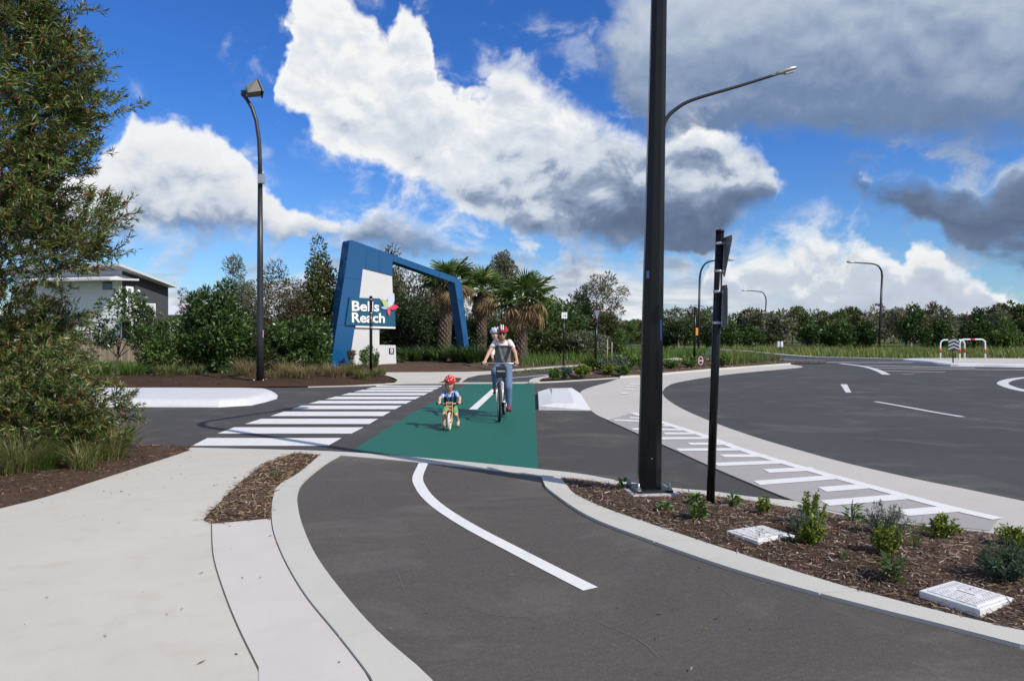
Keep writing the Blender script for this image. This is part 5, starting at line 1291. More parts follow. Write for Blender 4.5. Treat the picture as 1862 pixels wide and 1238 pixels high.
street_lamp('smaller lamp farther off between the near sign post and the grass', 95, 1389, 632, [(1391, 590), (1393, 548), (1392, 540), (1387, 532), (1379, 530), (1368, 529), (1356, 528.5)], 0.11, 0.085, 0.9)
street_lamp('distant lamp with a flat arm behind the short black post', 135, 1283, 628, [(1283, 590), (1283, 568), (1282.5, 563), (1280, 559), (1276, 556.5), (1268, 555.5), (1260, 555)], 0.11, 0.085, 0.9)
street_lamp('distant lamp just right of the thick black pole', 165, 1226, 622, [(1226, 600), (1226, 580), (1225.5, 575), (1223, 571), (1220, 569.5), (1214, 568.5), (1208, 568.5)], 0.11, 0.085, 0.9)
street_lamp('faint far lamp just left of the thick black pole', 210, 1166, 618, [(1166, 600), (1166, 588), (1165.5, 585), (1163.5, 582.5), (1161, 581.6), (1157, 581), (1153, 580.6)], 0.11, 0.085, 0.9)
street_lamp('faintest far lamp above the lawn left of the thick pole', 260, 1137, 616, [(1137, 602), (1137, 593), (1136.5, 590.5), (1135, 588.4), (1133, 587.6), (1130, 587.2), (1127, 587)], 0.11, 0.085, 0.9)
b1 = AT(1270, 640, 58); b1.z = 0
mb = MB(); mb.box(AT(1266.5, 603, 57.8) - b1, (0.24, 0.06, 0.6)); mb.build('yellow_box', M['yellow'], l1, 0.02)

# ================================================================== signs
M['sign_back'] = simple('sign_back', (0.30, 0.31, 0.32), 0.45, 0.7, 0.1, 8)
M['sign_white'] = simple('sign_white', (0.78, 0.78, 0.78), 0.45, 0, 0.03)
M['sign_red'] = simple('sign_red', (0.30, 0.012, 0.05), 0.45, 0, 0.05)
M['sign_black'] = simple('sign_black', (0.012, 0.012, 0.013), 0.5)
M['band'] = simple('band', (0.55, 0.56, 0.57), 0.35, 0.6)
def post(root, h, r, lean=0.0, bands=(), cap=True):
    mb = MB(); mb.tube([(0, 0, -0.05), (lean * h * 0.5, 0, h * 0.5), (lean * h, 0, h)], r, 14); mb.build('post', M['pole_black'], root)
    if cap: mb = MB(); mb.tube([(lean * h, 0, h + 0.0005), (lean * h, 0, h + 0.02)], [r * 1.12, r * 0.9], 14); mb.build('cap', M['pole_black'], root)
    for z in bands:
        mb = MB(); mb.tube([(lean * z, 0, z - 0.012), (lean * z, 0, z + 0.012)], r + 0.003, 14); mb.build('clamp_band', M['band'], root)
def plate(root, poly, c, u, thick, mat, nm, v=(0, 0, 1)):
    """flat plate: poly in (u, v) coordinates about c, extruded to both sides of its plane"""
    u = Vector(u).normalized(); v = Vector(v); n = u.cross(v).normalized(); c = Vector(c); m = len(poly); mb = MB()
    vs = [c + u * a + v * b - n * thick / 2 for a, b in poly] + [c + u * a + v * b + n * thick / 2 for a, b in poly]
    fs = [tuple(range(m))[::-1], tuple(range(m, 2 * m))] + [(i, (i + 1) % m, m + (i + 1) % m, m + i) for i in range(m)]
    mb.add(vs, fs); return mb.build(nm, mat, root)
def rtri(w, h, r=0.03):
    """inverted triangle with rounded corners"""
    P = [Vector((-w / 2, h / 2)), Vector((w / 2, h / 2)), Vector((0, -h / 2))]; out = []
    for i in range(3):
        p, a, b = P[i], P[i - 1], P[(i + 1) % 3]; s = p + (a - p).normalized() * r * 1.6; e = p + (b - p).normalized() * r * 1.6
        for k in range(5): t = k / 4; out.append(tuple((1 - t) ** 2 * s + 2 * t * (1 - t) * p + t * t * e))
    return out[::-1]
def rrect(w, h, r=0.03):
    out = []
    for cx_, cy_, a0 in ((w / 2 - r, h / 2 - r, 0), (-w / 2 + r, h / 2 - r, 90), (-w / 2 + r, -h / 2 + r, 180), (w / 2 - r, -h / 2 + r, 270)):
        for k in range(4): a = R(a0 + 30 * k); out.append((cx_ + r * math.cos(a), cy_ + r * math.sin(a)))
    return out
# near sign post with two plates seen edge on from behind
sx, sy = G(1291, 924); h = EYE + (HY - 422) * sy / F
sp = thing('sign_post', 'black sign post with two edge on signs in the near bed', 'sign post', (sx, sy, 0))
lz = 18 * sy / F / h
zz = [EYE + (HY - y) * sy / F for y in (443, 493, 530.5, 587)]
post(sp, h, 0.0375, lz, zz)
ud = Vector((0.06, -1, 0))
def sign_tri(root, z, w, hh, off, u, face=1):
    p = plate(root, rtri(w, hh), off + Vector((0, 0, z)), u, 0.003, M['sign_back'], 'sign_plate')
    n = Vector(u).normalized().cross(Vector((0, 0, 1))) * face
    q = plate(p, rtri(w * 0.985, hh * 0.985), off + Vector((0, 0, z)) + n * 0.0025, u, 0.0012, M['sign_red'], 'border')
    plate(p, rtri(w * 0.66, hh * 0.66, 0.02), off + Vector((0, 0, z + hh * 0.035)) + n * 0.004, u, 0.0012, M['sign_white'], 'face'); return p
off = Vector((lz * 2.2 + 0.05, 0, 0))
sign_tri(sp, EYE + (HY - 470) * sy / F, 0.44, 0.38, off, ud, -1)
p = plate(sp, rrect(0.30, 0.38), off + Vector((-0.012, 0.03, EYE + (HY - 557) * sy / F)), ud, 0.003, M['sign_back'], 'sign_plate')
plate(p, rrect(0.29, 0.37), off + Vector((-0.012 + 0.003, 0.03, EYE + (HY - 557) * sy / F)), ud, 0.001, M['sign_white'], 'face')
for z in zz:
    mb = MB(); mb.box((lz * z + 0.042, 0, z), (0.02, 0.03, 0.022)); mb.build('clamp', M['band'], sp)
# thin post in front of the entry sign
tx, ty = G(674.5, 692); h = EYE + (HY - 541) * ty / F
tp = thing('thin_sign_post', 'thin black post with pale clamp bands in front of the entry sign', 'sign post', (tx, ty, 0.03))
post(tp, h, 0.05, 0.0, [EYE + (HY - y) * ty / F for y in (546, 571, 579.5, 597)])
dv = Vector((tx, ty, 0)).normalized()
sign_tri(tp, EYE + (HY - 558) * ty / F, 0.6, 0.55, Vector((-0.065, 0, 0)), dv, 1)
plate(tp, rrect(0.45, 0.35), (-0.065, 0, EYE + (HY - 588) * ty / F), dv, 0.003, M['sign_back'], 'sign_plate')
# small white path sign
qx, qy = G(1025, 665.5); h = EYE + (HY - 572) * qy / F
q = thing('path_sign', 'white square sign with walker and cyclist symbols on a black post', 'sign', (qx, qy, 0.05)); post(q, h, 0.045, 0)
zc = EYE + (HY - 575.5) * qy / F
pl = plate(q, rrect(0.27, 0.29), (0.03, -0.05, zc), (1, 0.1, 0), 0.004, M['sign_white'], 'sign_plate')
mb = MB(); yb = -0.056
mb.ellipsoid((-0.03, yb, zc + 0.075), (0.018, 0.002, 0.018), 8, 6); mb.box((-0.03, yb, zc + 0.02), (0.035, 0.003, 0.07)); mb.box((-0.045, yb, zc - 0.04), (0.014, 0.003, 0.06), Matrix.Rotation(0.2, 3, 'Y')); mb.box((-0.018, yb, zc - 0.04), (0.014, 0.003, 0.06), Matrix.Rotation(-0.2, 3, 'Y'))
mb.build('walker_symbol', M['sign_black'], pl)
mb = MB(); 
for cx_ in (0.05, 0.115): mb.torus((cx_, yb, zc - 0.02), 0.024, 0.004, rot=Matrix.Rotation(PI / 2, 3, 'Z'), nu=16, nv=5)
mb.tube([(0.05, yb, zc - 0.02), (0.075, yb, zc + 0.02), (0.105, yb, zc + 0.02), (0.115, yb, zc - 0.02)], 0.004, 5); mb.build('bicycle_symbol', M['sign_black'], pl)
# give way sign on the island
gx, gy = G(1082, 681); h = EYE + (HY - 567) * gy / F; lg = 3.5 * gy / F / h
gw = thing('give_way_sign', 'red bordered inverted triangle give way sign on a leaning black post', 'sign', (gx, gy, 0.05)); post(gw, h - 0.35, 0.047, lg, [h - 0.42])
sign_tri(gw, EYE + (HY - 574.5) * gy / F - 0.05, 0.62, 0.58, Vector((lg * h, -0.06, 0)), Vector((0.42, -0.9, 0)), 1)
# short black post with a sign seen from behind, right of the thick pole
kx, ky = G(1262.5, 669.5); h = EYE + (HY - 560) * ky / F
kp = thing('back_turned_sign', 'black post with a small rectangular sign seen from behind on the far island', 'sign', (kx, ky, 0.05)); post(kp, h - 0.03, 0.05, 0.012)
pl = plate(kp, rrect(0.3, 0.22), (-0.09, 0.05, h - 0.16), (1, 0.55, 0), 0.004, M['sign_back'], 'sign_plate')
# low brown marker with an oval emblem
ox, oy = G(1274, 669.5)
om = thing('marker_board', 'low dark brown marker board with a red and white oval emblem', 'sign', (ox, oy, 0.08))
M['brown_board'] = simple('brown_board', (0.055, 0.035, 0.028), 0.6); M['emblem_red'] = simple('emblem_red', (0.42, 0.03, 0.02), 0.5)
def ell(a, b, n=24): return [(a * math.cos(2 * PI * k / n), b * math.sin(2 * PI * k / n)) for k in range(n)]
pl = plate(om, rrect(0.31, 0.47), (0, 0, 0.26), (1, 0, 0), 0.03, M['brown_board'], 'board')
plate(pl, ell(0.115, 0.19), (0, -0.017, 0.26), (1, 0, 0), 0.002, M['sign_white'], 'oval_ring'); plate(pl, ell(0.095, 0.165), (0, -0.019, 0.26), (1, 0, 0), 0.002, M['emblem_red'], 'oval_field'); plate(pl, ell(0.07, 0.12), (0, -0.021, 0.26), (1, 0, 0), 0.002, M['brown_board'], 'oval_centre')
plate(pl, [(-.1, -.022), (.1, -.022), (.1, .022), (-.1, .022)], (0.01, -0.023, 0.26), (1, 0, 0), 0.002, M['sign_white'], 'bar')
mb = MB(); mb.tube([(-0.1, 0.02, -0.1), (-0.1, 0.02, 0.2)], 0.03, 8); mb.build('leg', M['brown_board'], om)
mb = MB(); mb.tube([(0.1, 0.02, -0.1), (0.1, 0.02, 0.2)], 0.03, 8); mb.build('leg', M['brown_board'], om)
# little double board at the verge kerb
wx, wy = G(1418.5, 643.5)
wm = thing('verge_marker', 'small white double board on a dark post at the verge kerb', 'sign', (wx, wy, 0.1)); post(wm, 0.62, 0.05)
for s in (-1, 1):
    plate(wm, rrect(0.16, 0.42), (0.125 * s, -0.05, 0.62), (1, 0.15 * s, 0), 0.01, M['sign_white'], 'board')
mb = MB(); mb.box((0, -0.06, 0.62), (0.09, 0.02, 0.40)); mb.build('dark_strip', M['sticker'], wm)
# chevron sign and the two hold rails
vx, vy = G(1733, 659.5, 0.155)
cv = thing('chevron_sign', 'black square sign with three grey chevrons pointing up on the rail island', 'sign', (vx, vy, 0.155))
M['chev'] = simple('chev', (0.36, 0.38, 0.42), 0.5)
post(cv, 0.62, 0.028, cap=False)
zc = EYE + (HY - 627) * vy / F - 0.155
pl = plate(cv, rrect(0.52, 0.55), (0, -0.04, zc), (1, 0, 0), 0.006, M['sign_black'], 'sign_plate')
for k in range(3):
    z = zc - 0.19 + k * 0.17; s = 0.25
    plate(pl, [(-s, -0.055), (0, 0.055), (s, -0.055), (s, 0.025), (0, 0.135), (-s, 0.025)], (0, -0.045, z), (1, 0, 0), 0.002, M['chev'], 'chevron')
M['rail_white'] = simple('rail_white', (0.80, 0.80, 0.80), 0.35, 0, 0.04); M['rail_red'] = simple('rail_red', (0.55, 0.02, 0.015), 0.4)
def rail(label, pxa, pxb, Y, top, bands_top):
    a, b = AT(pxa, 650, Y), AT(pxb, 650, Y); w = b.x - a.x; root = thing('hold_rail', label, 'rail', (a.x, Y, 0.155), 0, 'red and white rails on the island')
    h = EYE + (HY - top) * Y / F - 0.155; rr = 0.22
    path = [(0, 0, -0.05), (0, 0, 0.3), (0, 0, h - rr)] + [(rr - rr * math.cos(t), 0, h - rr + rr * math.sin(t)) for t in (0.4, 0.8, 1.2)] + [(rr, 0, h), (w - rr, 0, h)] + [(w - rr + rr * math.sin(t), 0, h - rr + rr * math.cos(t)) for t in (0.4, 0.8, 1.2)] + [(w, 0, h - rr), (w, 0, 0.3), (w, 0, -0.05)]
    mb = MB(); mb.tube(path, 0.036, 10); mb.build('hoop', M['rail_white'], root)
    for x in (0, w):
        mb = MB(); mb.tube([(x, 0, 0.33), (x, 0, 0.56)], 0.0385, 10); mb.build('red_band', M['rail_red'], root)
    for x in bands_top:
        mb = MB(); mb.tube([(x * w - 0.12, 0, h), (x * w + 0.12, 0, h)], 0.0385, 10); mb.build('red_band', M['rail_red'], root)
    for x in (0, w):
        mb = MB(); mb.tube([(x, 0, -0.001), (x, 0, 0.012)], 0.08, 12); mb.build('foot_plate', M['rail_white'], root)
rail('red and white hoop rail partly behind the chevron sign', 1710, 1754, 39.2, 618, [])
rail('red and white hoop rail at the right with a red top band', 1745, 1791.5, 38.0, 617, [0.5])

# ================================================================== pit lids
def pit(label, quad, z, seed):
    C = [Vector((*G(x, y, z), z)) for x, y in quad]; c = sum(C, Vector()) / 4
    u = ((C[2] - C[1]) + (C[3] - C[0])).normalized(); u.z = 0; v = Vector((-u.y, u.x, 0))
    w = ((C[2] - C[1]).length + (C[3] - C[0]).length) / 2; d = ((C[1] - C[0]).length + (C[2] - C[3]).length) / 2
    root = thing('pit_lid', label, 'pit lid', (c.x, c.y, 0), math.atan2(u.y, u.x), 'white service pit lids')
    mb = MB(); a, b = w / 2, d / 2; mb.prism([(-a, -b), (a, -b), (a, b), (-a, b)], -0.05, z); mb.build('surround', M['lid'], root, 0.006)
    mb = MB(); a, b = w / 2 - 0.03, d / 2 - 0.03; mb.prism([(-a, -b), (a, -b), (a, b), (-a, b)], z - 0.01, z + 0.006); ld = mb.build('lid', M['lid'], root, 0.003)
    mb = MB(); nx = max(8, int(w / 0.03)); ny = max(6, int(d / 0.03))
    for i in range(nx):
        for j in range(ny):
            x = -a + 0.025 + (2 * a - 0.05) * i / (nx - 1); y = -b + 0.025 + (2 * b - 0.05) * j / (ny - 1)
            if abs(x) < 0.09 and abs(y) < 0.035: continue
            mb.box((x, y, z + 0.0065), (0.026, 0.006, 0.005), Matrix.Rotation(R(40 if i % 2 else -40), 3, 'Z'))
    t_ = mb.build('tread', M['lid'], ld); t_['kind'] = 'stuff'
    mb = MB(); mb.box((0, 0, z + 0.0065), (0.15, 0.05, 0.003)); nm = mb.build('name_plate', M['lid'], ld); 
    mb = MB(); mb.box((0, 0, z + 0.0085), (0.10, 0.010, 0.002)); mb.build('lift_slot', M['joint'], nm)
M['lid'] = road_paint('lid', (0.72, 0.715, 0.70), 0.6)
pit('white patterned pit lid in the mulch near the sign post', [(1322, 965), (1385, 953), (1441, 972), (1383, 985)], 0.072, 1)
pit('white patterned pit lid standing proud near the bike path kerb', [(1672, 1072), (1733, 1055), (1842, 1085), (1785, 1110)], 0.07, 2)

# ================================================================== entry sign: blue frame, white wall, name panel
EA = R(45); E0 = Vector((-7.40, 30.5, 0.0)); ed = Vector((math.cos(EA), math.sin(EA), 0))
es = thing('entry_sign', 'big blue slanted entry frame with white wall and Bells Reach name panel', 'entry sign', E0, EA)
def EP(px, py):
    u = (px - CX) / F; s = (u * E0.y - E0.x) / (ed.x - u * ed.y); Y = E0.y + s * ed.y
    return (s, EYE - (py - HY) * Y / F)
def slab(poly, y0, y1, mat, nm, parent, bevel=0.0):
    """upright slab in the sign's own plane: polygon (s, z) pushed from y0 to y1"""
    n = len(poly); a = sum(poly[i][0] * poly[(i + 1) % n][1] - poly[(i + 1) % n][0] * poly[i][1] for i in range(n))
    if a < 0: poly = poly[::-1]
    mb = MB(); vs = [(x, y0, z) for x, z in poly] + [(x, y1, z) for x, z in poly]
    fs = [(i, n + i, n + (i + 1) % n, (i + 1) % n)[::-1] for i in range(n)]
    for t in tessellate_polygon([[Vector((x, z, 0)) for x, z in poly]]):
        p, q, r = (Vector((*poly[k], 0)) for k in t)
        if (q - p).cross(r - p).z < 0: t = t[::-1]
        fs.append(tuple(t)); fs.append(tuple(n + k for k in t[::-1]))
    mb.add(vs, fs); return mb.build(nm, mat, parent, bevel)
M['sign_blue'] = simple('sign_blue', (0.008, 0.078, 0.205), 0.12, 0.0, 0.06, 0.8, spec=0.6)
M['sign_teal'] = simple('sign_teal', (0.012, 0.085, 0.155), 0.4, 0.0, 0.04)
M['sign_wall'] = simple('sign_wall', (0.56, 0.56, 0.555), 0.75, 0.0, 0.05, 1.5, 0.15, 60)
M['seam'] = simple('seam', (0.006, 0.04, 0.10), 0.5)
M['letter'] = simple('letter', (0.85, 0.85, 0.85), 0.4, 0, 0.01)
blue = [(598.5, 688), (600.4, 673), (612.8, 589.7), (628.6, 488), (635.2, 440), (637, 437), (641, 437), (713.5, 463), (831, 505), (836.5, 509), (839, 517), (857, 662), (849.5, 662), (827, 514.5), (714, 474.8), (713.5, 501.5), (660, 488), (653.5, 542), (645.6, 592), (634, 671), (632.5, 688)]
slab([EP(*p) for p in blue], 0.0, 0.55, M['sign_blue'], 'frame', es)
for a_, b_ in (((690, 455.2), (690, 495)), ((668, 447.2), (664, 489)), ((760, 480), (759.6, 490.4)), ((800, 494.3), (799.6, 504.3)), ((612.8, 590.5), (645.4, 592.5)), ((626, 505), (657.3, 508))):
    p_, q_ = Vector(EP(*a_)), Vector(EP(*b_)); n_s = Vector((-(q_ - p_).y, (q_ - p_).x)).normalized() * 0.012
    slab([tuple(p_ - n_s), tuple(q_ - n_s), tuple(q_ + n_s), tuple(p_ + n_s)], -0.003, 0.02, M['seam'], 'panel_joint', es)
wall = [(659.6, 487), (713.6, 500.6), (717.5, 597.5), (690.5, 597.5), (690.5, 627), (720, 627.5), (722, 676), (632.5, 686), (634.4, 670), (645.2, 592), (653.1, 542)]
slab([EP(*p) for p in wall], 0.03, 0.50, M['sign_wall'], 'wall', es)
panel = [(634, 541), (689, 543), (697, 557), (716.3, 552), (717.3, 593.6), (627, 591)]
pn = slab([EP(*p) for p in panel], -0.075, -0.004, M['sign_teal'], 'name_panel', es, 0.006)
slab([EP(*p) for p in [(645.5, 592.2), (717.6, 594.6), (717.7, 597.6), (645.2, 595.2)]], -0.06, -0.006, M['letter'], 'lower_edge', pn)
def word(txt, x0, x1, base, top, parent):
    (s0, zb), (s1, _) = EP(x0, base), EP(x1, base); zt = EP(x0, top)[1]
    def mk(b):
        cu = bpy.data.curves.new('t', 'FONT'); cu.body = b; cu.size = 1.0; cu.offset = 0.022; cu.extrude = 0.012; cu.resolution_u = 3
        ob = bpy.data.objects.new('t', cu); COL.objects.link(ob); dg = bpy.context.evaluated_depsgraph_get()
        me = bpy.data.meshes.new_from_object(ob.evaluated_get(dg)); bpy.data.objects.remove(ob); return me
    ext = lambda me: (min(v.co.x for v in me.vertices), max(v.co.x for v in me.vertices), min(v.co.y for v in me.vertices), max(v.co.y for v in me.vertices))
    full = ext(mk(txt)); cap = ext(mk(txt[0])); kx = (s1 - s0) / (full[1] - full[0]); kz = (zt - zb) / (cap[3] - cap[2])
    for i, ch in enumerate(txt):
        me = mk(ch); e = ext(me); pr = ext(mk(txt[:i + 1])); shift = pr[1] - e[1]
        for v in me.vertices:
            x, y, z = v.co; v.co = (s0 + (x + shift - full[0]) * kx, -0.09 - z, zb + (y - cap[2]) * kz)
        me.update(); o = mesh_obj('letter', me, M['letter'], parent); o['label'] = 'white letter ' + ch
word('Bells', 637.7, 687.2, 565.4, 547.1, pn); word('Reach', 637.7, 697.3, 586.4, 568.2, pn)
def petal(tip, wid, col, nm, off, curve=0.0):
    c = Vector(EP(703.5, 559)); t = Vector(EP(*tip)); d = t - c; n = Vector((-d.y, d.x)).normalized(); L = d.length; pts = []
    for k in range(9): f = k / 8; pts.append(tuple(c + d * f + n * (wid * L * math.sin(PI * f ** 0.85))))
    for k in range(7, 0, -1): f = k / 8; pts.append(tuple(c + d * f - n * (wid * L * math.sin(PI * f ** 0.85))))
    slab(pts, -0.13 - off, -0.10 - off, simple(nm, col, 0.4, 0, 0.12, 3), nm, pn)
petal((722, 558), 0.22, (0.62, 0.05, 0.11), 'red_petal', 0.004); petal((705, 575), 0.22, (0.66, 0.09, 0.13), 'red_petal', 0.0)
petal((690, 560), 0.20, (0.36, 0.45, 0.66), 'blue_petal', 0.0); petal((691, 544), 0.24, (0.42, 0.50, 0.20), 'green_petal', 0.008); petal((713, 533), 0.24, (0.50, 0.58, 0.72), 'pale_petal', 0.012); petal((704, 542), 0.16, (0.45, 0.47, 0.42), 'grey_petal', 0.0)
pq = slab([EP(*p) for p in [(707.9, 632.7), (716.6, 633), (716.6, 643.4), (707.9, 643.2)]], 0.0, 0.028, simple('navy', (0.012, 0.018, 0.05), 0.4), 'plaque', es)
cq = Vector(EP(712.1, 636.9)); r_ = 0.075
def ringpoly(r, n=16): return [(cq.x + r * math.cos(2 * PI * k / n), cq.y + r * math.sin(2 * PI * k / n)) for k in range(n)]
slab(ringpoly(r_), -0.006, -0.001, M['letter'], 'round_emblem', pq); slab(ringpoly(r_ * 0.45), -0.010, -0.007, simple('navy2', (0.02, 0.03, 0.09), 0.4), 'emblem_centre', pq)
b = Vector(EP(712.2, 641.2)); slab([(b.x - .08, b.y - .012), (b.x + .08, b.y - .012), (b.x + .08, b.y + .012), (b.x - .08, b.y + .012)], -0.006, -0.001, M['letter'], 'caption_bar', pq)

# ================================================================== house on the left
HA = R(74); H0 = Vector(((222 - CX) * 47 / F, 47, 0)); hd = Vector((math.cos(HA), math.sin(HA), 0)); hl = Vector((-math.sin(HA), math.cos(HA), 0))
hs = thing('house', 'modern two storey house with dark grey and white walls and a sloping roof', 'house', H0, HA)
# local axes: +x along the dark wall (away, right), +y along the white wall (away, left)
def HX(px, py, off=0.0):
    """point on the dark wall plane (local x, z)"""
    o = H0 - hl * off; u = (px - CX) / F; s = (u * o.y - o.x) / (hd.x - u * hd.y); Y = o.y + s * hd.y; return (s, EYE - (py - HY) * Y / F)
def HYL(px, py, off=0.0):
    o = H0 - hd * off; u = (px - CX) / F; s = (u * o.y - o.x) / (hl.x - u * hl.y); Y = o.y + s * hl.y; return (s, EYE - (py - HY) * Y / F)
M['wall_dark'] = simple('wall_dark', (0.05, 0.056, 0.064), 0.75, 0, 0.08, 2); M['wall_white'] = simple('wall_white', (0.78, 0.78, 0.78), 0.7, 0, 0.04, 2)
M['roof_metal'] = simple('roof_metal', (0.62, 0.63, 0.64), 0.5, 0.1, 0.05); M['soffit'] = simple('soffit', (0.5, 0.5, 0.5), 0.8); M['glass_dark'] = simple('glass_dark', (0.05, 0.06, 0.08), 0.08, 0, 0.1, spec=0.8)
xr, _ = HX(306, 560); zt0 = HX(224, 490)[1]; zt1 = HX(306, 519)[1]; zl = HYL(140, 610)[0]
depth = 9.0
mb = MB(); mb.add([(0, 0, 0), (xr, 0, 0), (xr, depth, 0), (0, depth, 0), (0, 0, zt0), (xr, 0, zt1), (xr, depth, zt1), (0, depth, zt0)], [(0, 1, 5, 4), (1, 2, 6, 5), (2, 3, 7, 6), (4, 5, 6, 7)]); mb.build('dark_wall', M['wall_dark'], hs)
# white weatherboards on the left face, one by one
nb = int(zt0 / 0.24)
for k in range(nb):
    mb = MB(); z0_ = k * zt0 / nb; z1_ = (k + 1) * zt0 / nb
    mb.add([(-0.02, -0.02, z0_ + .004), (-0.05, -0.02, z0_ + .004), (-0.05, depth, z0_ + .004), (-0.02, depth, z0_ + .004), (-0.02, -0.02, z1_), (-0.03, -0.02, z1_), (-0.03, depth, z1_), (-0.02, depth, z1_)], [(0, 1, 2, 3), (7, 6, 5, 4), (1, 5, 6, 2), (0, 4, 5, 1), (3, 2, 6, 7), (0, 3, 7, 4)]); mb.build('weatherboard', M['wall_white'], hs)
# skillion roof
ov = 0.75; e0 = HX(240, 484, ov); e1 = HX(322, 519, ov)
z_a, z_b = e0[1], e1[1]; xa, xb = -1.0, e1[0]; th = 0.16
sl = (z_b - z_a) / (e1[0] - e0[0]); zA = z_a + sl * (xa - e0[0]) * 0.35
mb = MB(); vs = [(xa, -ov, zA), (xb, -ov, z_b), (xb, depth + 1, z_b), (xa, depth + 1, zA)]
mb.add(vs + [(x, y, z - th) for x, y, z in vs], [(0, 1, 2, 3), (7, 6, 5, 4), (0, 4, 5, 1), (1, 5, 6, 2), (2, 6, 7, 3), (3, 7, 4, 0)]); rf = mb.build('roof', M['roof_metal'], hs)
# awning over the white wall
za = HYL(170, 503, 1.0)[1]
mb = MB(); vs = [(-1.3, -0.3, za - 0.15), (0.9, -0.5, za - 0.05), (0.9, -0.06, za), (-0.06, 0.0, za + 0.18), (-0.06, 7, za + 0.18), (-1.3, 7, za - 0.15)]
mb.add(vs + [(x, y, z - 0.12) for x, y, z in vs], [(0, 1, 2, 3), (0, 3, 4, 5), (6, 9, 8, 7), (6, 11, 10, 9)] + [(i, 6 + i, 6 + (i + 1) % 6, (i + 1) % 6) for i in range(6)]); mb.build('awning', M['roof_metal'], hs)
# door with white frame, wall lamp
d0, d1 = HX(228, 520), HX(241.5, 522); zd = d0[1]
mb = MB(); x0_, x1_ = d0[0], d1[0]; zb_ = zd - 2.15
for (a, b_, c, d_) in [(x0_, x0_ + .16, zb_, zd), (x1_ - .16, x1_, zb_, zd), (x0_ + .16, x1_ - .16, zd - .16, zd)]: mb.box(((a + b_) / 2, -0.03, (c + d_) / 2), (b_ - a, 0.06, d_ - c))
dr = mb.build('door_frame', M['letter'], hs)
mb = MB(); mb.box(((x0_ + x1_) / 2, -0.012, (zb_ + zd - .16) / 2), (x1_ - x0_ - .32, 0.02, zd - .16 - zb_)); mb.build('door_leaf', simple('door_grey', (0.22, 0.24, 0.30), 0.4), dr)
for k in range(3): mb = MB(); mb.box((x0_ + 0.32, -0.03, zd - 0.45 - k * 0.5), (0.26, 0.03, 0.06)); mb.build('door_rail', M['sign_black'], dr)
lx = HX(250, 530.5); mb = MB(); mb.ellipsoid((lx[0], -0.08, lx[1]), (0.14, 0.1, 0.14), 12, 8); mb.build('wall_lamp', M['letter'], hs)
w0, w1 = HYL(205, 512), HYL(188, 527)
mb = MB(); mb.box((-0.06, (w0[0] + w1[0]) / 2, (w0[1] + w1[1]) / 2), (0.03, abs(w1[0] - w0[0]), abs(w0[1] - w1[1]))); wn_ = mb.build('window', M['glass_dark'], hs)
mb = MB(); mb.box((-0.05, (w0[0] + w1[0]) / 2, w0[1] + .06), (0.08, abs(w1[0] - w0[0]) + .2, .1)); mb.build('window_frame', M['letter'], wn_)
# balcony
b0, b1 = HX(236, 551, 1.6), HX(281, 551, 1.6); zt = b0[1]; zb_ = HX(236, 577, 1.6)[1]
mb = MB(); mb.box(((b0[0] + b1[0]) / 2, -0.8, zb_ - 0.12), (b1[0] - b0[0], 1.6, 0.2)); bal = mb.build('balcony_floor', M['soffit'], hs)
for (nm, z) in (('top_rail', zt), ('bottom_rail', zb_ + 0.1)):
    mb = MB(); mb.box(((b0[0] + b1[0]) / 2, -1.6, z), (b1[0] - b0[0], 0.06, 0.07)); mb.build(nm, M['letter'], bal)
    mb = MB(); mb.box((b1[0], -0.8, z), (0.06, 1.6, 0.07)); mb.build(nm, M['letter'], bal)
for k in range(4):
    x = b0[0] + (b1[0] - b0[0]) * k / 3; mb = MB(); mb.box((x, -1.6, (zt + zb_) / 2), (0.09, 0.09, zt - zb_ + .1)); mb.build('rail_post', M['letter'], bal)
nbal = 34
me_b = MB().box((0, 0, 0), (0.04, 0.03, zt - zb_ - 0.1)).mesh('baluster'); me_b.materials.append(M['roof_metal'])
for k in range(nbal):
    o = bpy.data.objects.new('baluster', me_b); link(o, bal); o.location = (b0[0] + (b1[0] - b0[0]) * (k + .5) / nbal, -1.6, (zt + zb_) / 2)
mb = MB()
for x in (b0[0] + .3, b1[0] - .1): mb.tube([(x, -1.5, 0), (x, -1.5, zb_ - .2)], 0.07, 8)
mb.build('balcony_posts', M['wall_white'], bal)
# second, lower white house glimpsed behind the shrubs
w2 = thing('far_house', 'low white house glimpsed behind the shrubs right of the balcony', 'house', ((332 - CX) * 62 / F, 62, 0), R(20))
mb = MB(); mb.box((0, 0, 1.5), (6, 6, 3.0)); mb.build('wall', M['wall_white'], w2)
mb = MB(); mb.add([(-3.5, -3.5, 3.0), (3.5, -3.5, 3.0), (3.5, 3.5, 3.0), (-3.5, 3.5, 3.0), (-1.5, 0, 3.9), (1.5, 0, 3.9)], [(0, 1, 5, 4), (1, 2, 5), (2, 3, 4, 5), (3, 0, 4), (0, 3, 2, 1)]); mb.build('roof', M['roof_metal'], w2)
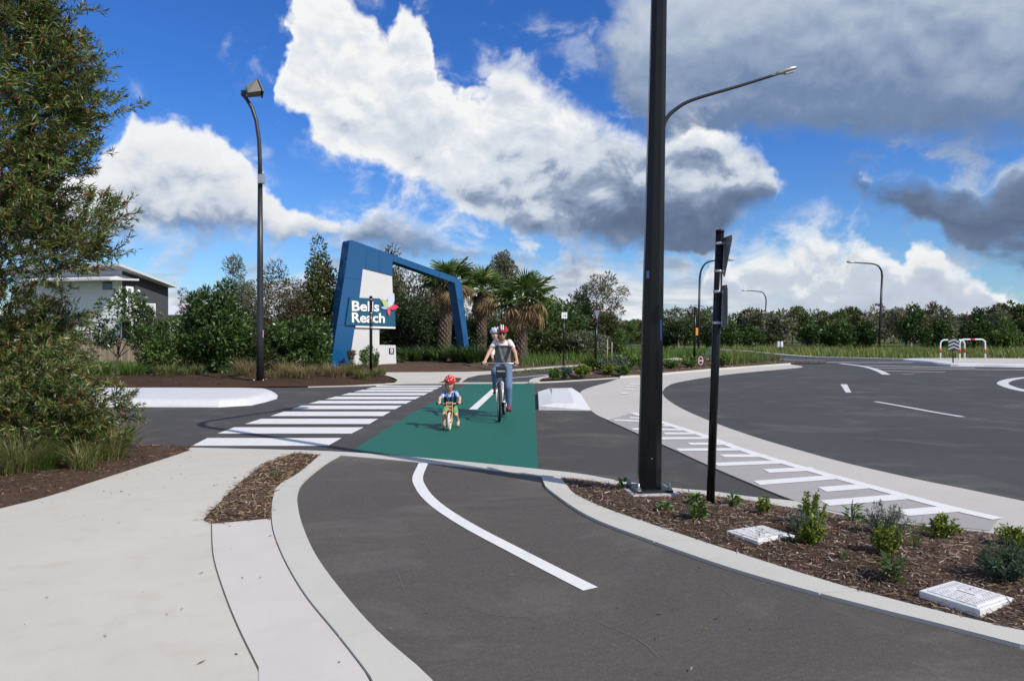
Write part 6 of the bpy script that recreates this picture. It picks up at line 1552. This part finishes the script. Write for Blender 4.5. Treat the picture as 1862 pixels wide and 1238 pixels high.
# paling fence
pf = thing('paling_fence', 'weathered timber paling fence behind the small tree', 'fence', ((100 - CX) * 38 / F, 38, 0))
M['timber'] = [bark_mat('timber%d' % k, tuple(c * f for c in (0.24, 0.185, 0.125)), tuple(c * f for c in (0.36, 0.29, 0.21)), 5) for k, f in enumerate((0.75, 0.95, 1.15))]
me_p = []
for k in range(3):
    me = MB().box((0, 0, 0.6), (0.115, 0.018, 1.2 + 0.0)).mesh('paling'); me.materials.append(M['timber'][k]); me_p.append(me)
for k in range(66):
    o = bpy.data.objects.new('paling', me_p[rnd.randrange(3)]); link(o, pf); o.location = (k * 0.125, rnd.uniform(-.004, .004), rnd.uniform(-.02, .02))
for z in (0.25, 0.95): mb = MB(); mb.box((4.1, 0.035, z), (8.3, 0.04, 0.08)); mb.build('rail', M['timber'][0], pf)
# hills on the horizon
hm = MB(); 
for (px, top, w) in [(1132, 588, 16), (1116, 598, 40)]:
    Y = 2300; c = AT(px, 604, Y); r = w * Y / F; h = (HY - top) * Y / F + 2; n = 14
    vs = [(c.x, c.y, h)] + [(c.x + math.cos(2 * PI * k / n) * r * 0.45, c.y + math.sin(2 * PI * k / n) * r * 0.4, h * rnd.uniform(.55, .7)) for k in range(n)] + [(c.x + math.cos(2 * PI * k / n) * r * 1.1, c.y + math.sin(2 * PI * k / n) * r, -3) for k in range(n)]
    fs = [(0, 1 + k, 1 + (k + 1) % n) for k in range(n)] + [(1 + k, 1 + n + k, 1 + n + (k + 1) % n, 1 + (k + 1) % n) for k in range(n)]
    hm.add(vs, fs, True)
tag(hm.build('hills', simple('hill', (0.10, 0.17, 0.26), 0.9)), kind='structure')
# stakes of the sapling behind the give way sign
for (px, lab) in ((1104, 'left timber stake beside the red tipped sapling'), (1112, 'right timber stake beside the red tipped sapling')):
    Y = 37.5; mb = MB(); top = EYE + (HY - (617 if px == 1104 else 622)) * Y / F; x = (px - CX) * Y / F
    mb.tube([(x, Y, -0.1), (x + .02, Y, top)], 0.03, 6); o = mb.build('stake', M['timber'][2]); tag(o, lab, 'stake')

# ================================================================== people and bicycles
def cap_(mb, p0, r0, p1, r1, n=10):
    p0, p1 = Vector(p0), Vector(p1); mb.tube([p0, p1], [r0, r1], n, cap=True); mb.ellipsoid(p0, (r0,) * 3, n, 6); mb.ellipsoid(p1, (r1,) * 3, n, 6)
def chain(mb, pts, rs):
    for i in range(len(pts) - 1): cap_(mb, pts[i], rs[i], pts[i + 1], rs[i + 1])
def fuse(name, mb, voxel, mats, parent, smooth=5, pick=None):
    """melt overlapping solids into one continuous skin"""
    me = mb.mesh('tmp'); ob = bpy.data.objects.new('tmp', me); COL.objects.link(ob)
    m = ob.modifiers.new('r', 'REMESH'); m.mode = 'VOXEL'; m.voxel_size = voxel; m.use_smooth_shade = True
    s = ob.modifiers.new('s', 'SMOOTH'); s.factor = 0.5; s.iterations = smooth
    dg = bpy.context.evaluated_depsgraph_get(); dg.update()
    out = bpy.data.meshes.new_from_object(ob.evaluated_get(dg)); out.name = name; bpy.data.objects.remove(ob); bpy.data.meshes.remove(me)
    out.polygons.foreach_set('use_smooth', [True] * len(out.polygons)); out.materials.clear()
    o = mesh_obj(name, out, mats, parent)
    if pick:
        for p in out.polygons: p.material_index = pick(p.center)
    return o
def skin_mat(name, col):
    m, t, b = new_mat(name); co = t.n('ShaderNodeTexCoord').outputs['Object']; f = t.noise(co, 9, 4)
    t.put(b.inputs['Base Color'], t.mix(f, tuple(c * 0.9 for c in col), tuple(min(1, c * 1.08) for c in col))); b.inputs['Roughness'].default_value = 0.5
    b.inputs['Subsurface Weight'].default_value = 0.12; b.inputs['Subsurface Radius'].default_value = (0.01, 0.004, 0.002); return m
M['skin'] = skin_mat('skin', (0.52, 0.30, 0.20)); M['skin_child'] = skin_mat('skin_child', (0.60, 0.36, 0.25))
M['denim'] = simple('denim', (0.10, 0.16, 0.27), 0.85, 0, 0.35, 14, 0.3, 200); M['shirt_pale'] = simple('shirt_pale', (0.68, 0.64, 0.62), 0.85, 0, 0.05, 20, 0.2, 120)
def shirt_print():
    m, t, b = new_mat('shirt_print'); co = t.n('ShaderNodeTexCoord').outputs['Object']
    sp = t.n('ShaderNodeSeparateXYZ'); t.link(co, sp.inputs[0])
    f = t.noise(co, 40, 3); base = t.mix(f, (0.13, 0.125, 0.12), (0.20, 0.195, 0.19))
    c = t.m('SUBTRACT', t.m('MULTIPLY_ADD', t.m('POWER', t.m('SUBTRACT', 1.36, sp.outputs[2]), 1.7), 0.55, -0.05), sp.outputs[0])
    sw = t.smooth(t.m('ABSOLUTE', c), 0.028, 0.016)
    t.put(b.inputs['Base Color'], t.mix(sw, base, (0.46, 0.45, 0.44))); b.inputs['Roughness'].default_value = 0.9; return m
M['shirt_print'] = shirt_print()
M['shoe_red'] = simple('shoe_red', (0.30, 0.012, 0.022), 0.6, 0, 0.15, 30); M['rubber'] = simple('rubber', (0.018, 0.018, 0.019), 0.75, 0, 0.2, 30, 0.3, 90)
M['rim'] = simple('rim', (0.55, 0.56, 0.58), 0.28, 0.85); M['frame_white'] = simple('frame_white', (0.62, 0.62, 0.64), 0.3, 0.2); M['bag'] = simple('bag', (0.016, 0.02, 0.03), 0.7, 0, 0.2, 20, 0.3, 60)
M['hel_red'] = simple('hel_red', (0.52, 0.012, 0.022), 0.28); M['hel_white'] = simple('hel_white', (0.72, 0.72, 0.74), 0.3); M['hel_blue'] = simple('hel_blue', (0.32, 0.45, 0.55), 0.35); M['hel_dark'] = simple('hel_dark', (0.015, 0.015, 0.018), 0.5)
M['hair'] = simple('hair', (0.06, 0.03, 0.018), 0.6, 0, 0.3, 60); M['hair_fair'] = simple('hair_fair', (0.32, 0.20, 0.10), 0.6, 0, 0.3, 60)
M['lips'] = simple('lips', (0.36, 0.10, 0.09), 0.5); M['eye_dark'] = simple('eye_dark', (0.02, 0.015, 0.012), 0.2)
M['wood'] = bark_mat('wood', (0.46, 0.27, 0.11), (0.58, 0.37, 0.17), 20); M['cream_tyre'] = simple('cream_tyre', (0.60, 0.54, 0.44), 0.7)
M['tan'] = simple('tan', (0.46, 0.36, 0.24), 0.75); M['green_cloth'] = simple('green_cloth', (0.13, 0.30, 0.12), 0.9, 0, 0.15, 30)
def tie_dye():
    m, t, b = new_mat('tie_dye'); co = t.n('ShaderNodeTexCoord').outputs['Object']; f = t.noise(co, 16, 3, 0.5, 1.5)
    t.put(b.inputs['Base Color'], t.ramp(f, [(0.36, (0.02, 0.035, 0.16)), (0.46, (0.05, 0.17, 0.42)), (0.54, (0.36, 0.58, 0.72)), (0.66, (0.70, 0.76, 0.80))])); b.inputs['Roughness'].default_value = 0.9; return m
M['tie_dye'] = tie_dye(); M['purple'] = simple('purple', (0.09, 0.05, 0.26), 0.8); M['navy_vest'] = simple('navy_vest', (0.018, 0.032, 0.075), 0.85, 0, 0.2, 20)
def wheel(parent, c, r, tw, rot, tyre_mat, rim_mat, spokes=28, hubw=0.045):
    c = Vector(c); w = bpy.data.objects.new('wheel', None); link(w, parent)
    mb = MB(); mb.torus(c, r - tw, tw, nu=48, nv=10, rot=rot); mb.build('tyre', tyre_mat, w)
    mb = MB(); mb.torus(c, r - 2.1 * tw, tw * 0.42, nu=48, nv=8, sq=1.4, rot=rot); mb.build('rim', rim_mat, w)
    mb = MB(); a = rot @ Vector((1, 0, 0)); mb.tube([c - a * hubw, c + a * hubw], 0.018 if r > 0.2 else 0.03, 10); mb.build('hub', M['steel'], w)
    if spokes:
        mb = MB()
        for k in range(spokes):
            t = 2 * PI * k / spokes; e = c + rot @ Vector((0, math.cos(t), math.sin(t))) * (r - 2.2 * tw); s = c + a * (hubw * 0.7 * (1 if k % 2 else -1)) + rot @ Vector((0, math.cos(t + .5), math.sin(t + .5))) * 0.016
            mb.tube([s, e], 0.0016, 4, cap=False)
        sp = mb.build('spokes', M['steel'], w); sp['kind'] = 'stuff'
    return w
def hand(mb, H, side, r=0.0085, k=1.0, bar_y=-1):
    """hand closed on a bar that runs along x; H is the grip centre"""
    H = Vector(H); back = Vector((0, 0.045 * k, 0.028 * k))
    cap_(mb, H + back, 0.024 * k, H + Vector((0, 0.0, 0.030 * k)), 0.020 * k); cap_(mb, H + back + Vector((0.022 * k, 0, 0)), 0.019 * k, H + Vector((0.024 * k, 0.004 * k, 0.028 * k)), 0.017 * k); cap_(mb, H + back - Vector((0.022 * k, 0, 0)), 0.019 * k, H + Vector((-0.024 * k, 0.004 * k, 0.028 * k)), 0.017 * k)
    for i, l in enumerate((0.92, 1.05, 1.0, 0.8)):
        x = (i - 1.5) * 0.0215 * k * -side
        a = H + Vector((x, -0.004 * k, 0.030 * k)); b = H + Vector((x, -0.034 * k * l, 0.014 * k)); c = H + Vector((x, -0.030 * k * l, -0.014 * k)); d = H + Vector((x, -0.008 * k, -0.026 * k))
        chain(mb, [a, b, c, d], [r * 1.1, r, r * 0.92, r * 0.8])
    t0 = H + Vector((-side * 0.034 * k, 0.022 * k, 0.018 * k)); chain(mb, [t0, t0 + Vector((-side * 0.018 * k, -0.02 * k, -0.016 * k)), t0 + Vector((-side * 0.012 * k, -0.046 * k, -0.026 * k))], [r * 1.3, r * 1.15, r * 0.9])
def head(mb, c, s, tilt=0.0, turn=0.0):
    """skull, jaw, nose, ears; face towards -y"""
    c = Vector(c); rot = Matrix.Rotation(turn, 3, 'Z') @ Matrix.Rotation(-tilt, 3, 'X')
    E = lambda p, r: mb.ellipsoid(c + rot @ (Vector(p) * s), tuple(k * s for k in r), 14, 10, rot)
    E((0, 0.012, 0.03), (0.076, 0.095, 0.088)); E((0, -0.022, -0.035), (0.060, 0.070, 0.075)); E((0, -0.040, -0.082), (0.034, 0.036, 0.030))
    E((0, -0.096, -0.018), (0.013, 0.018, 0.018)); E((0, -0.088, 0.006), (0.009, 0.012, 0.026)); E((0.078, 0.01, -0.01), (0.012, 0.022, 0.032)); E((-0.078, 0.01, -0.01), (0.012, 0.022, 0.032)); E((0.04, -0.066, -0.022), (0.022, 0.022, 0.022)); E((-0.04, -0.066, -0.022), (0.022, 0.022, 0.022))
    return rot
def face_bits(parent, c, s, rot, eyes=True, brow=None):
    c = Vector(c); P = lambda p: c + rot @ (Vector(p) * s)
    if eyes:
        for x in (-1, 1):
            mb = MB(); mb.ellipsoid(P((0.030 * x, -0.079, 0.010)), (0.011 * s, 0.008 * s, 0.007 * s), 10, 6, rot); mb.build('eye', M['eye_dark'], parent)
    mb = MB(); mb.ellipsoid(P((0, -0.086, -0.056)), (0.024 * s, 0.010 * s, 0.007 * s), 10, 6, rot); mb.build('mouth', M['lips'], parent)
def helmet(name, label, c, s, rot, shell, ribs, parent_dots=None, peak=False):
    """cycling helmet: shell with raised ribs and dark vents, chin strap"""
    c = Vector(c); root = thing(name, label, 'helmet', (0, 0, 0))
    P = lambda p: c + rot @ (Vector(p) * s)
    n, mrows = 20, 7; vs = []; fs = []; mb = MB()
    for j in range(mrows + 1):
        th = (PI * 0.53) * j / mrows
        for i in range(n):
            ph = 2 * PI * i / n; x, y, z = 0.099 * math.sin(th) * math.cos(ph), 0.128 * math.sin(th) * math.sin(ph), 0.105 * math.cos(th)
            if math.sin(ph) < 0: z += 0.012 * (-math.sin(ph)) * math.sin(th)
            vs.append(P((x, y + 0.012, z + 0.045)))
    for j in range(mrows):
        for i in range(n): a, b = j * n + i, j * n + (i + 1) % n; fs.append((a, a + n, b + n, b))
    mb.add(vs, fs, True); mb.build('shell', shell, root)
    for (x, m) in ribs:
        mb = MB(); pts = []
        for k in range(9):
            t = PI * (0.10 + 0.80 * k / 8); w = math.sqrt(max(0.02, 1 - (x / 0.105) ** 2)); pts.append(P((x * (0.75 + 0.25 * math.sin(t)), 0.012 - 0.132 * w * math.cos(t), 0.045 + 0.111 * w * math.sin(t))))
        mb.tube(pts, [0.010 * s] * 9, 6); mb.build('rib', m, root)
    for x in (-1, 1):
        mb = MB(); mb.tube([P((0.085 * x, 0.0, 0.03)), P((0.074 * x, -0.02, -0.05)), P((0.03 * x, -0.045, -0.11)), P((0, -0.05, -0.118))], 0.005 * s, 5); mb.build('strap', M['hel_dark'], root)
    return root

# ------------------------------------------------------------------ adult on the bicycle
AX, AY = G(908, 767); AR = R(-4)
bike = thing('bicycle', 'adult bicycle with black handlebar bag ridden towards the camera on the green crossing', 'bicycle', (AX, AY, 0.006), AR)
st = Matrix.Rotation(R(7), 3, 'Z')
wheel(bike, (0, 0, 0.355), 0.355, 0.026, st, M['rubber'], M['rim']); wheel(bike, (0.0, 1.08, 0.355), 0.355, 0.026, Matrix.Identity(3), M['rubber'], M['rim'])
mb = MB(); HT, HB, BB, ST = Vector((0, .21, .93)), Vector((0, .14, .72)), Vector((0, .63, .29)), Vector((0, .80, .80))
for a, b, r in [(HT, HB, .022), (HB, BB, .021), (HT + Vector((0, .02, -.06)), ST * 0.92 + BB * 0.08, .018), (BB, ST, .017)]: mb.tube([a, b], r, 10)
for s in (-1, 1):
    mb.tube([BB + Vector((.03 * s, 0, 0)), Vector((.06 * s, 1.08, .355))], .011, 8); mb.tube([ST * 0.95 + BB * 0.05 + Vector((.02 * s, 0, 0)), Vector((.06 * s, 1.08, .355))], .010, 8)
mb.build('frame', M['frame_white'], bike)
mb = MB(); mb.tube([HB + Vector((0, -.005, .0)), HB + Vector((0, -.02, -.05))], .022, 8)
for s in (-1, 1):
    b = st @ Vector((.055 * s, 0, 0)); mb.tube([HB + Vector((0, -.02, -.03)) + b, Vector((0, .05, .5)) + b, Vector((0, 0, .355)) + b], [.017, .016, .012], 8)
mb.tube([HB + Vector((-.055, -.02, -.03)), HB + Vector((.055, -.02, -.03))], .02, 8); mb.build('fork', M['frame_white'], bike)
mb = MB(); mb.tube([HT, HT + Vector((0, -.02, .09)), Vector((0, .16, 1.03))], .017, 8); mb.tube([(-.33, .28, 1.02), (-.24, .22, 1.03), (-.08, .16, 1.03), (.08, .16, 1.03), (.24, .22, 1.03), (.33, .28, 1.02)], .0125, 8); hb = mb.build('handlebar', M['rim'], bike)
for s in (-1, 1):
    mb = MB(); mb.tube([(.35 * s, .295, 1.018), (.235 * s, .217, 1.03)], .017, 8); mb.build('grip', M['rubber'], hb)
    mb = MB(); mb.tube([(.22 * s, .19, 1.02), (.26 * s, .165, .995), (.33 * s, .20, .99)], .006, 6); mb.build('brake_lever', M['steel'], hb)
    mb = MB(); mb.tube([(.2 * s, .19, 1.03), (.1 * s, .08, 1.02), (.03 * s, .10, .88), (0, .13, .76)], .004, 5); mb.build('brake_cable', M['hel_dark'], hb)
mb = MB(); mb.box((0.03, .06, .885), (.19, .12, .19), Matrix.Rotation(R(6), 3, 'X')); bag = mb.build('handlebar_bag', M['bag'], bike, .02)
mb = MB(); mb.box((0.03, -.005, .90), (.15, .006, .03)); mb.build('reflective_strip', M['alu'], bag)
mb = MB(); mb.ellipsoid((-.045, -.05, .60), (.015, .008, .02), 8, 6); mb.build('reflector', M['yellow'], bike)
mb = MB(); mb.torus(BB + Vector((.055, 0, 0)), .085, .004, nu=28, nv=6); mb.tube([BB + Vector((-.06, 0, 0)), BB + Vector((.07, 0, 0))], .02, 10); mb.build('chainring', M['steel'], bike)
for s, dz in ((1, -.165), (-1, .165)):
    p = BB + Vector((.075 * s, .03 * -s, dz)); mb = MB(); mb.tube([BB + Vector((.07 * s, 0, 0)), p], .010, 8); cr = mb.build('crank', M['steel'], bike)
    mb = MB(); mb.box(p + Vector((.055 * s, 0, 0)), (.095, .085, .022)); mb.build('pedal', M['hel_dark'], cr)
mb = MB(); mb.tube([ST, Vector((0, .835, .90))], .013, 8); mb.build('seat_post', M['steel'], bike)
mb = MB(); mb.tube([(0, .70, .915), (0, .80, .925), (0, .90, .93), (0, .97, .925)], [(.025, .02), (.045, .025), (.085, .03), (.07, .02)], 12); mb.build('saddle', M['bag'], bike)
mb = MB(); mb.tube([(0, 1.02, .73), (0, 1.36, .74)], .012, 6)
for s in (-1, 1): mb.tube([(.06 * s, .95, .72), (.06 * s, 1.36, .73)], .008, 6); mb.tube([(.06 * s, 1.22, .73), (.062 * s, 1.08, .37)], .007, 6)
mb.build('rack', M['hel_dark'], bike)
cs = bpy.data.objects.new('child_seat', None); link(cs, bike)
mb = MB(); mb.box((-.03, 1.17, .80), (.30, .28, .06)); mb.build('seat_pan', M['bag'], cs, .02)
mb = MB(); mb.box((-.03, 1.33, 1.03), (.30, .05, .46), Matrix.Rotation(R(-8), 3, 'X')); mb.build('backrest', M['bag'], cs, .02)
for s in (-1, 1): mb = MB(); mb.box((-.03 + .155 * s, 1.10, .72), (.03, .14, .30)); mb.build('leg_guard', M['bag'], cs, .01)

ad_ = thing('person', 'adult cyclist in white and grey shirt, jeans and red shoes with a passenger behind', 'person', (AX, AY, 0.006), AR)
hc = (0.0, .60, 1.565)
mb = MB(); hrot = head(mb, hc, 1.0, R(-8), R(4))
chain(mb, [(0, .665, 1.40), (0, .64, 1.49)], [.062, .052])
mb.tube([(0, .86, .93), (0, .83, 1.05), (0, .77, 1.22), (0, .70, 1.37), (0, .68, 1.42)], [(.13, .095), (.125, .09), (.14, .095), (.155, .09), (.08, .06)], 14)
for s in (-1, 1):
    chain(mb, [(.145 * s, .69, 1.40), (.245 * s, .56, 1.21), (.29 * s, .34, 1.075)], [.046, .036, .026]); hand(mb, (.292 * s, .252, 1.024), s)
    chain(mb, [(.29 * s, .34, 1.075), (.292 * s, .30, 1.06)], [.027, .026])
chain(mb, [(.09, .84, .92), (.12, .595, .56), (.115, .69, .20)], [.075, .05, .036]); chain(mb, [(-.09, .84, .92), (-.125, .45, .86), (-.12, .66, .50)], [.075, .05, .036])
ab = fuse('body', mb, .0065, M['skin'], ad_, 3)
face_bits(ad_, hc, 1.0, hrot, eyes=False)
P = lambda p: Vector(hc) + hrot @ Vector(p)
mb = MB(); 
for x in (-1, 1): mb.ellipsoid(P((.033 * x, -.088, .012)), (.032, .012, .021), 12, 8, hrot)
mb.tube([P((-.08, -.01, .018)), P((-.066, -.075, .02)), P((0, -.098, .022)), P((.066, -.075, .02)), P((.08, -.01, .018))], .006, 6); mb.build('sunglasses', M['eye_dark'], ad_)
mb = MB(); mb.ellipsoid(P((0, .04, -.03)), (.080, .072, .095), 14, 10, hrot); mb.ellipsoid(P((0, .07, -.10)), (.05, .05, .07), 12, 8, hrot); mb.build('hair', M['hair'], ad_)
# shirt: body and sleeves, pale yoke over a printed front
mb = MB(); mb.tube([(0, .87, .90), (0, .85, 1.0), (0, .80, 1.13), (0, .74, 1.28), (0, .70, 1.38), (0, .685, 1.435)], [(.158, .125), (.146, .118), (.14, .116), (.156, .12), (.16, .105), (.095, .07)], 18)
for s in (-1, 1): chain(mb, [(.128 * s, .69, 1.405), (.19 * s, .635, 1.315)], [.060, .054])
sh = fuse('shirt', mb, .009, [M['shirt_pale'], M['shirt_print']], ad_, 4, pick=lambda c: 1 if c.z < 1.335 + .02 * (abs(c.x) > .19) and abs(c.x) < .2 else 0)
mb = MB(); 
for k in range(9):
    x = -.148 + .037 * k; yy = .735 - .128 * math.sqrt(max(0, 1 - (x / .185) ** 2)); mb.ellipsoid((x, yy - .006, 1.335), (.022, .016, .014), 8, 6)
mb.build('scalloped_trim', M['hel_dark'], sh)
mb = MB(); mb.ellipsoid((0, .86, .93), (.165, .135, .11), 16, 10)
chain(mb, [(.085, .84, .93), (.12, .595, .57), (.116, .685, .22)], [.098, .073, .056]); chain(mb, [(-.085, .84, .93), (-.125, .45, .865), (-.12, .655, .52)], [.098, .073, .056])
fuse('jeans', mb, .011, M['denim'], ad_, 4)
for s, z in ((1, .145), (-1, .475)):
    y0 = .66 if s > 0 else .63
    mb = MB(); chain(mb, [(.118 * s, y0 + .05, z + .035), (.12 * s, y0 - .06, z + .03), (.122 * s, y0 - .12, z + .025)], [.045, .042, .034]); cap_(mb, (.118 * s, y0 + .03, z + .05), .045, (.117 * s, y0 + .02, z + .11), .045); sho = fuse('shoe', mb, .008, M['shoe_red'], ad_, 3)
    mb = MB(); mb.tube([(.118 * s, y0 + .09, z - .008), (.12 * s, y0 - .02, z - .008), (.122 * s, y0 - .145, z - .004)], [(.03, .008), (.04, .009), (.03, .008)], 10); mb.build('sole', M['hel_dark'], sho)
def place(o, X, Y, rz): o.location = (X, Y, .006); o.rotation_euler = (0, 0, rz)
h1 = helmet('adult_helmet', 'red and white vented helmet worn by the adult rider', hc, 1.06, hrot, M['hel_red'], [(-.078, M['hel_white']), (-.045, M['hel_dark']), (-.018, M['hel_white']), (.018, M['hel_white']), (.045, M['hel_dark']), (.078, M['hel_red'])]); place(h1, AX, AY, AR)

# small passenger behind
pc = thing('person', 'small passenger in the rear child seat, mostly hidden by the rider', 'person', (AX, AY, 0.006), AR)
c2 = (-.19, 1.12, 1.545); s2 = 0.86
mb = MB(); r2_ = head(mb, c2, s2, R(0), R(12)); chain(mb, [(-.10, 1.18, 1.30), (-.17, 1.14, 1.46)], [.05, .04]); mb.tube([(-.03, 1.19, .87), (-.04, 1.19, 1.05), (-.08, 1.18, 1.28), (-.10, 1.18, 1.34)], [(.10, .08), (.11, .08), (.11, .075), (.05, .04)], 12)
for s in (-1, 1): chain(mb, [(-.09 + .11 * s, 1.17, 1.28), (-.08 + .16 * s, 1.08, 1.14), (-.06 + .14 * s, .98, 1.05)], [.035, .028, .022]); chain(mb, [(-.03 + .07 * s, 1.15, .87), (-.03 + .13 * s, .95, .84), (-.03 + .16 * s, 1.0, .62)], [.055, .042, .03]); hand(mb, (-.06 + .14 * s, .955, 1.035), s, .0062, .6)
fuse('body', mb, .0075, M['skin_child'], pc, 3); face_bits(pc, c2, s2, r2_)
mb = MB(); mb.tube([(-.03, 1.19, .86), (-.04, 1.19, 1.05), (-.08, 1.18, 1.27), (-.10, 1.18, 1.345)], [(.12, .10), (.125, .095), (.125, .09), (.07, .055)], 14)
for s in (-1, 1): chain(mb, [(-.09 + .105 * s, 1.17, 1.29), (-.08 + .155 * s, 1.09, 1.16)], [.045, .04])
fuse('shirt', mb, .01, M['shirt_pale'], pc, 3)
mb = MB()
for s in (-1, 1): chain(mb, [(-.03 + .065 * s, 1.16, .88), (-.03 + .13 * s, .95, .845), (-.03 + .16 * s, 1.0, .64)], [.068, .055, .042])
fuse('trousers', mb, .01, M['denim'], pc, 3)
for s in (-1, 1):
    mb = MB(); chain(mb, [(-.03 + .16 * s, 1.01, .585), (-.03 + .165 * s, .93, .565)], [.036, .032]); fuse('shoe', mb, .008, M['tan'], pc, 2)
h2 = helmet('passenger_helmet', 'pale blue helmet peeking out behind the adult rider', c2, .95, r2_, M['hel_blue'], [(-.05, M['hel_white']), (0, M['hel_white']), (.05, M['hel_white'])]); place(h2, AX, AY, AR)

# ------------------------------------------------------------------ child on the wooden balance bike
KX, KY = G(817, 783); KR = R(3)
bb = thing('balance_bike', 'small wooden balance bike with cream tyres ridden by the child', 'balance bike', (KX, KY, 0.006), KR)
I3 = Matrix.Rotation(R(-6), 3, 'Z')
wheel(bb, (0, 0, .148), .148, .020, I3, M['cream_tyre'], M['frame_white'], 0, .03); wheel(bb, (0.0, .60, .148), .148, .020, Matrix.Identity(3), M['cream_tyre'], M['frame_white'], 0, .03)
for (yy, nm) in ((0, 'front'), (.60, 'rear')):
    mb = MB(); mb.tube([(-.012, yy, .148), (.012, yy, .148)], .10, 24); mb.build('wheel_disc', M['wood'], bb)
for s in (-1, 1):
    mb = MB(); mb.box((.048 * s, .035, .29), (.014, .055, .34), Matrix.Rotation(R(-10), 3, 'X')); mb.build('fork_plate', M['wood'], bb, .004)
for z, y_ in ((.385, .052), (.445, .062), (.33, .044)):
    mb = MB(); mb.box((0, y_, z), (.082, .04, .022)); mb.build('cross_piece', M['wood'], bb, .003)
mb = MB(); mb.box((0, .34, .27), (.022, .52, .085), Matrix.Rotation(R(-6), 3, 'X')); mb.build('body_board', M['wood'], bb, .01)
for s in (-1, 1): mb = MB(); mb.box((.03 * s, .52, .20), (.014, .25, .05), Matrix.Rotation(R(-25), 3, 'X')); mb.build('rear_arm', M['wood'], bb, .004)
mb = MB(); mb.tube([(-.20, .085, .43), (0, .062, .425), (.20, .085, .43)], .013, 8); hb2 = mb.build('handlebar', M['wood'], bb)
for s in (-1, 1): mb = MB(); mb.tube([(.215 * s, .087, .43), (.11 * s, .074, .4275)], .018, 8); mb.build('grip', M['rubber'], hb2)
mb = MB(); mb.tube([(0, .36, .315), (0, .44, .325), (0, .52, .32)], [(.035, .018), (.055, .022), (.05, .018)], 12); mb.build('saddle', M['bag'], bb)
kd = thing('person', 'small child in blue patterned shirt and green shorts scooting on a balance bike', 'person', (KX, KY, 0.006), KR)
hc3 = (0.0, .30, .735); s3 = .86
mb = MB(); r3 = head(mb, hc3, s3, R(-14), R(-4)); chain(mb, [(0, .35, .58), (0, .33, .66)], [.045, .038])
mb.tube([(0, .43, .33), (0, .42, .42), (0, .38, .53), (0, .36, .60)], [(.085, .07), (.09, .072), (.095, .07), (.05, .04)], 12)
for s in (-1, 1): chain(mb, [(.10 * s, .36, .565), (.165 * s, .27, .50), (.165 * s, .155, .452)], [.032, .026, .020]); hand(mb, (.163 * s, .083, .43), s, .0062, .62)
chain(mb, [(.055, .42, .33), (.10, .30, .22), (.125, .46, .10)], [.05, .036, .026]); chain(mb, [(-.055, .42, .33), (-.095, .27, .24), (-.10, .27, .07)], [.05, .036, .026])
fuse('body', mb, .0055, M['skin_child'], kd, 3); face_bits(kd, hc3, s3, r3)
mb = MB(); P3 = lambda p: Vector(hc3) + r3 @ (Vector(p) * s3); mb.ellipsoid(P3((0, .05, -.015)), (.072, .066, .075), 12, 8, r3); mb.build('hair', M['hair_fair'], kd)
mb = MB(); mb.tube([(0, .44, .30), (0, .43, .40), (0, .385, .53), (0, .36, .605)], [(.105, .09), (.105, .088), (.112, .085), (.06, .05)], 14)
for s in (-1, 1): chain(mb, [(.09 * s, .36, .575), (.14 * s, .315, .525)], [.044, .042])
fuse('shirt', mb, .008, [M['tie_dye'], M['purple']], kd, 3, pick=lambda c: 1 if abs(c.x) > .148 else 0)
mb = MB(); mb.tube([(0, .425, .36), (0, .41, .44), (0, .375, .54)], [(.112, .096), (.112, .094), (.108, .09)], 14); fuse('vest', mb, .009, M['navy_vest'], kd, 3)
mb = MB(); 
for s in (-1, 1): mb.tube([(.06 * s, .30, .60), (.05 * s, .275, .53), (.015 * s, .31, .42)], .009, 6)
mb.build('harness_strap', M['sticker'], kd)
mb = MB(); mb.ellipsoid((0, .43, .325), (.10, .085, .06), 12, 8); chain(mb, [(.055, .42, .33), (.088, .335, .25)], [.066, .056]); chain(mb, [(-.055, .42, .33), (-.085, .31, .265)], [.066, .056]); fuse('shorts', mb, .008, M['green_cloth'], kd, 3)
mb = MB(); chain(mb, [(.122, .45, .12), (.128, .47, .085), (.13, .40, .035)], [.032, .034, .028]); fuse('shoe', mb, .007, M['tan'], kd, 3)
mb = MB(); chain(mb, [(-.10, .29, .06), (-.103, .28, .035), (-.106, .20, .030)], [.032, .034, .028]); fuse('shoe', mb, .007, M['tan'], kd, 3)
h3 = helmet('child_helmet', 'glossy red child helmet with pale spots', hc3, .98, r3, M['hel_red'], []); place(h3, KX, KY, KR)
M['dot'] = [simple('dot%d' % k, c, 0.4) for k, c in enumerate([(.75, .72, .66), (.75, .5, .05), (.7, .55, .5)])]
rd = random.Random(3)
for k in range(26):
    th = rd.uniform(.25, 1.45); ph = rd.uniform(PI, 2 * PI) if k < 20 else rd.uniform(0, PI)
    p = Vector((.1005 * math.sin(th) * math.cos(ph), .1295 * math.sin(th) * math.sin(ph) + .012, .1065 * math.cos(th) + .045 + (.012 * -math.sin(ph) * math.sin(th) if math.sin(ph) < 0 else 0))) * .98
    mb = MB(); r = rd.uniform(.006, .011); mb.ellipsoid(Vector(hc3) + r3 @ p, (r, r, r * .9), 8, 5); mb.build('spot', M['dot'][k % 3], h3)
